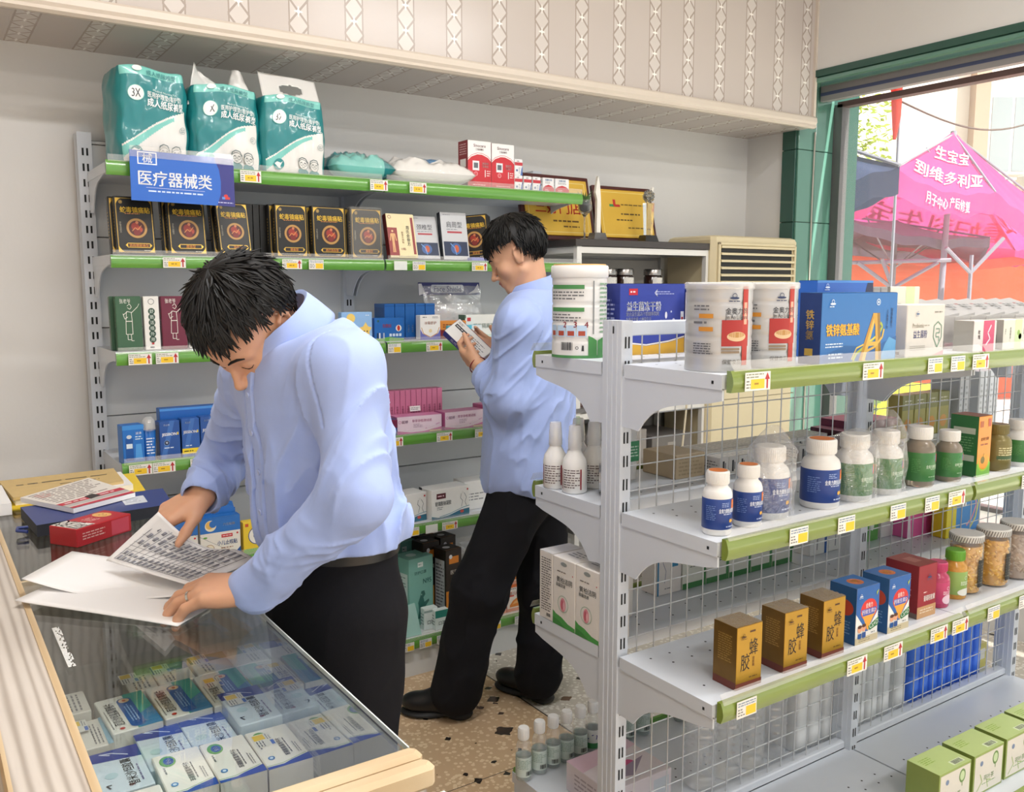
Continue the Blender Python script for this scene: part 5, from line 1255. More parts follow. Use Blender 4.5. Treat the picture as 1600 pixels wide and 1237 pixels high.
def ribs(mb, r, z0, z1, n, m):
    for i in range(n):
        a = 2 * math.pi * i / n
        mb.box(-.0006, .0006, 0, .001, 0, 1, m) if False else None

def hat_logo(f, u, v, s, col):
    """small round-hat health-food mark"""
    w, h = f.w, f.h
    f.k += 1
    f.ring(u, v + s * .25, s * .42, s * .42, s * .10, col); f.ell(u, v - s * .15, s * .85, s * .20, col); f.k += 1; f.micro(u - s, v - s * .85, u + s, v - s * .5, 1, col)

# --- cans with a red bowl picture
CAN = M('silver_can', 'bdbcbc', .32, metal=.35, var=.05, scale=20)
def milk_can(loc, label, lean=0):
    r = empty('powder_can', loc, 0, label, 'can', 'silver powder cans on the top island shelf'); R = .0625; H = .162
    b = MB(); prof = [(0, 0), (R, 0), (R + .001, .004)]
    for z in np.linspace(.01, H - .012, 40):
        prof.append((R - .0016 * max(0, math.cos((z / H) * 2 * math.pi * 5.0)) ** 6, z))
    prof += [(R + .001, H - .006), (R + .001, H), (0, H)]
    b.lathe(prof, CAN, 48)
    f = wrap_of(b, R + .0009, H, 0.0, -.35); W = f.w; c = W / 2
    f.draw([('r', .44, .30, .585, .60, 'a82a24'), ('r', .545, .08, .58, .985, 'b23024'), ('r', .553, .55, .572, .80, 'e8a890')])
    f.ell(c + .006, .30 * H + .018, .020, .009, 'd8b890'); f.ell(c + .006, .30 * H + .021, .017, .005, 'b8894a')
    f.draw([('t', .515, .70, .075, '金奥力牌', '3a3a3e', {'w': .12, 'bold': .01}), ('t', .515, .635, .05, 'Jin Ao Li Brand', '4a4a4e', {'w': .12}), ('r', .44, .255, .53, .28, '8f7a62'), ('r', .44, .22, .53, .245, '8f7a62'),
            ('r', .33, .62, .40, .67, 'c8862c'), ('r', .33, .47, .40, .52, 'c8862c'), ('m', .30, .70, .38, .78, 2, '66666a'), ('m', .30, .54, .40, .60, 1, '66666a'), ('m', .30, .20, .40, .34, 5, '55555a'), ('t', .49, .12, .055, '保健食品', '77716c', {'w': .09})])
    hat_logo(f, c - .001, .86 * H, .011, '2f3a5f'); b.build('can_body', r)
    b = MB(); b.lathe([(R + .0025, H - .008), (R + .0035, H - .006), (R + .0035, H + .003), (R + .001, H + .005), (R - .004, H + .001), (0, H + .001)], clear('lid_clear', gloss=.06, milk=.35, milk_col=(.9, .9, .9)), 48); b.build('lid', r)
z1 = GSURF[1] + .0004
milk_can((1.290, 1.205, z1), 'silver powder can with red bowl picture, nearest the island end post')
milk_can((1.430, 1.212, z1), 'silver powder can with red bowl picture, next to the blue gift boxes')

# --- blue amino acid gift box
def big_a(f, s=1.0):
    A = [(.585, .02), (.64, .02), (.66, .22), (.76, .22), (.765, .02), (.83, .02), (.80, .66), (.72, .66)]
    return [('p', [(.49, 0), (.545, 0), (.70, .68), (.66, .68)], 'b8862c'), ('p', [(.53, 0), (.575, 0), (.715, .70), (.69, .70)], 'd8ac4a'), ('p', [(.66, .70), (.74, .70), (.775, 0), (.72, 0), (.70, .5)], 'c89a38'), ('p', [(.72, .70), (.755, .70), (.80, 0), (.765, 0)], '8f6a22'), ('r', .60, .22, .74, .28, 'd8ac4a')]
ABOX = {'front': [('p', [(0, 0), (1, 0), (1, .35), (.7, .2), (.3, .25), (0, .1)], '1f5c98'), ('p', [(.78, .0), (1, 0), (1, .28), (.9, .34), (.84, .22)], '5a9ac8'),
        ('l', [(.42, .02), (.46, .12), (.60, .24), (.76, .40), (.80, .50), (.77, .56)], .022, 'a9b23a'), ('l', [(.40, .04), (.46, .20), (.62, .28), (.72, .36)], .012, 'e0c050')] + big_a(0) +
        [('l', [(.58, .14), (.70, .20), (.80, .34), (.82, .46)], .02, 'd8ac4a'), ('t', .275, .47, .17, '铁锌氨基酸', 'b06a1c', {'w': .42, 'bold': .05}), ('t', .27, .475, .17, '铁锌氨基酸', 'f6c63a', {'w': .42, 'bold': .02}),
         ('m', .06, .22, .30, .30, 2, 'd5e2ee'), ('m', .10, .06, .28, .16, 2, 'c5d6e6'), ('t', .86, .60, .055, '儿童青少年', '1a3f70', {'vert': True, 'w': .04}), ('t', .92, .62, .055, '增强免疫力', '1a3f70', {'vert': True, 'w': .04}), ('o', .73, .86, .026, .006, 'dce8f2'), ('e', .73, .86, .01, 'dce8f2')],
        'left': [('r', 0, 0, 1, 1, '22386f'), ('r', .28, .12, .66, .22, 'c8a44a'), ('t', .48, .48, .13, '铁锌氨基', 'c8a44a', {'vert': True, 'w': .5, 'bold': .03})], 'top': [('r', 0, 0, 1, 1, '3a78b0')]}
mb = carton_mesh(.272, .052, .146, '2a6cae', ABOX); f = face_of(mb, .272, .052, .146, 'front'); f.k = 30; hat_logo(f, .035, .125, .011, 'dce8f2')
tag(mb.build('gift_box', loc=(1.668, 1.185, z1), rot=(0, 0, .03)), 'blue gift box with large golden letter A, standing in front', 'gift box')
mb = carton_mesh(.21, .05, .172, '2a62b8', {'front': [('p', [(.62, 0), (1, 0), (1, 1), (.9, 1)], '1c2448'), ('r', 0, .97, 1, 1, '4a8ad0')], 'top': [('r', 0, 0, 1, 1, '3a6ab0'), ('m', .3, .3, .7, .7, 2, 'e0e6ee')]}); f = face_of(mb, .21, .05, .172, 'front'); f.k = 30; hat_logo(f, .035, .158, .010, 'dce8f2')
tag(mb.build('gift_box', loc=(1.775, 1.30, z1), rot=(0, 0, .02)), 'deep blue gift box with its top showing behind the golden A box', 'gift box')
# --- probiotic and supplement boxes
mb = carton_mesh(.155, .075, .118, 'd2cac0', {'front': [('t', .30, .60, .09, 'Probiotic', '9a9682', {'w': .30, 'bold': .01}), ('m', .46, .57, .6, .62, 1, 'a09a8a'), ('t', .36, .43, .15, '益生菌粉', '4a4e86', {'w': .36}), ('m', .1, .12, .5, .22, 3, 'a29a90'), ('m', .72, .82, .92, .88, 1, '8a847a'),
        ('l', [(.72, .58), (.82, .66), (.92, .58), (.93, .36), (.82, .16), (.71, .36), (.72, .58)], .02, '6f8f78'), ('l', [(.77, .52), (.87, .52), (.87, .44), (.78, .44), (.78, .36), (.86, .36), (.86, .28)], .018, '6f8f78'), ('p', [(.7, 0), (1, 0), (1, .1)], 'd8a0a4')], 'left': [('r', .2, .05, .8, .1, '8a6a60')]})
f = face_of(mb, .155, .075, .118, 'front'); f.k = 30; hat_logo(f, .04, .098, .008, '4a6a9a')
tag(mb.build('probiotic_box', loc=(1.925, 1.205, z1), rot=(0, 0, .02)), 'beige probiotic box with green shield outline on top island shelf', 'box')
def leaf_box(w, d, h, c1, pic): return carton_mesh(w, d, h, 'd9d4c4', {'front': [('r', .52, 0, .82, 1, 'c9d8a4'), ('t', .32, .55, .09, '天然复合', '4a5a3a', {'vert': True, 'w': .2}), ('t', .10, .6, .06, '营养片', '5a5a4a', {'vert': True}), ('e', .68, .30, .11, c1, .16), ('e', .62, .42, .07, c1, .1), ('e', .75, .42, .07, c1, .1), ('e', .68, .55, .06, c1, .09), ('t', .92, .6, .05, '健康食品', '77806a', {'vert': True})], 'left': [('r', 0, 0, 1, 1, '9a958e'), ('b', .3, .2, .7, .5)]})
GLB = 'leaf-pattern boxes on the top island shelf'
tag(leaf_box(.125, .06, .158, '8fb050', 0).build('supplement_box', loc=(2.055, 1.335, z1)), 'tall box with green hops picture, behind the beige probiotic box', 'box', GLB)
for k, x in enumerate((1.948, 1.978)):
    carton('supplement_box', ('grey box side-on behind golden A box', 'second grey box side-on, touching the tall hops box')[k], 'box', .028, .06, .157, '8f8d8c', {'front': [('r', .1, .05, .9, .95, '9a9897'), ('b', .3, .15, .7, .4)]}, (x - .01, 1.335, z1), group='grey boxes seen side-on')
for k, (x, c, lb) in enumerate(((2.195, 'c8466a', 'small box with pink panel beside the beige probiotic box'), (2.335, '8fb050', 'small box with green hops picture between pink and blue ones'), (2.475, '6a8fc0', 'small box with pale blue picture, third in the front row'), (2.615, '8fb050', 'small box at right edge of the front row'))):
    if k == 0: mb = carton_mesh(.105, .05, .075, 'd9cfc8', {'front': [('r', .42, .0, .9, 1, 'c8466a'), ('l', [(.55, .2), (.72, .4), (.62, .6), (.75, .85)], .04, 'f0d0d8'), ('t', .24, .55, .14, '玫瑰', '6a4a50', {'vert': True})], 'left': [('r', 0, 0, 1, 1, '9a958e')]})
    else: mb = leaf_box(.11, .05, .075, c, 0)
    tag(mb.build('supplement_box', loc=(x, 1.20, z1)), lb, 'box', GLB)
r = empty('sachet_tray', (2.44, 1.325, z1), 0, 'clear tray heaped with grey sachets on the top island shelf', 'tray')
b = MB(); P = [(-.28, -.06, 0), (.28, -.06, 0), (.28, .06, 0), (-.28, .06, 0)]
b.loft([P, [(x * 1.02, y * 1.05, .085) for x, y, _ in P], [(x * 1.0, y * 1.0, .085) for x, y, _ in P], [(x * .98, y * .98, .004) for x, y, _ in P]], FILM, False); b.build('tray_body', r)
for k in range(7):
    b = MB(); x0 = -.24 + k * .075
    b.loft([[(x0 - .045, -.05, .02), (x0 + .055, -.05, .02), (x0 + .055, .05, .02), (x0 - .045, .05, .02)], [(x0 - .045, -.052, .080), (x0 + .05, -.05, .090), (x0 + .04, .05, .125), (x0 - .02, .05, .120)]], M('grey_sachet', 'a9a6a4', .4, var=.06), False)
    Face(b, lambda u, v, e: (x0 - .035 + u, -.04 + v, .092 + .33 * v + e + .004), .075, .07).draw([('m', .2, .2, .9, .7, 2, '4a4a4e'), ('r', .1, .6, .3, .7, '8a3030')])
    tag(b.build('sachet', loc=(2.44, 1.325, z1)), 'grey sachet in the clear tray, %s from the left' % ('first', 'second', 'third', 'fourth', 'fifth', 'sixth', 'seventh')[k], 'sachet', 'grey sachets heaped in the tray')

# --- back side of the top shelf: white tub and blue probiotic gift boxes
r = empty('powder_tub', (1.268, 1.608, z1), 0, 'white powder tub with green base and preparation pictures on top shelf', 'tub'); R = .062; H = .178
b = MB(); prof = [(0, 0), (R, 0)]
for z in np.linspace(.004, H, 40): prof.append((R - .0018 * (math.cos((z / H) * 2 * math.pi * 4.5) > .93), z))
b.lathe(prof + [(0, H)], WHITEP, 48)
f = wrap_of(b, R + .0006, H, 0, -.62); G = '4a8a4c'
f.draw([('r', .24, .0, .80, .035, G), ('p', [(.545, 0), (.60, 0), (.60, .22), (.57, .26), (.545, .28)], G), ('p', [(.605, 0), (.65, 0), (.65, .26), (.63, .24), (.605, .22)], G), ('r', .572, .3, .580, .96, '8a8c8c'),
        ('r', .30, .86, .52, .91, G), ('r', .30, .58, .52, .63, G), ('m', .30, .72, .54, .84, 3, '6a6a6a'), ('m', .30, .45, .5, .56, 3, '6a6a6a'), ('m', .62, .3, .70, .95, 12, '8fae90')])
for k in range(3):
    u0 = .355 + .062 * k; f.draw([('r', u0, .27, u0 + .055, .41, 'b8d0e6'), ('r', u0 + .008, .28, u0 + .047, .34, 'a8452c'), ('t', u0 + .052, .42, .075, '234'[k], '8a2430', {'bold': .03})])
f.draw([('r', .30, .27, .345, .41, 'b8d0e6'), ('r', .305, .28, .338, .34, 'a8452c'), ('b', .385, .10, .455, .20), ('o', .48, .13, .009, .003, '333333'), ('p', [(.505, .09), (.52, .09), (.518, .16), (.508, .16)], '2a2a2a')]); b.build('tub_body', r)
b = MB(); b.lathe([(R + .002, H), (R + .003, H + .002), (R + .003, H + .024), (R + .001, H + .027), (0, H + .027)], WHITEP, 48); b.lathe([(0, H + .0272), (R - .002, H + .0272), (R - .003, H + .030), (0, H + .030)], M('tan_lid_top', 'c89a5a', .4), 48); b.build('lid', r)
def pro_box(): return carton_mesh(.205, .075, .165, '39479c', {'front': [('p', [(0, 0), (1, 0), (1, .22), (.75, .16), (.4, .12), (0, .18)], 'd8a83a'), ('l', [(0, .19), (.4, .135), (.75, .175), (1, .235)], .016, 'e9e6e0'), ('t', .36, .68, .135, '益生菌冻干粉', 'f0f0f4', {'w': .52, 'bold': .02}), ('t', .34, .575, .06, '复合益生菌冻干粉固体饮料', 'e0e2f0', {'w': .5}), ('t', .28, .50, .06, '九株益生菌 六种益生元', 'e0e2f0', {'w': .38}), ('r', .13, .84, .26, .93, 'c8303a'), ('m', .15, .86, .24, .91, 1, 'f5e0e0'), ('m', .55, .84, .85, .9, 2, 'a8b0da'), ('l', [(.52, .87), (.56, .92), (.54, .87), (.56, .82), (.52, .87)], .01, 'd0d4ea'), ('e', .70, .55, .018, 'e6e6ee', .05), ('e', .62, .47, .012, 'e6e6ee'), ('e', .78, .60, .012, 'c8ccea'), ('e', .82, .48, .02, 'c8ccea'), ('r', .93, .35, .98, .60, 'e8e8ea'), ('r', .94, .42, .97, .52, 'b03038')], 'left': [('r', 0, 0, 1, 1, '2c3884'), ('m', .25, .3, .75, .8, 8, 'aab2e0')], 'top': [('r', 0, 0, 1, 1, '4a58aa')]})
GBP = 'navy probiotic gift boxes on back side of the top shelf'
for k, (x, y, lb) in enumerate(((1.452, 1.60, 'navy and gold probiotic gift box with white title, next to the white tub'), (1.668, 1.605, 'navy and gold probiotic gift box, right one, behind the silver cans'))):
    o = tag(pro_box().build('gift_box', loc=(x, y, z1), rot=(0, 0, .0)), lb, 'gift box', GBP)
carton('white_carton', 'slim white carton standing against the navy gift box above top rail', 'carton', .018, .06, .145, 'dcd9d4', {'front': [('r', .1, .35, .9, .6, 'c0303a')]}, (1.552, 1.52, z1))

# --- supplement bottles
def bottle(name, loc, r, h, body, label, text, lab, cap=WHITEP, grp=None, z_lab=(.10, .58), glassy=False, bag=None, extra=None, rz=0.0, ribcap=True):
    o = empty(name, loc, rz, lab, 'bottle', grp)
    hs = h * .70; hc = h * .80; rc = r * .74
    b = MB(); prof = [(0, 0), (r * .92, 0), (r, h * .03), (r, h * .60), (r * .985, h * .64), (r * .90, hs), (rc * .92, hs + (hc - hs) * .55), (rc * .9, hc), (0, hc)]
    b.lathe(prof, body, 36); b.build('bottle_body', o)
    z0, z1_ = h * z_lab[0], h * z_lab[1]; H = z1_ - z0
    b = MB(); b.lathe([(r + .0003, z0), (r + .0006, z0 + .0005), (r + .0006, z1_ - .0005), (r + .0003, z1_)], label, 36, cap=False)
    f = wrap_of(b, r + .0007, H, z0, 0.0); f.draw(text); b.build('label', o)
    b = MB(); n = 48
    prof = [(rc, hc - h * .01), (rc * 1.03, hc), (rc * 1.03, h * .985), (rc * .97, h), (0, h)]
    b.lathe(prof, cap, n)
    for i in range(n):
        a = 2 * math.pi * i / n; b.tube([(rc * 1.03 * math.cos(a), rc * 1.03 * math.sin(a), hc + .001), (rc * 1.03 * math.cos(a), rc * 1.03 * math.sin(a), h * .975)], .0006, cap, 4)
    if extra: b.lathe([(0, h + .0004), (rc * .85, h + .0004), (rc * .85, h + .0003)], extra, 24, cap=False)
    b.build('cap', o)
    if bag:
        rnd = random.Random(int(loc[0] * 1e4)); off = Vector((rnd.random() * 9, rnd.random() * 9, 0)); top = h * bag
        def S(u, v):
            a = u * 2 * math.pi
            if v < .72: rr = r * (1.10 + .10 * (1 - v)) ; z = v / .72 * h * .92
            else:
                t = (v - .72) / .28; rr = r * 1.10 * (1 - t) ** .8 + .006; z = h * .92 + (top - h * .92) * t
            rr *= 1 + .16 * mnoise.noise(Vector((math.cos(a) * 2.2, math.sin(a) * 2.2, v * 3)) + off) + .06 * math.sin(a * 9 + v * 6)
            lean = .022 * max(0, v - .5)
            return Vector((rr * math.cos(a) + lean, rr * math.sin(a), max(.0004, z)))
        b = MB(); b.grid(S, 56, 30, BAG); b.build('plastic_bag', o)
    return o
NAVY = M('navy_label', '1f3d84', .35, var=.05); GRN = M('green_label', '3f7a3e', .35, var=.10, scale=20); ORANGE = M('orange_print', 'e07a2c', .4)
def lab_fish(o='e07a2c'): return [('r', .545, .66, .62, .97, o), ('m', .555, .76, .61, .88, 1, 'f8e0c8'), ('t', .50, .62, .15, '金奥力牌鱼油软胶囊', 'e6ebf5', {'w': .22}), ('m', .44, .48, .58, .54, 1, 'c5d0ea'), ('e', .53, .28, .018, 'e8b04a', .06), ('p', [(.545, .28), (.565, .36), (.565, .2)], 'e8b04a'), ('m', .47, .06, .60, .14, 1, 'c5d0ea'), ('m', .42, .74, .50, .9, 3, '9fb2dc'), ('m', .25, .3, .36, .8, 8, '6f88c0')]
def lab_green(): return [('r', .545, .66, .62, .95, 'd8542c'), ('m', .555, .76, .61, .86, 1, 'f8e0c8'), ('t', .50, .52, .12, '金奥力牌软胶囊', 'cfe0c5', {'w': .18}), ('m', .46, .40, .58, .46, 1, 'aac8a0'), ('e', .60, .25, .012, 'e8c04a', .05), ('p', [(.40, .7), (.54, .7), (.54, .92), (.47, .82)], '3a78b0'), ('m', .44, .14, .54, .2, 1, 'aac8a0'), ('m', .27, .3, .36, .8, 8, '5f9a5a')]
z2 = GSURF[2] + .0004
GF = 'blue-labelled white bottles on the middle island shelf'; GG = 'green-labelled bottles on the middle island shelf'
bottle('supplement_bottle', (1.268, 1.175, z2), .0285, .123, WHITEP, NAVY, lab_fish(), 'small white bottle with blue label and orange-topped cap, nearest shelf end', grp=GF, extra=ORANGE)
bottle('supplement_bottle', (1.362, 1.182, z2), .0285, .123, WHITEP, NAVY, lab_fish(), 'small white bottle with blue label and orange-topped cap, second from shelf end', grp=GF, extra=ORANGE)
bottle('supplement_bottle', (1.452, 1.205, z2), .041, .148, WHITEP, NAVY, lab_fish(), 'large white blue-labelled bottle wrapped in a clear knotted bag', grp=GF, bag=1.28)
bottle('supplement_bottle', (1.612, 1.20, z2), .041, .148, WHITEP, NAVY, lab_fish(), 'large unwrapped white bottle with blue label between two bagged bottles', grp=GF, extra=ORANGE)
bottle('supplement_bottle', (1.728, 1.20, z2), .041, .148, WHITEP, GRN, lab_green(), 'green-labelled bottle in a loose flat-topped clear bag', grp=GG, bag=1.07)
bottle('supplement_bottle', (1.845, 1.20, z2), .038, .145, WHITEP, GRN, lab_green(), 'green-labelled bottle in a tall pointed clear bag', grp=GG, bag=1.32)
CLR = M('amber_clear_plastic', 'c9b9a4', .08, var=.1, trans=.6)
bottle('supplement_bottle', (1.982, 1.20, z2), .036, .142, CLR, GRN, lab_green(), 'clear bottle with dark green label and white cap, taller of the pair', grp=GG)
bottle('supplement_bottle', (2.092, 1.19, z2), .031, .124, CLR, GRN, lab_green(), 'clear bottle with dark green label and white cap, shorter of the pair', grp=GG)
OBX = {'front': [('r', 0, 0, 1, .22, '7ab648'), ('e', .5, .22, .42, '9ac83a', .14), ('e', .5, .24, .36, 'e8982c', .13), ('t', .5, .62, .055, '金奥力牌', 'a04a1c', {'w': .6}), ('m', .2, .5, .8, .56, 1, 'a05a2c'), ('e', .42, .27, .15, '7a6a2a', .06), ('r', .1, .82, .35, .92, 'b85a22'), ('r', .7, .82, .9, .95, 'c0503a'), ('l', [(.42, .32), (.5, .38)], .03, '4a5a22')],
       'left': [('r', 0, 0, 1, 1, '2f6b3c'), ('r', .12, .25, .9, .35, 'b8c0b0'), ('r', .12, .70, .9, .80, 'b8c0b0'), ('m', .15, .4, .85, .66, 6, '6a9a6a')], 'top': [('r', 0, 0, 1, 1, '8a5040')]}
carton('supplement_box', 'tall orange and dark green box with kiwi-like fruit picture among bottles', 'box', .062, .072, .152, 'e8963a', OBX, (2.205, 1.20, z2), 0.0)
OLIVE = M('olive_gold_plastic', '7d7140', .3, metal=.2, var=.06)
bottle('supplement_bottle', (2.315, 1.19, z2), .034, .12, OLIVE, OLIVE, [('m', .35, .3, .65, .9, 6, 'd8d0a0'), ('r', .33, .35, .67, .5, '3f5a34')], 'olive gold bottle with matching cap beside the orange box', cap=OLIVE)
bottle('supplement_bottle', (2.425, 1.19, z2), .034, .122, WHITEP, GRN, lab_green(), 'white-capped green-labelled bottle at right edge of middle shelf', grp=GG)
bottle('supplement_bottle', (2.53, 1.19, z2), .034, .122, WHITEP, GRN, lab_green(), 'white-capped green-labelled bottle furthest right, cut by picture edge', grp=GG)

# --- back of the middle shelf: spray bottles, tape roll, rows of white boxes
def spray(loc, lab, rz=0):
    o = empty('spray_bottle', loc, rz, lab, 'spray bottle', 'white spray bottles on back side of the middle shelf')
    b = MB(); b.lathe([(0, 0), (.026, 0), (.029, .004), (.029, .062), (.026, .078), (.016, .094), (.0125, .104), (.0125, .108), (0, .108)], WHITEP, 30)
    f = wrap_of(b, .0293, .05, .010, -1.0); f.draw([('m', .40, .05, .62, .95, 8, '6a5a5a'), ('r', .625, .0, .645, .95, '8a2430'), ('r', .36, 0, .375, .95, '8a2430')]); b.build('bottle_body', o)
    b = MB(); b.lathe([(.0145, .100), (.016, .102), (.0155, .125), (.0135, .152), (.012, .156), (0, .157)], clear('frosted_overcap', gloss=.05, milk=.55, milk_col=(.92, .91, .9)), 24); b.lathe([(.006, .105), (.008, .13), (.004, .14), (0, .14)], WHITEP, 12); b.build('overcap', o)
for x, y, lb in ((1.245, 1.665, 'white spray bottle at the left corner, furthest from island post'), (1.252, 1.600, 'white spray bottle at front of the cluster by shelf end'), (1.325, 1.680, 'white spray bottle at back of the cluster, its overcap standing highest'), (1.322, 1.617, 'white spray bottle right behind the front one'), (1.388, 1.655, 'white spray bottle mostly hidden by the island end post')):
    spray((x, y, z2), lb)
b = MB(); n = 32
b.loft([[(.034 * math.cos(a), 0, .036 + .034 * math.sin(a)) for a in np.linspace(0, 2 * math.pi, n, endpoint=False)], [(.034 * math.cos(a), .02, .036 + .034 * math.sin(a)) for a in np.linspace(0, 2 * math.pi, n, endpoint=False)], [(.026 * math.cos(a), .02, .036 + .026 * math.sin(a)) for a in np.linspace(0, 2 * math.pi, n, endpoint=False)], [(.026 * math.cos(a), 0, .036 + .026 * math.sin(a)) for a in np.linspace(0, 2 * math.pi, n, endpoint=False)], [(.034 * math.cos(a), 0, .036 + .034 * math.sin(a)) for a in np.linspace(0, 2 * math.pi, n, endpoint=False)]], M('chrome_ring', 'c9c9cc', .15, metal=.9, var=.02), True, cap=False)
tag(b.build('metal_ring', loc=(1.305, 1.545, z2 - .001), rot=(0, 0, .9)), 'shiny metal ring standing on edge beside the spray bottles', 'ring')
o = empty('cream_tube', (1.455, 1.64, z2), 0, 'white and green cream tube standing just behind the wire mesh', 'tube')
b = MB(); b.loft([[(.02 * k * math.cos(a), .016 * k2 * math.sin(a), z) for a in np.linspace(0, 2 * math.pi, 20, endpoint=False)] for z, k, k2 in ((.03, .9, 1.1), (.08, 1, .8), (.142, 1.1, .15))], WHITEP); Face(b, lambda u, v, e: (-.016 + u, -.0165 - e, .045 + v), .032, .05).draw([('r', 0, 0, 1, 1, '4a9a6a'), ('m', .1, .2, .9, .8, 4, 'd5ead8')]); b.build('tube_body', o)
b = MB(); b.lathe([(0, 0), (.017, 0), (.017, .03), (0, .03)], WHITEP, 20); b.build('cap', o)
carton('flat_carton', 'tan carton lying behind the wire mesh left of white boxes', 'carton', .10, .12, .060, 'b5a284', {'front': [('m', .1, .1, .9, .9, 5, 'a08f72')]}, (1.585, 1.62, z2))
WB = {'front': [('r', .3, .2, .5, .8, '2f3136'), ('r', .55, .3, .65, .7, '6a6c70')], 'left': [('m', .1, .2, .9, .8, 4, '8a8a8a')], 'top': [('m', .08, .1, .9, .9, 5, 'bdbbb8'), ('r', 0, 0, 1, .03, 'a8a5a0')]}
gname = 'white ampoule boxes packed in rows behind the wire mesh'
proto = None; cnt = 0
ORD = ('first', 'second', 'third', 'fourth', 'fifth', 'sixth', 'seventh', 'eighth', 'ninth', 'tenth', 'eleventh', 'twelfth', 'thirteenth')
for row, (y, xs) in enumerate(((1.565, np.arange(1.665, 1.99, .034)), (1.655, np.arange(1.665, 2.20, .034)))):
    for k, x in enumerate(xs):
        if row == 0 and k in (7, 8): continue
        lb = 'white ampoule box in %s packed row, %s from tan carton' % (('nearer', 'farther')[row], (ORD + ('fourteenth', 'fifteenth', 'sixteenth'))[k])
        if proto is None: proto = carton('ampoule_box', lb, 'box', .032, .085, .048, 'dedcd8', WB, (x, y, z2), group=gname)
        else: dup(proto, (x, y, z2), 0, lb)
for k, x in enumerate((2.25, 2.33, 2.41)):
    carton('dark_tea_box', 'flat dark maroon box with pink top behind mesh, %s from left' % ORD[k], 'box', .076, .12, .055, '4a1626', {'top': [('r', 0, 0, 1, 1, 'c890a4')], 'front': [('o', .5, .5, .15, .03, 'b8a090')]}, (x, 1.63, z2), group='flat maroon boxes behind the mesh')
carton('pink_lid_box', 'flat pink-topped box lying on the maroon boxes behind mesh', 'box', .20, .13, .022, '6a1a3a', {'top': [('r', 0, 0, 1, 1, 'e06a92')]}, (2.36, 1.63, z2 + .0555))
for k in range(4):
    carton('honey_box', 'yellow-green box with orange picture behind mesh, %s of four' % ORD[k], 'box', .062, .05, .135, 'b0a856', {'front': [('r', 0, .65, 1, 1, '8a8a4a'), ('e', .5, .3, .3, 'd8983a', .15), ('m', .2, .75, .8, .9, 2, 'e0dcc0')]}, (2.56 + k * .066, 1.62, z2), group='yellow-green honey boxes behind the mesh')
for k in range(6):
    carton('grey_box', 'tall pale grey box behind mesh near right edge, %s of six' % ORD[k], 'box', .028, .10, .19, 'c5c8cc', {'front': [('r', 0, 0, .12, 1, '8a8e94'), ('m', .3, .2, .8, .8, 6, 'a5a8ac')]}, (2.83 + k * .031 + (.06 if k > 1 else 0), 1.63, z2), group='pale grey boxes behind the mesh')

# --- third shelf front
z3 = GSURF[3] + .0004
GOLDB = M('gold_card', 'c79a3c', .28, metal=.55, var=.08, scale=12); GOLDD = M('gold_card_dark', '7a5a24', .35, metal=.4, var=.15, scale=40)
def bee_box():
    mb = carton_mesh(.072, .062, .128, GOLDB, {'front': [('r', 0, 0, 1, .10, '7a3a2a'), ('t', .66, .64, .27, '蜂', '2a2018', {'w': .34, 'bold': .0}), ('t', .34, .42, .27, '胶', '2a2018', {'w': .34, 'bold': .0}), ('m', .5, .86, .8, .93, 1, '5a3a1a'), ('t', .66, .40, .05, '软胶囊', '8a5a2a', {'vert': True}), ('m', .5, .14, .85, .18, 1, '6a4a1a')],
        'left': [('r', 0, 0, 1, 1, GOLDD), ('r', 0, 0, 1, .12, '6a2f24'), ('m', .2, .4, .8, .85, 12, 'a8843c')], 'top': [('r', 0, 0, 1, 1, '94784a')]})
    f = face_of(mb, .072, .062, .128, 'front'); f.k = 30; hat_logo(f, .018, .108, .008, '5a3a1a')
    return mb
GBEE = 'gold propolis boxes on the third island shelf'
for k, (x, lb) in enumerate(((1.336, 'gold propolis box with black brush characters, nearest island end'), (1.478, 'gold propolis box with black brush characters, middle of three'), (1.602, 'gold propolis box with black brush characters, next to blue box'))):
    o = tag(bee_box().build('propolis_box', loc=(x, 1.172, z3), rot=(0, 0, -.03)), lb, 'box', GBEE)
    b = MB(); off = Vector((k * 3.3, 0, 0))
    b.grid(lambda u, v: (-.036 + .072 * u, -.031 + .062 * v, .1285 + .006 * abs(mnoise.noise(Vector((u * 5, v * 5, 0)) + off)) * (1 if .05 < u < .95 else 0)), 14, 14, BAG); b.build('crinkled_wrap', o)
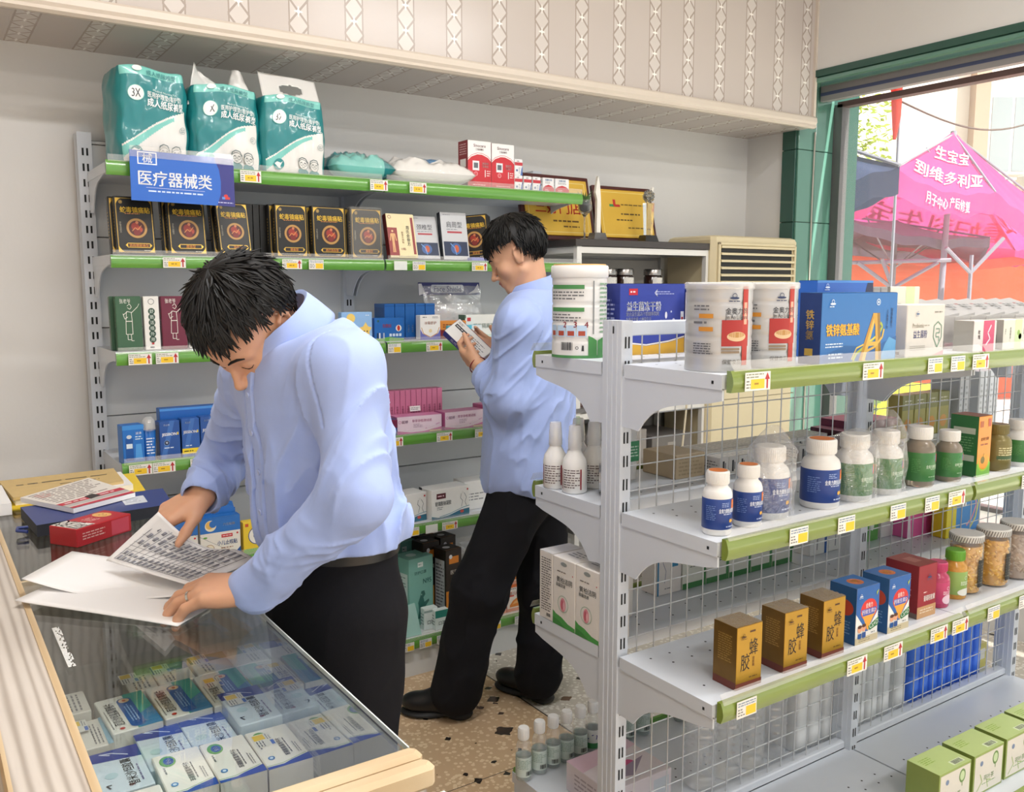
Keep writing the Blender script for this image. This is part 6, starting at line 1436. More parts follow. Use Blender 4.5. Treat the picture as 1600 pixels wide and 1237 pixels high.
CAD = {'front': [('p', [(0, 1), (1, 1), (1, .55), (.62, .28), (.56, .20), (.44, .20), (.38, .28), (0, .55)], '2a62aa'), ('e', .56, .58, .36, 'd8342e', .19), ('p', [(.22, .55), (.9, .55), (.62, .30), (.56, .22), (.5, .22), (.46, .30)], 'e8a23a'), ('p', [(.22, .60), (.9, .60), (.8, .48), (.3, .48)], '4a5ab0'), ('t', .56, .66, .09, '金奥力', 'f6e6e0', {'w': .3, 'bold': .02}), ('t', .56, .55, .08, '钙维生素D', 'f0e0e8', {'w': .62, 'bold': .02}),
       ('p', [(.55, .28), (1, .40), (1, .26), (.62, .20)], '3a7a4a'), ('t', .80, .30, .09, 'Ca+D', 'f0f5ee', {'w': .4, 'rot': .26}), ('r', 0, 0, 1, .12, 'd8c8a4'), ('m', .15, .03, .85, .10, 2, '9a8a60'), ('e', .18, .26, .09, 'e8a884'), ('e', .36, .27, .09, 'e8a884'), ('e', .18, .31, .09, '5a3220', .03), ('e', .36, .32, .09, '5a3220', .03), ('r', .10, .10, .26, .19, '2a5a9a'), ('r', .29, .10, .45, .20, '3a5a9a'), ('p', [(.86, .86), (.96, .9), (.88, .8)], 'b8c83a'), ('m', .68, .14, .85, .18, 1, '8a8a8a')],
       'left': [('r', 0, 0, 1, 1, '24568c'), ('e', .6, .62, .3, 'b8442e', .14), ('m', .2, .1, .8, .4, 6, '6a92c0')], 'top': [('r', 0, 0, 1, 1, '3a72b4'), ('e', .5, .5, .24, 'd87a4a', .26), ('t', .5, .5, .3, '钙', 'e9c24a')]}
for k, (x, lb) in enumerate(((1.728, 'blue calcium box with red round emblem, left of the pair'), (1.848, 'blue calcium box with red round emblem, next to maroon box'))):
    mb = carton_mesh(.080, .070, .130, 'efece6', CAD); f = face_of(mb, .080, .070, .130, 'front'); f.k = 40; hat_logo(f, .013, .112, .007, 'dce6f2')
    tag(mb.build('calcium_box', loc=(x, 1.182, z3), rot=(0, 0, -.02)), lb, 'box', 'blue calcium boxes on the third island shelf')
mb = carton_mesh(.075, .088, .130, '9a2430', {'front': [('r', 0, 0, 1, .22, 'c89a6a'), ('m', .15, .08, .85, .18, 2, 'e6d2b8'), ('t', .62, .36, .11, '葡萄籽胶囊', 'f0e6e0', {'w': .6, 'bold': .02}), ('m', .3, .46, .5, .5, 1, 'f0d8d4')], 'left': [('r', 0, 0, 1, 1, '82202a'), ('r', 0, 0, 1, .1, '6a5a54'), ('t', .55, .74, .10, '葡萄籽', 'e8d0cc', {'w': .5}), ('m', .2, .3, .8, .6, 6, 'c88a8a')], 'top': [('r', 0, 0, 1, 1, '8a3a3a'), ('r', .3, .3, .7, .7, 'a86a62')]})
f = face_of(mb, .075, .088, .130, 'front'); f.k = 30; hat_logo(f, .042, .10, .010, '3a4a7a'); tag(mb.build('supplement_box', loc=(1.985, 1.205, z3), rot=(0, 0, -.02)), 'maroon grape seed box with tan foot between blue and pink items', 'box')
PINKP = M('pink_plastic', 'c8406f', .3, var=.04); PINKL = M('pink_label', 'c03a68', .35, var=.08, scale=30); GCAP = M('lime_green_cap', '6aa832', .3)
bottle('vitamin_bottle', (2.083, 1.195, z3), .029, .112, M('pink_beads_clear', 'b83a62', .2, var=.3, scale=120), PINKL, [('e', .5, .2, .09, 'e8c8d4', .22), ('o', .5, .72, .025, .006, 'e8d0dc'), ('m', .42, .42, .58, .6, 3, 'f0d8e0')], 'small bottle with pink cap and pink label beside the maroon box', cap=PINKP)
bottle('vitamin_bottle', (2.178, 1.205, z3), .030, .124, M('orange_beads_clear', 'c8913c', .2, var=.3, scale=120), M('lime_label', '8fae5a', .35, var=.1), [('e', .5, .12, .12, 'e6e6da', .16), ('o', .5, .74, .025, .006, 'e0eed0'), ('m', .42, .42, .58, .6, 3, 'eef5e6')], 'small bottle with bright green cap beside the gold capsule jars', cap=GCAP)
def capsule_jar(loc, lab, colA, colB, k, grp='jars of capsules on the third island shelf'):
    o = empty('capsule_jar', loc, 0, lab, 'jar', grp); R, H = .042, .155
    b = MB(); rnd = random.Random(k)
    b.lathe([(0, .004), (R - .006, .004), (R - .006, H * .80), (0, H * .80)], colA, 24)
    for i in range(260):
        a = rnd.uniform(0, 6.283); z = rnd.uniform(.010, H * .80); rr = R - .0065; t = rnd.uniform(-1, 1)
        c = Vector((rr * math.cos(a), rr * math.sin(a), z)); d = Vector((-math.sin(a) * math.cos(t), math.cos(a) * math.cos(t), math.sin(t))) * .0055
        b.tube([c - d, c - d * .4, c + d * .4, c + d], [.0012, .0036, .0036, .0012], colB if i % 2 else colA, 6)
    b.build('capsules', o)
    b = MB(); b.lathe([(0, 0), (R * .95, 0), (R, .004), (R, H * .84), (R * .9, H * .88), (R * .9, H * .9)], clear('jar_clear', gloss=.05, grazing=.8, milk=.04), 36); f = wrap_of(b, R + .0004, .08, .02, .25)
    f.draw([('r', .42, .0, .52, .9, '25231f'), ('m', .43, .1, .51, .8, 8, 'b0a890'), ('r', .56, .5, .66, .95, 'e0dcd4'), ('m', .57, .55, .65, .9, 5, '66625c')]); b.build('jar_body', o)
    b = MB(); b.lathe([(R * .98, H * .88), (R, H * .89), (R, H * .985), (R * .96, H), (0, H)], M('white_lid', 'd9d6d0', .35), 36)
    f = wrap_of(b, R + .0003, H * .1, H * .885, 0)
    for q in range(40): f.line([(f.w * q / 40, 0), (f.w * (q + .7) / 40, H * .09)], .0022, '6f6a66')
    b.build('lid', o)
GA, GB2 = M('gold_capsule', 'c8922c', .12, coat=.8, var=.2, scale=80), M('amber_capsule', 'e0b04a', .1, coat=.9, var=.2, scale=60)
capsule_jar((2.245, 1.215, z3), 'jar of golden capsules with striped lid, left one, beside green-capped bottle', GA, GB2, 1)
capsule_jar((2.360, 1.205, z3), 'jar of golden capsules with striped lid, middle jar', GA, GB2, 2)
capsule_jar((2.470, 1.20, z3), 'jar of grey-brown tablets with striped lid at right edge', M('grey_tablet', 'a89484', .5, var=.15), M('pale_tablet', 'b8a898', .5, var=.15), 3)

# --- third shelf, back side: herbal wash boxes and green-edged row
def wash_box(side_only=False):
    if side_only: return carton_mesh(.052, .09, .165, 'e2dcd4', {'front': [('m', .15, .12, .9, .92, 22, '5a5450'), ('b', .55, .05, .85, .1)], 'top': [('r', 0, 0, 1, 1, 'd6d2cc')]})
    return carton_mesh(.084, .09, .165, 'e6e0d8', {'front': [('p', [(0, 0), (1, 0), (1, .06), (.7, .08), (.4, .14), (.15, .16), (0, .2)], '4a9a4a'), ('p', [(0, 0), (.6, 0), (.3, .07), (0, .1)], '3a843c'), ('t', .52, .68, .085, '黄柏洁阴', '3a4a40', {'w': .72, 'bold': .01}), ('t', .36, .60, .055, '抑菌洗液', '4a524c', {'w': .42}), ('m', .2, .78, .75, .82, 1, '8a8078'), ('e', .5, .92, .14, '8f9490', .03), ('o', .47, .34, .24, .02, '9fb8a4'), ('e', .47, .33, .12, 'd88a94', .10), ('e', .44, .33, .05, 'c05a6a', .07), ('e', .52, .32, .05, 'e8b0b6', .06), ('e', .90, .80, .02, 'c02a2a')],
        'left': [('m', .15, .2, .85, .9, 16, '6a645e')], 'top': [('m', .2, .3, .8, .7, 3, '8a8680')]})
tag(wash_box(True).build('herbal_wash_box', loc=(1.262, 1.662, z3), rot=(0, 0, -RX)), 'white box side printed with rows of text at far left shelf end', 'box')
for k, (x, y, lb) in enumerate(((1.262, 1.592, 'white and green herbal wash box with pink drop emblem, left one'), (1.262, 1.506, 'white and green herbal wash box with pink drop emblem, beside island post'), (1.356, 1.60, 'white and green herbal wash box standing in the second row'))):
    tag(wash_box().build('herbal_wash_box', loc=(x, y, z3), rot=(0, 0, -RX)), lb, 'box', 'herbal wash boxes on the back of third shelf')
def herb_box2(): return carton_mesh(.085, .06, .155, 'dfe0d4', {'front': [('r', 0, 0, 1, .10, '3f7f46'), ('r', .88, 0, 1, 1, '4a8a50'), ('m', .3, .35, .8, .6, 6, '7a8078'), ('t', .45, .82, .11, '抑菌乳', '4a5a48', {'w': .6}), ('e', .5, .66, .05, 'c03a3a', .03), ('l', [(.15, .5), (.25, .7), (.2, .85)], .02, '9ab090')]})
GH = 'green-edged boxes along back of the third shelf'
carton('herbal_box', 'white box with blue line figure and blue side, first in back row', 'box', .085, .06, .155, 'e6e0da', {'front': [('r', .55, .45, .85, .98, '3a86b0'), ('t', .70, .72, .12, '黄柏', 'e6f0f5', {'vert': True, 'w': .2}), ('l', [(.3, .8), (.22, .55), (.35, .4), (.3, .2)], .02, '8a8aa0'), ('r', 0, 0, .06, 1, '3a86b0'), ('m', .3, .08, .6, .12, 1, '8a8a8a')]}, (1.585, 1.655, z3), group=GH)
for k in range(5):
    tag(herb_box2().build('herbal_box', loc=(1.675 + .088 * k, 1.655, z3)), 'green-edged white box in the back row behind mesh, %s after the blue-figure box' % ORD[k], 'box', GH)
for k, x in enumerate((2.19, 2.275)):
    carton('herbal_box', ('white box with palm drawing and navy edge behind the middle post', 'white box with palm drawing and blue edge just past it')[k], 'box', .08, .06, .15, 'e4e4e0', {'front': [('r', .82, 0, 1, 1, '2a5aa0'), ('l', [(.4, .1), (.42, .4)], .04, '5a6070'), ('l', [(.2, .45), (.42, .5), (.62, .42)], .03, '5a6070'), ('l', [(.25, .58), (.42, .5), (.58, .6)], .03, '5a6070')]}, (x, 1.655, z3), group='palm drawing boxes behind the mesh')
carton('herbal_box', 'white box with green band and drop sign right of middle post', 'box', .12, .06, .16, 'dde2da', {'front': [('r', 0, 0, 1, .5, '5aa04a'), ('e', .75, .3, .07, 'e6f0e2', .10), ('m', .1, .6, .5, .8, 3, '8aa088')]}, (2.42, 1.655, z3))
carton('herbal_box', 'white box with leaf drawing beside the green band box', 'box', .12, .06, .165, 'e2e2de', {'front': [('l', [(.5, .2), (.5, .8)], .03, '5a7a4a'), ('l', [(.3, .5), (.5, .6), (.7, .75)], .03, '5a7a4a')]}, (2.56, 1.655, z3))
carton('pink_carton', 'large bright pink carton with white top stripe behind the mesh', 'carton', .20, .09, .10, 'f06cb0', {'front': [('p', [(0, 0), (.1, 0), (.04, 1), (0, 1)], 'f5e6ee')], 'top': [('r', 0, 0, 1, 1, 'f59ac8')]}, (2.66, 1.62, z3))
carton('blue_carton', 'tall sky blue carton with pink and yellow swirl behind the mesh', 'carton', .15, .05, .20, '4a9ae0', {'front': [('l', [(.5, .1), (.7, .2), (.85, .4), (.8, .6)], .05, 'f0a0b0'), ('l', [(.65, .05), (.85, .2), (.95, .5)], .05, 'e8e06a'), ('o', .82, .72, .08, .03, 'd0e0a0')]}, (2.80, 1.545, z3), rotz=0)
carton('yellow_carton', 'yellow carton edge between white boxes and the blue carton', 'carton', .055, .05, .19, 'f0dc2c', {'front': [('r', 0, .9, 1, 1, 'f5e860')]}, (2.685, 1.53, z3))

# --- base deck, aisle side
z4 = .2134
TEA = {'front': [('r', .04, .05, .96, .95, 'e0d9cc'), ('t', .52, .36, .13, '荷叶茶', '5f8a3a', {'w': .5}), ('m', .3, .2, .8, .26, 1, '8fa878'), ('e', .72, .74, .10, '6f8f4a', .16), ('e', .72, .74, .07, 'c8d8a8', .11), ('l', [(.12, .1), (.3, .3), (.22, .5)], .02, 'a8c070'), ('l', [(.5, .1), (.45, .3), (.6, .25)], .02, 'a8c070'), ('e', .25, .75, .05, '7a8aa8'), ('l', [(.72, .6), (.72, .5)], .02, '6f8f4a')],
       'left': [('r', 0, 0, 1, 1, '84954a'), ('t', .4, .3, .12, '茶', 'b0bd78')], 'top': [('r', 0, 0, 1, 1, 'b2c47e'), ('r', .55, .10, .9, .3, 'd0dcb4'), ('b', .6, .12, .86, .28), ('m', .1, .5, .4, .8, 4, '86a63a')]}
for k, (x, lb) in enumerate(((2.025, 'lime green tea box on base deck, nearest of the row'), (2.178, 'lime green tea box on base deck, second of the row'), (2.33, 'lime green tea box on base deck, third of the row'), (2.48, 'lime green tea box on base deck, at picture edge'))):
    carton('tea_box', lb, 'tea box', .135, .085, .11, '98a95a', TEA, (x, 1.128, z4), -.02, group='lime green tea boxes on the base deck')
carton('fruit_tea_box', 'orange patterned box with maroon star top at bottom edge', 'box', .16, .09, .06, 'd8a24a', {'top': [('r', .05, .05, .95, .95, 'e0b878'), ('p', [(.3, .1), (.55, .1), (.6, .6), (.43, .8), (.26, .6)], '8a2a3a'), ('e', .2, .75, .09, 'c85a2a'), ('e', .7, .75, .08, 'e8c04a'), ('e', .85, .5, .08, 'd8e0f0'), ('e', .8, .2, .07, 'c87a3a')], 'front': [('r', .1, .1, .9, .9, 'e6c88a')]}, (1.72, 1.135, z4 + .0), .1)
carton('blue_box', 'bright blue box corner at bottom edge of the picture', 'box', .12, .08, .09, '2a86d8', {'top': [('p', [(.5, 0), (1, 0), (1, 1), (.7, 1)], '23307a'), ('r', 0, 0, 1, .06, '6ab0e8')]}, (1.47, 1.21, z4), .2)

# --- base deck, back side: small bottles, water bottles, jugs, pink box
LIQ = M('clear_liquid', 'dfe6e4', .05, var=.03, trans=.85)
def small_bottle(loc, lab, kind=0, rz=0):
    o = empty('antiseptic_bottle', loc, rz, lab, 'bottle', 'small clear antiseptic bottles on the base deck'); r = .0205
    b = MB(); b.lathe([(0, .001), (r * .9, .001), (r, .005), (r, .085), (r * .8, .102), (.0115, .110), (.0115, .116)], PET, 28); b.build('bottle_body', o)
    b = MB(); b.lathe([(0, .003), (r * .9, .003), (r * .93, .006), (r * .93, .070), (0, .070)], clear('liquid', tint=(.90, .95, .94), gloss=.01, grazing=.2, milk=.12), 24); b.build('liquid', o)
    b = MB(); H = .052; b.lathe([(r + .0003, .014), (r + .0003, .014 + H)], M('pale_label', 'ccd8d0', .45) if kind == 0 else WHITEP, 28, cap=False); f = wrap_of(b, r + .0005, H, .014, -.7)
    if kind == 0: f.draw([('l', [(.3, .04), (.7, .04), (.7, .96), (.3, .96), (.3, .04)], .008, '4a7a5a'), ('m', .34, .4, .66, .9, 6, '8fa898'), ('b', .52, .08, .66, .3)])
    else: f.draw([('r', .2, 0, .8, .3, '3f8a50'), ('l', [(.4, .5), (.5, .75), (.6, .7), (.58, .5)], .02, '3a3a8a')])
    b.build('label', o)
    b = MB(); b.lathe([(.0135, .110), (.0145, .112), (.0145, .138), (.013, .141), (0, .141)], WHITEP, 28)
    for i in range(28):
        a = 2 * math.pi * i / 28; b.tube([(.0145 * math.cos(a), .0145 * math.sin(a), .113), (.0145 * math.cos(a), .0145 * math.sin(a), .136)], .0006, WHITEP, 4)
    b.build('cap', o)
for k, (x, y) in enumerate(((1.238, 1.785), (1.292, 1.790), (1.338, 1.792), (1.384, 1.794), (1.432, 1.796))):
    small_bottle((x, y, z4), 'small clear antiseptic bottle with white cap on base deck, %s from the aisle end' % ORD[k], 0, .3 - .25 * (k % 3))
small_bottle((1.478, 1.798, z4), 'small clear bottle with green-banded white label by the island post', 1)
for k, x in enumerate((1.60, 1.655)): small_bottle((x, 1.79, z4), 'small clear antiseptic bottle seen through the mesh, %s one' % ('left', 'right')[k], 0)
for k, x in enumerate((1.80, 1.86)): small_bottle((x, 1.79, z4), 'small white-labelled bottle standing farther along deck behind mesh, %s' % ('left', 'right')[k], 1)
carton('pink_box', 'pink and white medical box with dark pink dot behind the mesh', 'box', .20, .17, .075, 'ddd2d4', {'top': [('e', .62, .45, .09, 'c8417a', .09), ('p', [(.1, .3), (.5, .15), (.9, .5), (.5, .4)], '9a8a9c'), ('p', [(0, .6), (1, .8), (1, 1), (0, 1)], 'd8b8c4')], 'front': [('t', .3, .6, .3, '器', 'b8a8ac'), ('r', .7, .2, .95, .8, 'c8cdd2')], 'left': [('m', .2, .2, .8, .8, 4, 'b0a0a4')]}, (1.40, 1.60, z4))
def water_bottle(loc, lab):
    o = empty('water_bottle', loc, 0, lab, 'bottle', 'large clear ribbed water bottles on the base deck'); r = .042
    b = MB(); prof = [(0, .001), (r * .9, .001), (r, .008)]
    for i in range(40):
        z = .015 + i * .0045; prof.append((r - .0022 * (.5 + .5 * math.cos(i * 2 * math.pi / 5)), z))
    prof += [(r * .95, .205), (r * .7, .235), (.016, .255), (.016, .262)]
    b.lathe(prof, clear('water_bottle_clear', gloss=.10, grazing=1.0, milk=.20, milk_col=(.93, .95, .97)), 36); b.build('bottle_body', o)
    b = MB(); b.lathe([(.0175, .255), (.0185, .257), (.0185, .275), (0, .277)], WHITEP, 24); b.build('cap', o)
for k, x in enumerate((1.60, 1.69, 1.78, 1.87)): water_bottle((x, 1.515, z4), 'large clear ribbed water bottle behind mesh, %s from the island end' % ORD[k])
def jug(loc, lab, m, grp, w=.052, d=.12, h=.23):
    o = empty('plastic_jug', loc, 0, lab, 'jug', grp)
    def ring(z, k, kd=None):
        kd = kd or k; n = 28
        return [(w / 2 * k * math.copysign(abs(math.cos(a)) ** .45, math.cos(a)), d / 2 * kd * math.copysign(abs(math.sin(a)) ** .45, math.sin(a)), z) for a in np.linspace(0, 2 * math.pi, n, endpoint=False)]
    b = MB(); b.loft([ring(0, .92), ring(.006, 1), ring(h * .30, 1), ring(h * .31, .97), ring(h * .34, .97), ring(h * .35, 1), ring(h * .72, 1), ring(h * .80, .9, .95), ring(h * .86, .6, .6), ring(h * .90, .42, .22), ring(h * .93, .42, .22)], m); b.build('jug_body', o)
    b = MB(); b.lathe([(.0155, h * .92), (.016, h * .93), (.016, h * .995), (0, h)], m, 24, sx=min(1, w / .036)); b.build('cap', o)
    b = MB(); b.tube([(0, d * .18, h * .84), (0, d * .36, h * .92), (0, d * .44, h * .84), (0, d * .46, h * .72)], .006, m, 8); b.build('handle', o)
MILKY = M('milky_plastic', 'e6e8e8', .35, var=.03); BLUEJ = M('blue_jug_plastic', '4a80ee', .3, var=.05)
for k in range(4): jug((1.945 + k * .058, 1.525, z4), 'milky white plastic jug behind mesh, %s after the water bottles' % ORD[k], MILKY, 'milky white jugs on the base deck')
for k in range(3): jug((2.20 + k * .060, 1.525, z4), 'milky white plastic jug right of the middle post, %s one' % ORD[k], MILKY, 'milky white jugs on the base deck')
jug((2.40, 1.525, z4), 'milky white plastic jug beside the blue jugs', MILKY, 'milky white jugs on the base deck')
for k in range(8): jug((2.475 + k * .050, 1.525, z4), 'bright blue plastic jug behind the mesh, %s in row' % ORD[k], BLUEJ, 'bright blue jugs on the base deck', w=.045, h=.25)
carton('cardboard_box', 'pale yellow carton past the blue jugs near third post', 'carton', .05, .10, .09, 'd8cf7a', {'front': [('r', .2, .4, .8, .8, 'e8e6d8')]}, (2.878, 1.53, z4))
# ------------------------------------------------------------------ the street outside the window
def cloth(key, col, tr=.5):
    if key in MATS: return MATS[key]
    m = bpy.data.materials.new(key); m.use_nodes = True; nt = m.node_tree; b = nt.nodes['Principled BSDF']; c = lin(col)
    tc = nt.nodes.new('ShaderNodeTexCoord'); n = nt.nodes.new('ShaderNodeTexNoise'); n.inputs['Scale'].default_value = 3; nt.links.new(tc.outputs['Object'], n.inputs['Vector'])
    r = nt.nodes.new('ShaderNodeMix'); r.data_type = 'RGBA'; r.inputs['A'].default_value = (*[x * .9 for x in c], 1); r.inputs['B'].default_value = (*[min(1, x * 1.1) for x in c], 1)
    nt.links.new(n.outputs['Fac'], r.inputs['Factor']); nt.links.new(r.outputs['Result'], b.inputs['Base Color']); b.inputs['Roughness'].default_value = .7
    t = nt.nodes.new('ShaderNodeBsdfTranslucent'); nt.links.new(r.outputs['Result'], t.inputs['Color'])
    mx = nt.nodes.new('ShaderNodeMixShader'); mx.inputs['Fac'].default_value = tr
    nt.links.new(b.outputs[0], mx.inputs[1]); nt.links.new(t.outputs[0], mx.inputs[2]); nt.links.new(mx.outputs[0], nt.nodes['Material Output'].inputs['Surface'])
    MATS[key] = m; return m
PINKC, NAVYC, GREYC, ORC = cloth('pink_canopy', 'f0589f', .55), cloth('navy_canopy', '3a4568', .25), cloth('grey_canopy', '76707f', .3), cloth('orange_tarp', 'f0714a', .6)
PIPE = M('grey_pole', '8d8c98', .5)
b = MB(); b.box(4.2, 45, -20, 30, -.12, 0, M('bright_concrete', 'cfc9bf', .8, var=.06, scale=2)); struct(b, 'ground_street')
def market_umbrella(name, lab, C, ap, cl, pole_bottom, writing=None, val=.22, writing_val=None, grp='market umbrellas on the street', foot=(0, 0)):
    C = [Vector(c) for c in C]; ap = Vector(ap); o = empty(name, (ap.x, ap.y, 0), 0, lab, 'umbrella', grp); off = -Vector((ap.x, ap.y, 0))
    for k in range(len(C)):
        a, c = C[k], C[(k + 1) % len(C)]
        def S(u, v):
            p = a * (1 - u) + c * u; q = p * (1 - v) + ap * v
            return q + off - Vector((0, 0, .10 * math.sin(u * math.pi) * (1 - v) ** 2 + .05 * math.sin(v * math.pi) - .012 * math.sin(u * 25) * (1 - v)))
        b = MB(); b.grid(S, 16, 10, cl); 
        def V(u, v): return a * (1 - u) + c * u + off - Vector((0, 0, .10 * math.sin(u * math.pi) + val * v * (1 - .12 * math.sin(u * 9) ** 2) - .012 * math.sin(u * 25))) + Vector((0, 0, 0))
        b.grid(V, 24, 4, cl)
        if writing and k in writing:
            L = (c - a).length; H = (ap - (a + c) / 2).length
            def fn(u, v, e):
                w = S(min(1, max(0, .5 + (u / L - .5) / max(.12, 1 - v / H))), v / H); n = (c - a).cross(ap - a).normalized(); n = n if n.z > 0 else -n
                return w + n * .012
            f = Face(b, fn, L, H)
            for (u, v, h, t, wm) in writing[k]: f.text(u * L, v * H, h * H, t, 'f4dbe6', wmax=wm * L, bold=.02)
        if writing_val and k in writing_val:
            L = (c - a).length
            n = (c - a).cross(Vector((0, 0, 1))).normalized(); n = n if n.dot(ap - (a + c) / 2) < 0 else -n
            f = Face(b, lambda u, v, e: V(u / L, 1 - v / val) + n * .012, L, val); f.text(.5 * L, .5 * val, .5 * val, writing_val[k], 'f4e3ea', wmax=.8 * L, bold=.02)
        b.build('canopy_panel', o)
        b = MB(); b.tube([a + off, ap + off - Vector((0, 0, .03))], .012, PIPE, 6); hub = ap * .55 + Vector((ap.x, ap.y, pole_bottom)) * .0 + Vector((ap.x, ap.y, ap.z)) * .45 - Vector((0, 0, .55)); b.tube([hub + off, (a * .5 + ap * .5) + off], .009, PIPE, 6); b.build('rib', o)
    b = MB(); b.tube([(foot[0], foot[1], pole_bottom), (0, 0, ap.z)], .03, PIPE, 10); b.build('pole', o)
    return o
market_umbrella('market_umbrella', 'large pink market umbrella with white characters outside the window', [(6.94, 4.58, 2.45), (9.17, 4.9, 2.41), (10.4, 4.75, 2.13), (11.9, 6.05, 1.93), (8.97, 6.85, 2.36)], (9.06, 5.31, 3.05), PINKC, 0,
    {0: [(.5, .22, .22, '到维多利亚', .8), (.5, .58, .2, '生宝宝', .35)], 3: [(.5, .18, .22, '看妇科生宝宝', .85), (.5, .45, .18, '到维多利亚', .6)], 2: [(.5, .3, .25, '到维多利亚', .7)]}, writing_val={0: '月子中心 产后修复', 3: '月子中心 产后修复'}, foot=(-.33, -.13))
market_umbrella('market_umbrella', 'dark navy market umbrella cut by the left window frame', [(4.70, 3.06, 2.15), (5.6, 4.6, 2.2), (4.6, 5.3, 2.3), (4.25, 3.7, 2.2)], (4.8, 4.2, 2.62), NAVYC, 0, val=.16)
market_umbrella('market_umbrella', 'grey canopy umbrella whose dark underside shows below the pink one', [(7.6, 5.65, 2.17), (9.6, 5.15, 1.98), (11.6, 6.5, 1.78), (9.4, 7.4, 1.86)], (9.5, 6.2, 2.22), GREYC, 0, val=.10)
# orange tarpaulin stall and its frame
b = MB(); b.grid(lambda u, v: (9.2 + 7.2 * u, 7.3 - 3.1 * u + .04 * math.sin(u * 40), 1.78 * v), 40, 4, ORC); b.grid(lambda u, v: (9.2 + 7.2 * u - .8 * v, 7.3 - 3.1 * u - .9 * v, 1.80 - .10 * v + .05 * math.sin(u * 20)), 40, 4, ORC)
st = tag(b.build('tarpaulin_stall'), 'salmon orange tarpaulin stall stretching along the far side of street', 'stall')
def frame(P, lab):
    b = MB()
    for q in P: b.tube(q, .02, PIPE, 6)
    tag(b.build('stall_frame'), lab, 'frame', 'tent frames on the street')
frame([[(8.25, 5.383, 0), (8.25, 5.383, 1.52)], [(8.25, 5.383, 1.45), (7.97, 5.60, 1.705)], [(8.25, 5.383, 1.45), (8.64, 5.15, 1.705)], [(8.25, 5.383, 1.45), (8.15, 5.45, 1.74)], [(7.8, 5.75, 1.70), (8.75, 5.08, 1.73)]], 'grey folding tent frame with fanned struts before the orange tarpaulin')
frame([[(8.926, 4.966, 0), (8.926, 4.966, 1.78)], [(8.926, 4.966, 1.6), (9.2, 4.8, 1.95)], [(8.926, 4.966, 1.6), (8.6, 5.05, 1.85)]], 'grey tent pole right of the pink umbrella pole')
# folded red flag, tree, building
b = MB(); b.loft([[(.05 * math.cos(a) * k + .02 * math.sin(z * 5), .05 * math.sin(a) * k, z) for a in np.linspace(0, 6.283, 10, endpoint=False)] for z, k in ((2.62, .25), (2.8, .7), (3.2, 1.1), (3.5, 1.2))], cloth('red_flag', 'e04638', .4)); b.tube([(.06, 0, 0), (.06, 0, 3.6)], .012, PIPE, 6)
tag(b.build('furled_flag', loc=(6.55, 4.33, 0)), 'furled red flag on a thin pole above the navy umbrella', 'flag')
tr = empty('street_tree', (12.6, 9.25, 0), 0, 'sunlit yellow-green tree at left edge of the window view', 'tree'); rnd = random.Random(5)
b = MB(); b.tube([(0, 0, 0), (.05, 0, 1.8), (0, .05, 3.6), (.1, 0, 4.6)], [.10, .09, .06, .02], M('tree_bark', '6a5a45', .9)); b.build('trunk', tr)
b = MB()
for k in range(1500):
    a, z, r_ = rnd.uniform(0, 6.283), rnd.gauss(3.6, .7), rnd.uniform(0, .8); c = Vector((r_ * math.cos(a), r_ * math.sin(a), z)); d = Vector((rnd.uniform(-1, 1), rnd.uniform(-1, 1), rnd.uniform(-.6, .6))).normalized() * .07; e = d.orthogonal().normalized() * .03
    b.add([c - d, c + e, c + d, c - e], [(0, 1, 2, 3)], cloth('tree_leaves', '9aa83a', .5))
b.build('leaves', tr)
bl = empty('apartment_building', (17.5, 11.0, 0), math.atan2(-1.75, 2.6), 'bright cream apartment building across the street with tall windows', 'building'); FAC = M('cream_facade', 'efe9dc', .8, var=.03, scale=2)
b = MB(); b.box(-4.3, 9, 0, 6, 0, 9, FAC); b.build('wall', bl)
for k, x in enumerate((-2.55, 1.9, 4.3)):
    b = MB()
    for z in (.8, 3.75, 6.7): b.box(x - .5, x + .5, -.03, .02, z, z + 1.6, M('window_frame_white', 'e6e6e6', .5)); b.box(x - .44, x - .03, -.04, .0, z + .06, z + 1.54, M('far_window_glass', '9fa7ab', .15)); b.box(x + .03, x + .44, -.04, .0, z + .06, z + 1.54, M('far_window_glass', '9fa7ab', .15))
    b.build('window', bl)
b = MB(); b.box(1.0, 1.3, -.25, .0, 0, 9, M('brick_pier', 'b39a86', .8, var=.1)); b.build('pier', bl)
for k, x in enumerate((2.4, 3.1)):
    b = MB(); b.rbox(x - .35, x + .35, -.35, -.02, 3.2 + k * .7, 3.7 + k * .7, M('outdoor_unit', 'd0c8bc', .6), .02); b.lathe([(.18, 0), (.18, .02), (0, .02)], M('fan_grille', '8a8580', .6), 16, (x, -.36, 3.45 + k * .7)); b.build('air_conditioner_unit', bl)
b = MB()
for i in range(9): b.tube([(1.6 + i * .14, -.3, 2.6), (1.6 + i * .14, -.3, 3.15)], .012, M('rusty_rail', 'a08a78', .7), 5)
for z in (2.6, 2.85, 3.1): b.tube([(1.55, -.3, z), (2.8, -.3, z)], .012, M('rusty_rail', 'a08a78', .7), 5)
b.build('balcony_rail', bl)
b = MB(); b.tube([(8.5 + 5 * t, 5.6 + .9 * t, 3.35 - .25 * math.sin(t * 3.14) + .5 * t) for t in np.linspace(0, 1, 14)], .012, M('overhead_cable', '5a4a42', .7), 5)
tag(b.build('overhead_cable'), 'sagging overhead cable above the pink umbrella', 'cable')
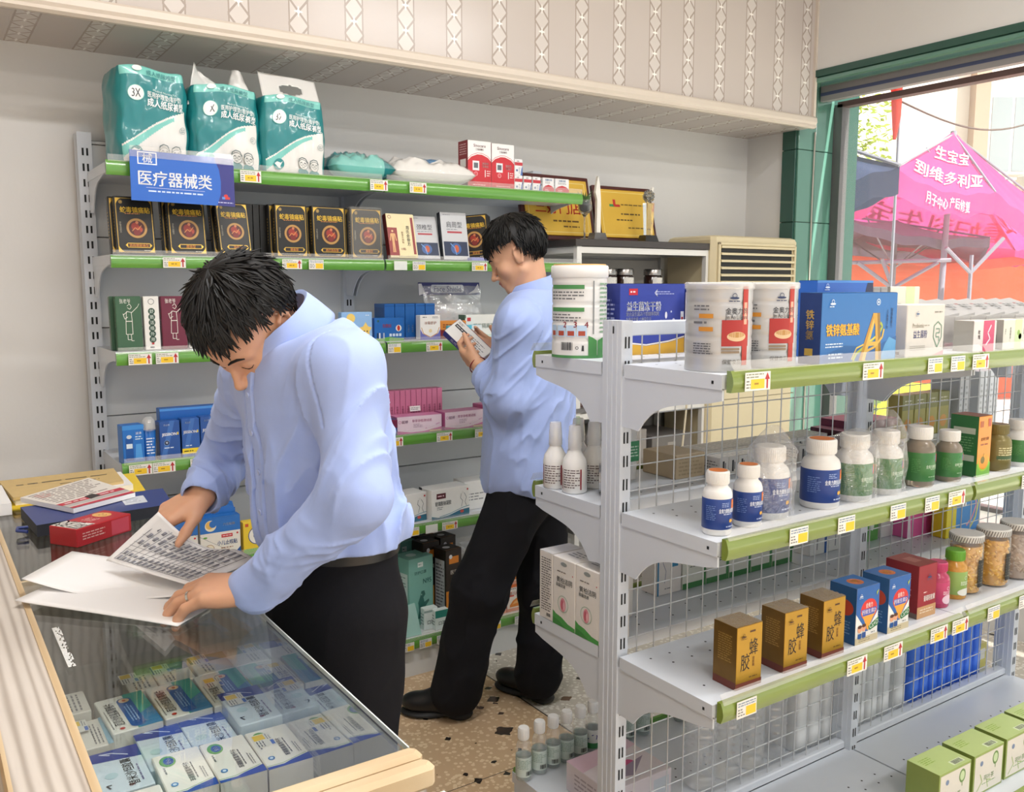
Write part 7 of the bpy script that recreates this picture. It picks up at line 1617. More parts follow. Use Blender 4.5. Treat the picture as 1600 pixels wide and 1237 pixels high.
# yellow banner and cartons on the pavement by the window
b = MB(); YB = M('yellow_banner', 'f2e32a', .5, var=.03)
b.grid(lambda u, v: (4.30 + .75 * u, 3.32 - .42 * u - .10 * math.sin(u * 3), .30 + (.66 - .06 * u) * v), 16, 4, YB)
f = Face(b, lambda u, v, e: (4.30 + .75 * u / .86 - .006, 3.32 - .42 * u / .86 - .10 * math.sin(u / .86 * 3) - .008, .30 + (.66 - .06 * u / .86) * v / .62), .86, .62)
f.text(.20, .36, .34, '青', '6f8a4a', bold=.03); f.text(.62, .36, .26, '天', '6f8a4a', bold=.03); f.ell(.06, .40, .04, .10, '8aa03a'); f.ring(.80, .26, .06, .05, .012, '6f8a6a')
tag(b.build('yellow_banner'), 'yellow banner with large grey-green characters outside below the window', 'banner')
market_umbrella('market_umbrella', 'small magenta umbrella low at the right edge behind mesh', [(7.0, 3.0, .95), (8.2, 2.2, .95), (9.0, 3.0, .95), (7.9, 3.8, .95)], (8.0, 3.0, 1.45), cloth('magenta_canopy', 'd850b0', .5), 0, val=.1)
# ------------------------------------------------------------------ smooth-blended solids meshed as one continuous surface (people and clothing)
def V3(*a): return np.array(a, dtype=np.float64)
def unit(v): v = np.asarray(v, float); return v / np.linalg.norm(v)

def vnoise(P, seed=0):
    """smooth value noise in -1..1 at points P"""
    Pi = np.floor(P).astype(np.int64); f = P - Pi; f = f * f * (3 - 2 * f)
    def h(i, j, k):
        n = (i * 374761393 + j * 668265263 + k * 2147483647 + seed * 974711) & 0xffffffff
        n = ((n ^ (n >> 13)) * 1274126177) & 0xffffffff
        return ((n ^ (n >> 16)) & 0xffff) / 32767.5 - 1
    x, y, z = Pi[:, 0], Pi[:, 1], Pi[:, 2]; u, v, w = f[:, 0], f[:, 1], f[:, 2]
    a = h(x, y, z) * (1 - u) + h(x + 1, y, z) * u; b = h(x, y + 1, z) * (1 - u) + h(x + 1, y + 1, z) * u
    c = h(x, y, z + 1) * (1 - u) + h(x + 1, y, z + 1) * u; d = h(x, y + 1, z + 1) * (1 - u) + h(x + 1, y + 1, z + 1) * u
    return (a * (1 - v) + b * v) * (1 - w) + (c * (1 - v) + d * v) * w

class Solid:
    def __init__(s): s.ops = []; s.post = []
    def rc(s, a, b, ra, rb, k=.01, mode='u', A=None, S=None):
        """round cone from a to b; A,S: axes and squash factors about a"""
        s.ops.append(('rc', V3(*a), V3(*b), ra, rb, k, mode, A, S)); return s
    def chain(s, pts, rs, k=.01):
        for i in range(len(pts) - 1): s.rc(pts[i], pts[i + 1], rs[i], rs[i + 1], k)
    def el(s, c, r, A=None, k=.01, mode='u'):
        s.ops.append(('el', V3(*c), V3(*r), np.eye(3) if A is None else A, None, k, mode, None, None)); return s
    def val(s, o, P):
        if o[0] == 'rc':
            a, b, ra, rb = o[1:5]; A, S = o[7], o[8]
            if A is not None:
                P = (P - a) @ A.T / S; b = (A @ (b - a)) / S; a = np.zeros(3)
            d = b - a; L2 = d @ d + 1e-12; t = np.clip(((P - a) @ d) / L2, 0, 1)
            q = np.linalg.norm(P - a - t[:, None] * d, axis=1) - (ra + (rb - ra) * t)
            return q * (min(S) if A is not None else 1)
        c, r, A = o[1:4]; q = (P - c) @ A.T; k0 = np.linalg.norm(q / r, axis=1); k1 = np.linalg.norm(q / (r * r), axis=1) + 1e-9
        return k0 * (k0 - 1) / k1
    def bound(s, o):
        if o[0] == 'rc':
            m = max(o[8]) if o[8] is not None else 1
            return (o[1] + o[2]) / 2, np.linalg.norm(o[2] - o[1]) / 2 + max(o[3], o[4]) * max(1, m)
        return o[1], max(o[2])
    def mixin(s, d, v, k, mode):
        if mode == 'u': h = np.maximum(k - np.abs(d - v), 0) / k; return np.minimum(d, v) - h * h * k / 4
        v = -v; h = np.maximum(k - np.abs(d - v), 0) / k; return np.maximum(d, v) + h * h * k / 4
    def field(s, P):
        d = np.full(len(P), .3)
        for o in s.ops: d = s.mixin(d, s.val(o, P), o[5], o[6])
        for f in s.post: d = f(P, d)
        return d
    def surface(s, o, direction, far=.4, n=400):
        """outermost surface point from o along direction"""
        u = unit(direction); t = np.linspace(far, 0, n); d = s.field(V3(*o) + t[:, None] * u); i = int(np.argmax(d < 0)); return V3(*o) + t[i] * u
    def mesh(s, name, h, m, parent, pick=None, mats=None, smooth=2):
        lo = np.min([s.bound(o)[0] - s.bound(o)[1] for o in s.ops if o[6] == 'u'], axis=0) - .03; hi = np.max([s.bound(o)[0] + s.bound(o)[1] for o in s.ops if o[6] == 'u'], axis=0) + .03
        B = 8; nb = np.ceil((hi - lo) / (h * B)).astype(int); bw = h * B
        ii = np.stack(np.meshgrid(*[np.arange(q) for q in nb], indexing='ij'), -1).reshape(-1, 3); cen = lo + (ii + .5) * bw
        d0 = np.full(len(cen), .3)
        for o in s.ops: d0 = s.mixin(d0, s.val(o, cen), o[5], o[6])
        act = np.abs(d0) < bw * .87 * 1.35 + .014
        dense = np.repeat(np.repeat(np.repeat(np.where(d0.reshape(nb) < 0, -1., 1.).astype(np.float32), B, 0), B, 1), B, 2)
        ai = ii[act]; ac = cen[act]; g = np.arange(B) * h
        loc = np.stack(np.meshgrid(g, g, g, indexing='ij'), -1).reshape(-1, 3)
        D = np.full((len(ai), B ** 3), .3)
        for o in s.ops:
            c, R = s.bound(o); near = np.linalg.norm(ac - c, axis=1) < R + bw * .9 + o[5] + .03
            if near.any():
                P = (lo + ai[near] * bw)[:, None, :] + loc[None]; sh = P.shape[:2]
                D[near] = s.mixin(D[near], s.val(o, P.reshape(-1, 3)).reshape(sh), o[5], o[6])
        if s.post:
            cl = np.abs(D) < .03; bi, li = np.nonzero(cl); P = lo + ai[bi] * bw + loc[li]; d = D[bi, li]
            for f in s.post: d = f(P, d)
            D[bi, li] = d
        for (i, j, k), blk in zip(ai * B, D): dense[i:i + B, j:j + B, k:k + B] = blk.reshape(B, B, B)
        sg = dense < 0; cnt = np.zeros(np.array(sg.shape) - 1, np.uint8)
        offs = [(a, b, c) for a in (0, 1) for b in (0, 1) for c in (0, 1)]; n0, n1, n2 = cnt.shape
        for a, b, c in offs: cnt += sg[a:a + n0, b:b + n1, c:c + n2]
        cell = np.argwhere((cnt > 0) & (cnt < 8)); vid = np.full(cnt.shape, -1, np.int32); vid[tuple(cell.T)] = np.arange(len(cell))
        cv = np.stack([dense[cell[:, 0] + a, cell[:, 1] + b, cell[:, 2] + c] for a, b, c in offs], 1)
        acc = np.zeros((len(cell), 3)); num = np.zeros(len(cell))
        for p in range(8):
            for q in range(p + 1, 8):
                if sum(x != y for x, y in zip(offs[p], offs[q])) == 1:
                    x = (cv[:, p] < 0) != (cv[:, q] < 0); t = cv[x, p] / (cv[x, p] - cv[x, q]); op, oq = np.array(offs[p], float), np.array(offs[q], float)
                    acc[x] += op + t[:, None] * (oq - op); num[x] += 1
        vs = lo + (cell + acc / num[:, None]) * h; quads = []
        for ax in range(3):
            a = [slice(None)] * 3; b = [slice(None)] * 3; a[ax] = slice(0, -1); b[ax] = slice(1, None)
            e = np.argwhere(sg[tuple(a)] != sg[tuple(b)]); o1, o2 = (ax + 1) % 3, (ax + 2) % 3
            e = e[(e[:, o1] > 0) & (e[:, o2] > 0) & (e[:, o1] < cnt.shape[o1]) & (e[:, o2] < cnt.shape[o2])]
            def at(d1, d2):
                q = e.copy(); q[:, o1] += d1; q[:, o2] += d2; return vid[tuple(q.T)]
            Q = np.stack([at(-1, -1), at(0, -1), at(0, 0), at(-1, 0)], 1); fl = ~sg[tuple(e.T)]; Q[fl] = Q[fl][:, ::-1]; quads.append(Q)
        Q = np.concatenate(quads); Q = Q[(Q >= 0).all(1)]
        # light smoothing
        for _ in range(smooth):
            sm = np.zeros_like(vs); ct = np.zeros(len(vs))
            for a, b in ((0, 1), (1, 2), (2, 3), (3, 0)):
                np.add.at(sm, Q[:, a], vs[Q[:, b]]); np.add.at(ct, Q[:, a], 1); np.add.at(sm, Q[:, b], vs[Q[:, a]]); np.add.at(ct, Q[:, b], 1)
            vs = vs * .5 + .5 * sm / np.maximum(ct, 1)[:, None]
        root = V3(*parent.matrix_basis.translation) if parent else np.zeros(3)
        me = bpy.data.meshes.new(name); me.vertices.add(len(vs)); me.vertices.foreach_set('co', (vs - root).astype(np.float32).ravel())
        me.loops.add(Q.size); me.loops.foreach_set('vertex_index', Q.astype(np.int32).ravel()); me.polygons.add(len(Q))
        me.polygons.foreach_set('loop_start', np.arange(0, Q.size, 4, dtype=np.int32)); me.polygons.foreach_set('loop_total', np.full(len(Q), 4, np.int32))
        for q in (mats or [m]): me.materials.append(q)
        if pick: me.polygons.foreach_set('material_index', pick(vs[Q].mean(1)).astype(np.int32))
        me.polygons.foreach_set('use_smooth', np.ones(len(Q), bool)); me.update(); me.validate()
        o = bpy.data.objects.new(name, me); COL.objects.link(o); o.parent = parent
        return o

def folds(a, b, R, amp, fa, fr, seed, sharp=2.0, twist=0.0):
    """cloth folds about the segment a-b: fa cycles per metre along it, fr across; fades beyond R"""
    a, b = V3(*a), V3(*b); ax = unit(b - a); e1 = unit(np.cross(ax, [.3, .5, .81])); e2 = np.cross(ax, e1); L = np.linalg.norm(b - a)
    def f(P, d):
        q = P - a; t = q @ ax; x, y = q @ e1, q @ e2; rad = np.hypot(x, y)
        w = np.clip(1.3 - rad / R, 0, 1) * np.clip((t + R * .5) / (R * .5), 0, 1) * np.clip((L + R * .5 - t) / (R * .5), 0, 1)
        Q = np.stack([x * fr, y * fr, (t + twist * x) * fa], 1); n = vnoise(Q, seed) + .35 * vnoise(Q * 2.1, seed + 5)
        return d - amp * w * (np.clip(1 - np.abs(n) * 1.3, 0, 1) ** (sharp * 1.6) - .22)
    return f

SKIN = M('skin', 'd6a282', .5, var=.06, scale=25, sss=.15, bump=.06, bscale=350)
SKIN2 = M('skin_fair', 'd8a686', .5, var=.06, scale=25, sss=.15, bump=.06, bscale=350)
LIP = M('lips', 'b8705c', .45, sss=.1)
HAIR = M('black_hair', '100e0d', .5, var=.35, scale=120, spec=.3)
SHIRT = M('blue_cotton', 'a4b7ea', .75, var=.03, scale=60, bump=.12, bscale=900, sheen=.15)
TROU = M('black_trouser_cloth', '131318', .85, var=.15, scale=80, bump=.15, bscale=900, spec=.25)
LEATH = M('black_leather', '121214', .32, var=.1)
BTN = M('shirt_button', 'b5c3ec', .25)

def frame_of(f, rr):
    """rows: right, forward, up"""
    f = unit(f); r = unit(np.asarray(rr, float) - f * np.dot(rr, f)); u = np.cross(r, f); return np.stack([r, f, u])

def head_ops(sd, c, F, sc):
    g = lambda x, y, z: V3(*c) + sc * (V3(x, y, z) @ F)
    E = lambda p, r, k=.012, mode='u': sd.el(g(*p), V3(*r) * sc, F, k * sc, mode)
    R = lambda p, q, a, b, k=.012, mode='u': sd.rc(g(*p), g(*q), a * sc, b * sc, k * sc, mode)
    E((0, -.010, .036), (.077, .097, .086)); E((0, .030, -.030), (.061, .062, .080), .03); E((0, .052, .045), (.055, .042, .045), .03)
    for s in (-1, 1):
        R((s * .056, .004, -.055), (s * .020, .066, -.097), .016, .013, .03); E((s * .043, .060, -.026), (.022, .020, .020), .025); R((s * .012, .088, .020), (s * .045, .074, .017), .008, .007, .014)
    E((0, .072, -.098), (.024, .020, .017), .025)
    for s in (-1, 1): E((s * .031, .098, .000), (.017, .016, .011), .012, 's')
    for s in (-1, 1): E((s * .031, .078, -.001), (.0155, .012, .0125), .006)
    R((0, .090, .006), (0, .112, -.034), .0065, .009, .014); E((0, .113, -.036), (.0105, .010, .0095), .006)
    for s in (-1, 1): E((s * .0125, .102, -.039), (.008, .010, .007), .006)
    E((0, .082, -.064), (.028, .018, .020), .015)
    for s in (-1, 1): R((0, .0995, -.0605), (s * .019, .088, -.0635), .0055, .003, .004)
    R((-.013, .094, -.0715), (.013, .094, -.0715), .0062, .0062, .005); R((-.02, .097, -.066), (.02, .097, -.066), .0014, .0014, .003, 's')
    for s in (-1, 1):
        e = unit((s * .35, -.25, .9)); A = F
        E((s * .078, -.008, -.004), (.007, .017, .030), .006)
        pts = [(s * .076, .006, -.022), (s * .082, .004, .0), (s * .087, -.002, .020), (s * .089, -.016, .026), (s * .090, -.027, .014), (s * .086, -.024, -.006), (s * .080, -.010, -.030), (s * .075, .004, -.030)]
        for p, q in zip(pts[:-1], pts[1:]): R(p, q, .0042, .0042, .004)
        E((s * .089, -.008, .002), (.006, .010, .015), .004, 's')
    return g

def face_bits(parent, sd, g, root, brow=True):
    b = MB(); bl = MB(); fw = lambda p: sd.surface(g(p[0], 0, p[2]), g(p[0], 1, p[2]) - g(p[0], 0, p[2]), .16) - root
    out = unit(g(0, 1, 0) - g(0, 0, 0)) * .0012
    for s in (-1, 1):
        b.tube([fw((s * x, 0, z)) + out for x, z in ((.012, .022), (.022, .0265), (.034, .027), (.046, .021))], [.0016, .0028, .0028, .0010], HAIR, 6)
        bl.tube([fw((s * x, 0, z)) + out * .3 for x, z in ((.0165, -.006), (.024, -.0095), (.033, -.0105), (.041, -.0085), (.047, -.004))], [.0006, .0011, .0012, .0011, .0006], HAIR, 5)
    b.build('eyebrows', parent); bl.build('eyelashes', parent)

def hair_cap(parent, g, root, seed, thick=.026, front=64, side=84, back=122, lift=.012, nl=520, crown=(0, -.35), fringe=1.0):
    rnd = random.Random(seed); off = Vector((seed * 7.1, 3, 1))
    def tmax(ph):
        c = math.cos(ph); m = side + (front - side) * max(0, c) ** .7 if c > 0 else side + (back - side) * (-c) ** .6
        return math.radians(m + 4 * math.sin(ph * 5 + seed) * (c > 0) + 2.5 * math.sin(ph * 13))
    def pt(th, ph, ex):
        d = Vector((math.sin(th) * math.sin(ph), math.sin(th) * math.cos(ph), math.cos(th)))
        d = Vector((d.x, d.y + crown[1] * max(0, d.z) * .5, d.z)).normalized()
        p = (d.x * (.0775 + ex), -.010 + d.y * (.0975 + ex), .036 + d.z * (.0865 + ex)); return Vector(g(*p) - root)
    b = MB(); nu, nv = 120, 34
    def S(u, v):
        ph = u * 2 * math.pi - math.pi; tm = tmax(ph); th = tm * v
        st = mnoise.noise(Vector((math.cos(ph) * 9, math.sin(ph) * 9, th * 1.2)) + off) + .6 * mnoise.noise(Vector((math.cos(ph) * 24, math.sin(ph) * 24, th * 1.5)) + off)
        ex = thick * (1 - .45 * v) * (1 - max(0, (v - .93) / .07) ** 2 * .95) + .0045 * st * min(1, v * 4)
        return pt(th, ph, max(.0005, ex))
    b.grid(S, nu, nv, HAIR)
    for k in range(nl):
        ph = rnd.uniform(-math.pi, math.pi); tm = tmax(ph); v0 = rnd.uniform(.15, .97) if k % 3 else rnd.uniform(.75, .97); th0 = tm * v0; dth = rnd.uniform(.22, .5); sw = rnd.uniform(-.16, .16)
        tip = rnd.uniform(0, lift); pts = []; n = 6; isf = math.cos(ph) > .3
        for i in range(n + 1):
            t = i / n; th = th0 + dth * t; lim = tm + (.20 * fringe if isf else (.30 if math.cos(ph) < -.35 else .07)); th = min(th, lim + .02 * t)
            v = min(1, th / tm); pts.append(pt(th, ph + sw * t, thick * (1 - .45 * v) + .001 + tip * t * t * (1 if v < .9 else .5)))
        b.tube(pts, [.0016, .0023, .0024, .0022, .0018, .0012, .0004], HAIR, 5)
    return b.build('hair', parent)

def hand_ops(sd, wrist, d, palm, side, curls, spread=.04, thumb=(.5, .35, .3), sc=1.0, lean=0.0):
    """d: wrist to knuckles; palm: the way the palm faces; side +1 right hand, -1 left; curls: (mcp, pip, dip) radians per finger index..little"""
    d = unit(d); n = unit(np.asarray(palm, float) - d * np.dot(palm, d)); t = np.cross(n, d) * -side   # t: towards the thumb
    w = V3(*wrist); tips = []
    rot = lambda v, ax, a: v * math.cos(a) + np.cross(ax, v) * math.sin(a) + ax * np.dot(ax, v) * (1 - math.cos(a))
    ax = np.cross(d, n)                                                  # bending d towards n
    for i, (o, L) in enumerate(((.0285, 1.0), (.0095, 1.08), (-.010, 1.0), (-.0285, .82))):
        kn = w + sc * (d * (.088 - .004 * abs(i - 1) - (.008 if i == 3 else 0)) + t * o - n * .004)
        sd.rc(w + sc * (d * .004 + t * o * .55), kn, .0155 * sc, .0118 * sc, .012)
        v = rot(d, n, (-side) * (-1) * 0 + spread * (1.5 - i) * (1 if np.dot(np.cross(n, d), t) > 0 else -1)); p = kn
        axv = np.cross(v, n)
        for j, (ln, r0, r1) in enumerate(((.043, .0104, .0090), (.027, .0092, .0082), (.022, .0083, .0066))):
            v = rot(v, unit(axv), curls[i][j]); q = p + v * ln * L * sc; sd.rc(p, q, r0 * sc, r1 * sc, .003 if j else .0045); p = q
        tips.append(p)
    sd.el(w + sc * (d * .045 + n * .003), (V3(.036, .046, .014) * sc), np.stack([t, d, n]), .015)
    b0 = w + sc * (d * .018 + t * .026 + n * .008); v = unit(d * math.cos(thumb[0]) + t * math.sin(thumb[0]) + n * thumb[1]); p = b0
    sd.rc(w + sc * (d * .01 + t * .012 + n * .006), b0 + v * .03 * sc, .015 * sc, .0135 * sc, .014)
    p = b0 + v * .036 * sc
    for j, (ln, r0, r1) in enumerate(((.034, .0118, .0105), (.027, .0106, .0078))):
        v = unit(v + (d * .6 + n * .5 - t * .5) * thumb[2] * (j + 1) * .6); q = p + v * ln * sc; sd.rc(p, q, r0 * sc, r1 * sc, .006); p = q
    return tips, p

def collar(parent, base, up, fwd, root, m, R=.064, h=.040, fall=.050, point=.030):
    u = unit(up); f = unit(np.asarray(fwd, float) - u * np.dot(fwd, u)); r = np.cross(f, u); base = V3(*base)
    def S(s, v):
        th = (s * 2 - 1) * math.pi * .965; k = abs(th) / math.pi; fr = max(0, (k - .70) / .30); c, sn = -math.cos(th), math.sin(th)
        prof = [(R - .001, 0.0), (R, h), (R + .006, h + .003), (R + .016 + .012 * fr, h - fall * .45), (R + .025 + .022 * fr, h - fall - point * fr)]
        i = min(3, int(v * 4)); t = v * 4 - i; rr = prof[i][0] * (1 - t) + prof[i + 1][0] * t; zz = prof[i][1] * (1 - t) + prof[i + 1][1] * t
        zz -= .018 * k + (.012 * fr); return Vector(base + r * sn * rr * .98 + f * c * rr * 1.08 + u * zz - root)
    b = MB(); b.grid(S, 60, 12, m); return solidify(b.build('collar', parent), .0022, 0)

def shoe_ops(sd, so, heel, toe, side):
    """upper into sd, sole into so; heel and toe on the floor"""
    h, t = V3(*heel), V3(*toe); d = unit(t - h); L = np.linalg.norm(t - h); r = np.cross(d, [0, 0, 1]); up = V3(0, 0, 1); A = np.stack([r, d, up])
    P = lambda x, y, z: h + r * x + d * y * L + up * z
    sd.el(P(.004 * side, .72, .045), (.044, L * .30, .036), A, .02); sd.el(P(0, .28, .055), (.036, L * .28, .050), A, .02); sd.el(P(0, .42, .060), (.038, L * .25, .046), A, .03); sd.rc(P(0, .20, .06), P(0, .22, .12), .038, .042, .02)
    sd.el(P(0, .5, -.20), (.3, .5, .205), A, .004, 's')
    so.el(P(.003 * side, .72, .012), (.050, L * .315, .013), A, .01); so.el(P(0, .40, .016), (.036, L * .3, .011), A, .02); so.rc(P(0, .10, .018), P(0, .20, .018), .034, .036, .01, A=A, S=V3(1, 1, .5)); so.el(P(0, .14, .012), (.038, L * .16, .016), A, .01); so.el(P(0, .5, -.30), (.4, .6, .3), A, .003, 's')
# ------------------------------------------------------------------ the two men
def person(name, label, loc): return empty(name, loc, 0, label, 'person')
def torso_ops(sd, H, Nb, Ls, Rs, f, g=0.0, waist=.150, chest=.162, sq=.74):
    """torso with pelvis, waist, chest and shoulders; g grows it for cloth"""
    H, Nb, Ls, Rs = [V3(*x) for x in (H, Nb, Ls, Rs)]; u = unit(Nb - H); r = unit(Rs - Ls - u * np.dot(Rs - Ls, u)); ff = np.cross(u, r); A = np.stack([r, ff, u]); L = np.linalg.norm(Nb - H); S = V3(1, sq, 1)
    P = lambda x, y, z: H + r * x + ff * y + u * z
    sd.rc(P(0, 0, -.02), P(0, .0, L * .42), waist + g, waist + g, .04, A=A, S=S); sd.rc(P(0, 0, L * .42), P(0, -.005, L * .78), waist + .004 + g, chest + g, .05, A=A, S=S)
    sd.rc(P(0, -.01, L * .80), P(0, -.01, L * .86), chest - .02 + g, .12 + g, .05, A=A, S=V3(1.05, .62, 1))
    sd.rc(Ls, Rs, .056 + g, .056 + g, .05); sd.rc(Ls * .6 + Rs * .4, Nb, .055 + g, .045 + g, .05); sd.rc(Rs * .6 + Ls * .4, Nb, .055 + g, .045 + g, .05)
    return A, P, L

def buttons(parent, sh, P, zs, root, x=0.0):
    for z in zs:
        o = P(x, 0, z); p = sh.surface(o, P(x, 1, z) - o, .35); n = Vector(P(x, 1, z) - P(x, 0, z)).normalized(); b = MB()
        q = n.to_track_quat('Z', 'Y').to_matrix().to_4x4(); q.translation = Vector(p - root); b.T = q
        b.lathe([(0, 0), (.0056, 0), (.0058, .0012), (.005, .0022), (.0035, .0016), (0, .0016)], BTN, 14); b.build('button', parent)

def placket(P, half=.015, amp=.0022, x=0.0, lo=0.0):
    o = P(0, 0, 0); r = P(1, 0, 0) - o; ff = P(0, 1, 0) - o
    def f(Q, d):
        q = Q - o; a = q @ r - x; c = q @ ff
        return d - amp * ((np.abs(a) < half) & (c > .02)) + .0040 * ((np.abs(np.abs(a) - half) < .0030) & (c > .02))
    return f
def seam(pt, n, R, amp=.0022):
    pt, n = V3(*pt), unit(n)
    def f(P, d):
        q = P - pt; return d + amp * ((np.abs(q @ n) < .0030) & (np.linalg.norm(q, axis=1) < R))
    return f

# ================= man leaning over the counter
p1 = person('person', 'man in light blue shirt bending over the glass counter, reading and turning papers', (.70, 1.62, 0)); r1 = V3(.70, 1.62, 0)
H, Nb = V3(.664, 1.612, .955), V3(.598, 1.588, 1.358); Ls, Rs = V3(.612, 1.420, 1.332), V3(.574, 1.772, 1.298)
Le, Lw, Re, Rw = V3(.598, 1.345, 1.135), V3(.470, 1.500, .955), V3(.572, 1.985, 1.101), V3(.476, 1.840, 1.056)
hc = V3(.513, 1.607, 1.402); F1 = frame_of((-.52, -.30, -.80), (-.44, .89, .02))
LD, LP = V3(-.78, .61, -.10), V3(.10, .22, -.97)
bd = Solid(); g1 = head_ops(bd, hc, F1, .90)
A, P, L = torso_ops(bd, H + V3(-.02, 0, .06), Nb, Ls, Rs, 0, -.045)
bd.rc(g1(0, -.035, -.035), Nb - V3(0, 0, .03), .050, .056, .03)
bd.chain([Ls, Le, Lw], [.042, .036, .0275], .01); bd.chain([Rs, Re, Rw], [.042, .036, .0275], .01)
for s, k, a in ((-1, V3(.655, 1.53, .50), V3(.640, 1.53, .09)), (1, V3(.660, 1.71, .50), V3(.645, 1.71, .09))): bd.chain([H + A[0] * s * .075 - V3(0, 0, .08), k, a], [.060, .050, .036], .02)
hand_ops(bd, Lw, LD, LP, -1, [(.34, .48, .25), (.30, .42, .25), (.30, .42, .25), (.36, .45, .25)], .06, (.50, .30, .15), 1.10)
hand_ops(bd, Rw, (-.80, -.02, -.42), (-.25, .12, -.95), 1, [(.55, .7, .4), (.6, .8, .4), (.65, .8, .4), (.7, .8, .4)], .03, (.62, .10, .10), 1.0)
lipc = g1(0, .098, -.066); lp = lambda c: (np.linalg.norm((c - lipc) * V3(1, 1, 1), axis=1) < .0185) & (np.abs((c - lipc) @ F1[2]) < .0095)
body = bd.mesh('body', .003, SKIN, p1, lambda c: lp(c).astype(int), [SKIN, LIP])
face_bits(body, bd, g1, r1)
hair_cap(p1, g1, r1, 3, .033, 64, 76, 126, .016, 760, fringe=1.4)
# shirt
sh = Solid(); A, P, L = torso_ops(sh, H, Nb, Ls, Rs, 0, .008, .140, .158, .74)
sh.rc(P(-.02, -.008, .08), P(.02, -.008, .10), .150, .148, .04, A=A, S=V3(1.03, .82, .6))
up = Lw + unit(Le - Lw) * .008; sh.chain([Ls, Le, up], [.060, .053, .043], .04); ur = Rw + unit(Re - Rw) * .014; sh.chain([Rs, Re, ur], [.066, .055, .043], .025)
for w, e in ((Lw, up), (Rw, ur)): q = unit(e - w); sh.rc(e - q * .005, e + q * .052, .0475, .0470, .004); sh.rc(w - q * .05, e + q * .012, .0335, .0335, .002, 's')
sh.rc(Nb - V3(0, 0, .02), Nb + unit(V3(-.35, -.02, .94)) * .12, .058, .062, .006, 's'); sh.el(Nb + V3(-.04, 0, .075), (.12, .105, .058), None, .03, 's')
sh.post += [folds(Ls, Le, .10, .013, 19, 5, 3, 2, 1.3), folds(Le, up, .08, .008, 27, 6, 7, 2, 1.0), folds(Rs, Re, .10, .012, 19, 5, 11, 2, 1.0), folds(Re, ur, .09, .013, 27, 6, 13, 2, .8),
            folds(P(0, 0, .0), P(0, 0, .22), .26, .019, 6, 12, 21, 2, 1.0), folds(P(0, 0, .14), P(0, 0, .42), .26, .011, 5, 10, 25, 2, .9), placket(P), seam(Ls - (Rs - Ls) * .02, (Ls - Rs) + .35 * (Ls - Le), .11, .0036)]
hz = lambda Q, d: np.where(Q[:, 0] > .545, np.maximum(d, 1.0 - Q[:, 2]), d)
sh.post.append(hz)
shirt = sh.mesh('shirt', .0030, SHIRT, p1, smooth=1)
collar(shirt, Nb + V3(-.034, .003, .044), (-.56, -.02, .82), (-.9, -.25, -.3), r1, SHIRT, .064, .030, .058, .036)
buttons(shirt, sh, P, (.06, .135, .21, .285, .355), r1)
# trousers, belt
tr1 = Solid(); tr1.rc(H - V3(0, 0, .10), H + V3(0, 0, .02), .142, .143, .03, A=np.stack([A[0], np.cross([0, 0, 1], A[0]), [0, 0, 1]]), S=V3(1, .80, 1))
for s, k, a in ((-1, V3(.655, 1.53, .50), V3(.640, 1.53, .06)), (1, V3(.660, 1.71, .50), V3(.645, 1.71, .06))):
    hj = H + A[0] * s * .082 - V3(0, 0, .10); tr1.chain([hj, k, a], [.096, .080, .078], .035); tr1.post.append(folds(hj, k, .12, 0.011, 6, 7, 31 + s, 2, .4)); tr1.post.append(folds(k, a, .11, .012, 8, 8, 41 + s, 2, .4))
tr1.post.append(lambda Q, d: np.maximum(d, np.maximum(Q[:, 2] - 1.005, .028 - Q[:, 2])))
trousers = tr1.mesh('trousers', .0042, TROU, p1)
b = MB(); n = 64
def beltpt(i, z, e):
    a = 2 * math.pi * i / n; q = V3(H[0], H[1], z); p = tr1.surface(V3(H[0], H[1], .985), (math.cos(a), math.sin(a), 0), .3, 300); v = unit(p - V3(H[0], H[1], .985)); return Vector(V3(p[0], p[1], z) + v * e - r1)
rings = [[beltpt(i, z, e) for i in range(n)] for z, e in ((.972, .0005), (.972, .0055), (1.004, .0055), (1.004, .0005))]
b.loft(rings + [rings[0]], LEATH, True, cap=False); b.build('belt', trousers)
# ring on the ring finger of the near hand
d_ = unit(LD); n_ = unit(LP - d_ * np.dot(LP, d_)); t_ = np.cross(n_, d_); kn = Lw + 1.10 * (d_ * .084 + t_ * -.0095 - n_ * .004)
fa = unit(d_ * math.cos(.30) + n_ * math.sin(.30) - t_ * .03); pc = kn + fa * .023; e1 = np.cross(fa, n_); e1 = unit(e1); e2 = np.cross(fa, e1)
b = MB(); rr = lambda R, o: [Vector(pc + fa * o + e1 * R * math.cos(q) + e2 * R * math.sin(q) - r1) for q in np.linspace(0, 2 * math.pi, 28, endpoint=False)]
b.loft([rr(.0104, -.0022), rr(.0122, -.0022), rr(.0122, .0022), rr(.0104, .0022), rr(.0104, -.0022)], M('silver_ring', 'd5d3cf', .18, metal=1, var=.02), True, cap=False); b.build('finger_ring', p1)
for s, h_, t_ in ((-1, (.70, 1.53, 0), (.50, 1.50, 0)), (1, (.705, 1.715, 0), (.50, 1.73, 0))):
    a1, a2 = Solid(), Solid(); shoe_ops(a1, a2, h_, t_, s); so = a1.mesh('shoe', .005, LEATH, p1); a2.mesh('sole', .005, M('black_rubber', '1a1a1b', .6), p1)

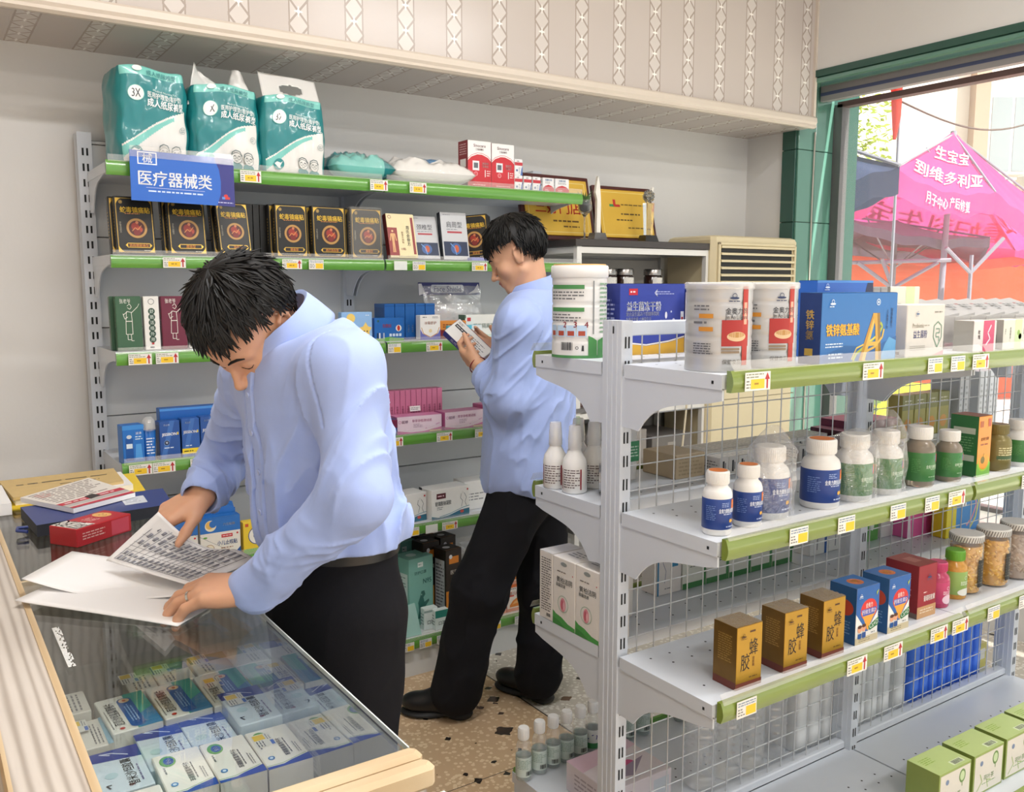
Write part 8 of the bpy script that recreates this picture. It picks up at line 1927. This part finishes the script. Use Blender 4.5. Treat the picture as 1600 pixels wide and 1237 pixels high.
# ================= man standing at the wall shelving
p2 = person('person', 'man in untucked light blue shirt and black trousers reading a packet by wall shelving', (1.70, 2.50, 0)); r2 = V3(1.70, 2.50, 0)
H, Nb = V3(1.735, 2.480, .905), V3(1.766, 2.478, 1.43); Ls, Rs = V3(1.622, 2.367, 1.352), V3(1.905, 2.575, 1.36)
Le, Lw, Re, Rw = V3(1.597, 2.392, 1.106), V3(1.613, 2.600, 1.205), V3(1.895, 2.63, 1.10), V3(1.800, 2.725, 1.215)
hc = V3(1.712, 2.513, 1.578); F2 = frame_of((-.70, .53, -.47), (.60, .80, 0))
bd = Solid(); g2 = head_ops(bd, hc, F2, .93)
A, P, L = torso_ops(bd, H, Nb, Ls, Rs, 0, -.034)
bd.rc(g2(0, -.030, -.045), Nb - V3(0, 0, .03), .047, .054, .03)
bd.chain([Ls, Le, Lw], [.042, .036, .0265], .01); bd.chain([Rs, Re, Rw], [.042, .036, .0265], .01)
KL, KR, AL, AR = V3(1.535, 2.482, .45), V3(1.800, 2.468, .43), V3(1.478, 2.545, .09), V3(1.785, 2.482, .09); HL, HR = V3(1.662, 2.425, .84), V3(1.808, 2.53, .84)
bd.chain([HL, KL, AL], [.070, .050, .036], .02); bd.chain([HR, KR, AR], [.070, .050, .036], .02)
hand_ops(bd, Lw, (-.06, .93, .36), (.72, .15, .62), -1, [(.35, .8, .5), (.4, .9, .5), (.45, .95, .5), (.5, 1.0, .5)], .02, (.55, .25, .05), .98)
hand_ops(bd, Rw, (-.55, .62, .50), (-.60, -.55, .35), 1, [(.35, .6, .4), (.4, .65, .4), (.45, .7, .4), (.5, .7, .4)], .02, (.5, .2, .1), .98)
lipc2 = g2(0, .098, -.066); lp2 = lambda c: (np.linalg.norm(c - lipc2, axis=1) < .018) & (np.abs((c - lipc2) @ F2[2]) < .009)
body = bd.mesh('body', .003, SKIN2, p2, lambda c: lp2(c).astype(int), [SKIN2, LIP])
face_bits(body, bd, g2, r2)
hair_cap(p2, g2, r2, 5, .030, 72, 84, 150, .014, 700, fringe=1.5)
sh = Solid(); A, P, L = torso_ops(sh, H, Nb, Ls, Rs, 0, .014, .152, .160, .80)
sh.rc(V3(1.748, 2.476, .84), V3(1.735, 2.485, 1.0), .196, .172, .05, A=A, S=V3(1, .84, 1))
up = Lw + unit(Le - Lw) * .075; ur = Rw + unit(Re - Rw) * .07; sh.chain([Ls, Le, up], [.063, .057, .049], .045); sh.chain([Rs, Re, ur], [.066, .056, .048], .025)
for w, e in ((Lw, up), (Rw, ur)): q = unit(e - w); sh.rc(e - q * .004, e + q * .045, .051, .054, .004); sh.rc(w - q * .05, e + q * .02, .041, .041, .002, 's')
sh.rc(Nb - V3(0, 0, .02), Nb + V3(-.03, .02, .12), .057, .062, .006, 's'); sh.el(Nb + V3(-.015, .01, .07), (.105, .105, .058), None, .03, 's')
sh.post += [folds(Ls, Le, .11, .010, 18, 5, 53, 2, 1.2), folds(Le, up, .10, .012, 28, 7, 57, 2, .9), folds(P(0, 0, -.10), P(0, 0, .18), .28, .013, 7, 12, 61, 2, 1.2), folds(P(0, 0, .12), P(0, 0, .44), .28, .010, 6, 11, 65, 2, 1.0), placket(P), seam(Ls - (Rs - Ls) * .02, (Ls - Rs) + .35 * (Ls - Le), .11, .0036)]
sh.post.append(lambda Q, d: np.maximum(d, .790 + .015 * np.sin((Q[:, 0] - Q[:, 1]) * 14) - Q[:, 2]))
shirt = sh.mesh('shirt', .0034, SHIRT, p2, smooth=1)
collar(shirt, Nb + V3(-.008, .006, .034), (-.18, .12, .97), (-.6, .8, 0), r2, SHIRT, .063, .032, .055, .03)
tr2 = Solid(); tr2.rc(H - V3(0, 0, .10), H + V3(0, 0, .0), .138, .138, .03, A=A, S=V3(1, .80, 1)); tr2.chain([HL - V3(0, 0, .07), KL, AL], [.100, .086, .088], .05); tr2.chain([HR - V3(0, 0, .07), KR, AR], [.100, .086, .084], .05)
for i, (a, k) in enumerate(((HL, KL), (KL, AL), (HR, KR), (KR, AR))): tr2.post.append(folds(a, k, .12, .014, 6 + 3 * (i % 2), 8, 71 + i, 2, .5))
tr2.post.append(lambda Q, d: np.maximum(d, np.maximum(Q[:, 2] - .96, .028 - Q[:, 2])))
tr2.mesh('trousers', .0045, TROU, p2)
for s, h_, t_ in ((-1, (1.512, 2.505, 0), (1.340, 2.672, 0)), (1, (1.806, 2.436, 0), (1.728, 2.662, 0))):
    a1, a2 = Solid(), Solid(); shoe_ops(a1, a2, h_, t_, s); a1.mesh('shoe', .0035, LEATH, p2); a2.mesh('sole', .0035, M('black_rubber', '1a1a1b', .6), p2)
# red string round his wrist
wa = unit(V3(1.61, 2.66, 1.226) - Lw); c0 = Lw + wa * .004; e1 = unit(np.cross(wa, [0, 0, 1])); e2 = np.cross(wa, e1)
b = MB(); ring = [Vector(c0 + e1 * .0315 * math.cos(q) + e2 * .0305 * math.sin(q) + wa * .004 * math.sin(q) - r2) for q in np.linspace(0, 2 * math.pi, 33)]; b.tube(ring, .0019, M('red_string', '8a1420', .6), 6); b.build('wrist_string', p2)
# packet in his hands
Lx = unit(V3(.081, -.096, -.113)); Wz = V3(.076, .002, .028); Wz = unit(Wz - Lx * np.dot(Wz, Lx)); Ny = np.cross(Wz, Lx)
mb = carton_mesh(.168, .030, .082, 'e9e8e6', {'front': [('r', .05, .55, .38, .72, '2a2a2e'), ('m', .07, .58, .36, .69, 1, 'd0d0d4'), ('m', .05, .78, .2, .9, 2, '5a5a60'), ('m', .42, .2, .9, .8, 6, '8f9094'), ('b', .84, .1, .96, .35)], 'top': [('r', 0, 0, 1, 1, '2b2f96')], 'left': [('r', 0, 0, 1, 1, '2b2f96'), ('m', .1, .2, .9, .8, 3, 'c0c4f0')]})
f = Face(mb, lambda u, v, e: (u - .084, .015 - v, -e), .168, .03); f.rect(0, 0, .168, .03, '2b2f96'); f.k = 1; f.text(.05, .015, .014, '医用', 'd5d8f5')
o = mb.build('medicine_packet', loc=(0, 0, 0)); mw = Matrix((Lx, Ny, Wz)).transposed()
if (mw @ Vector((0, -1, 0))).dot(Vector((.53, .80, -.1))) > 0: mw = Matrix((Lx, -Ny, Wz)).transposed() if False else mw
cc = V3(1.662, 2.752, 1.275); o.matrix_basis = Matrix.Translation(Vector(cc) - mw @ Vector((0, 0, .041))) @ mw.to_4x4()
tag(o, 'white and blue packet held in both hands by the standing man', 'medicine box')
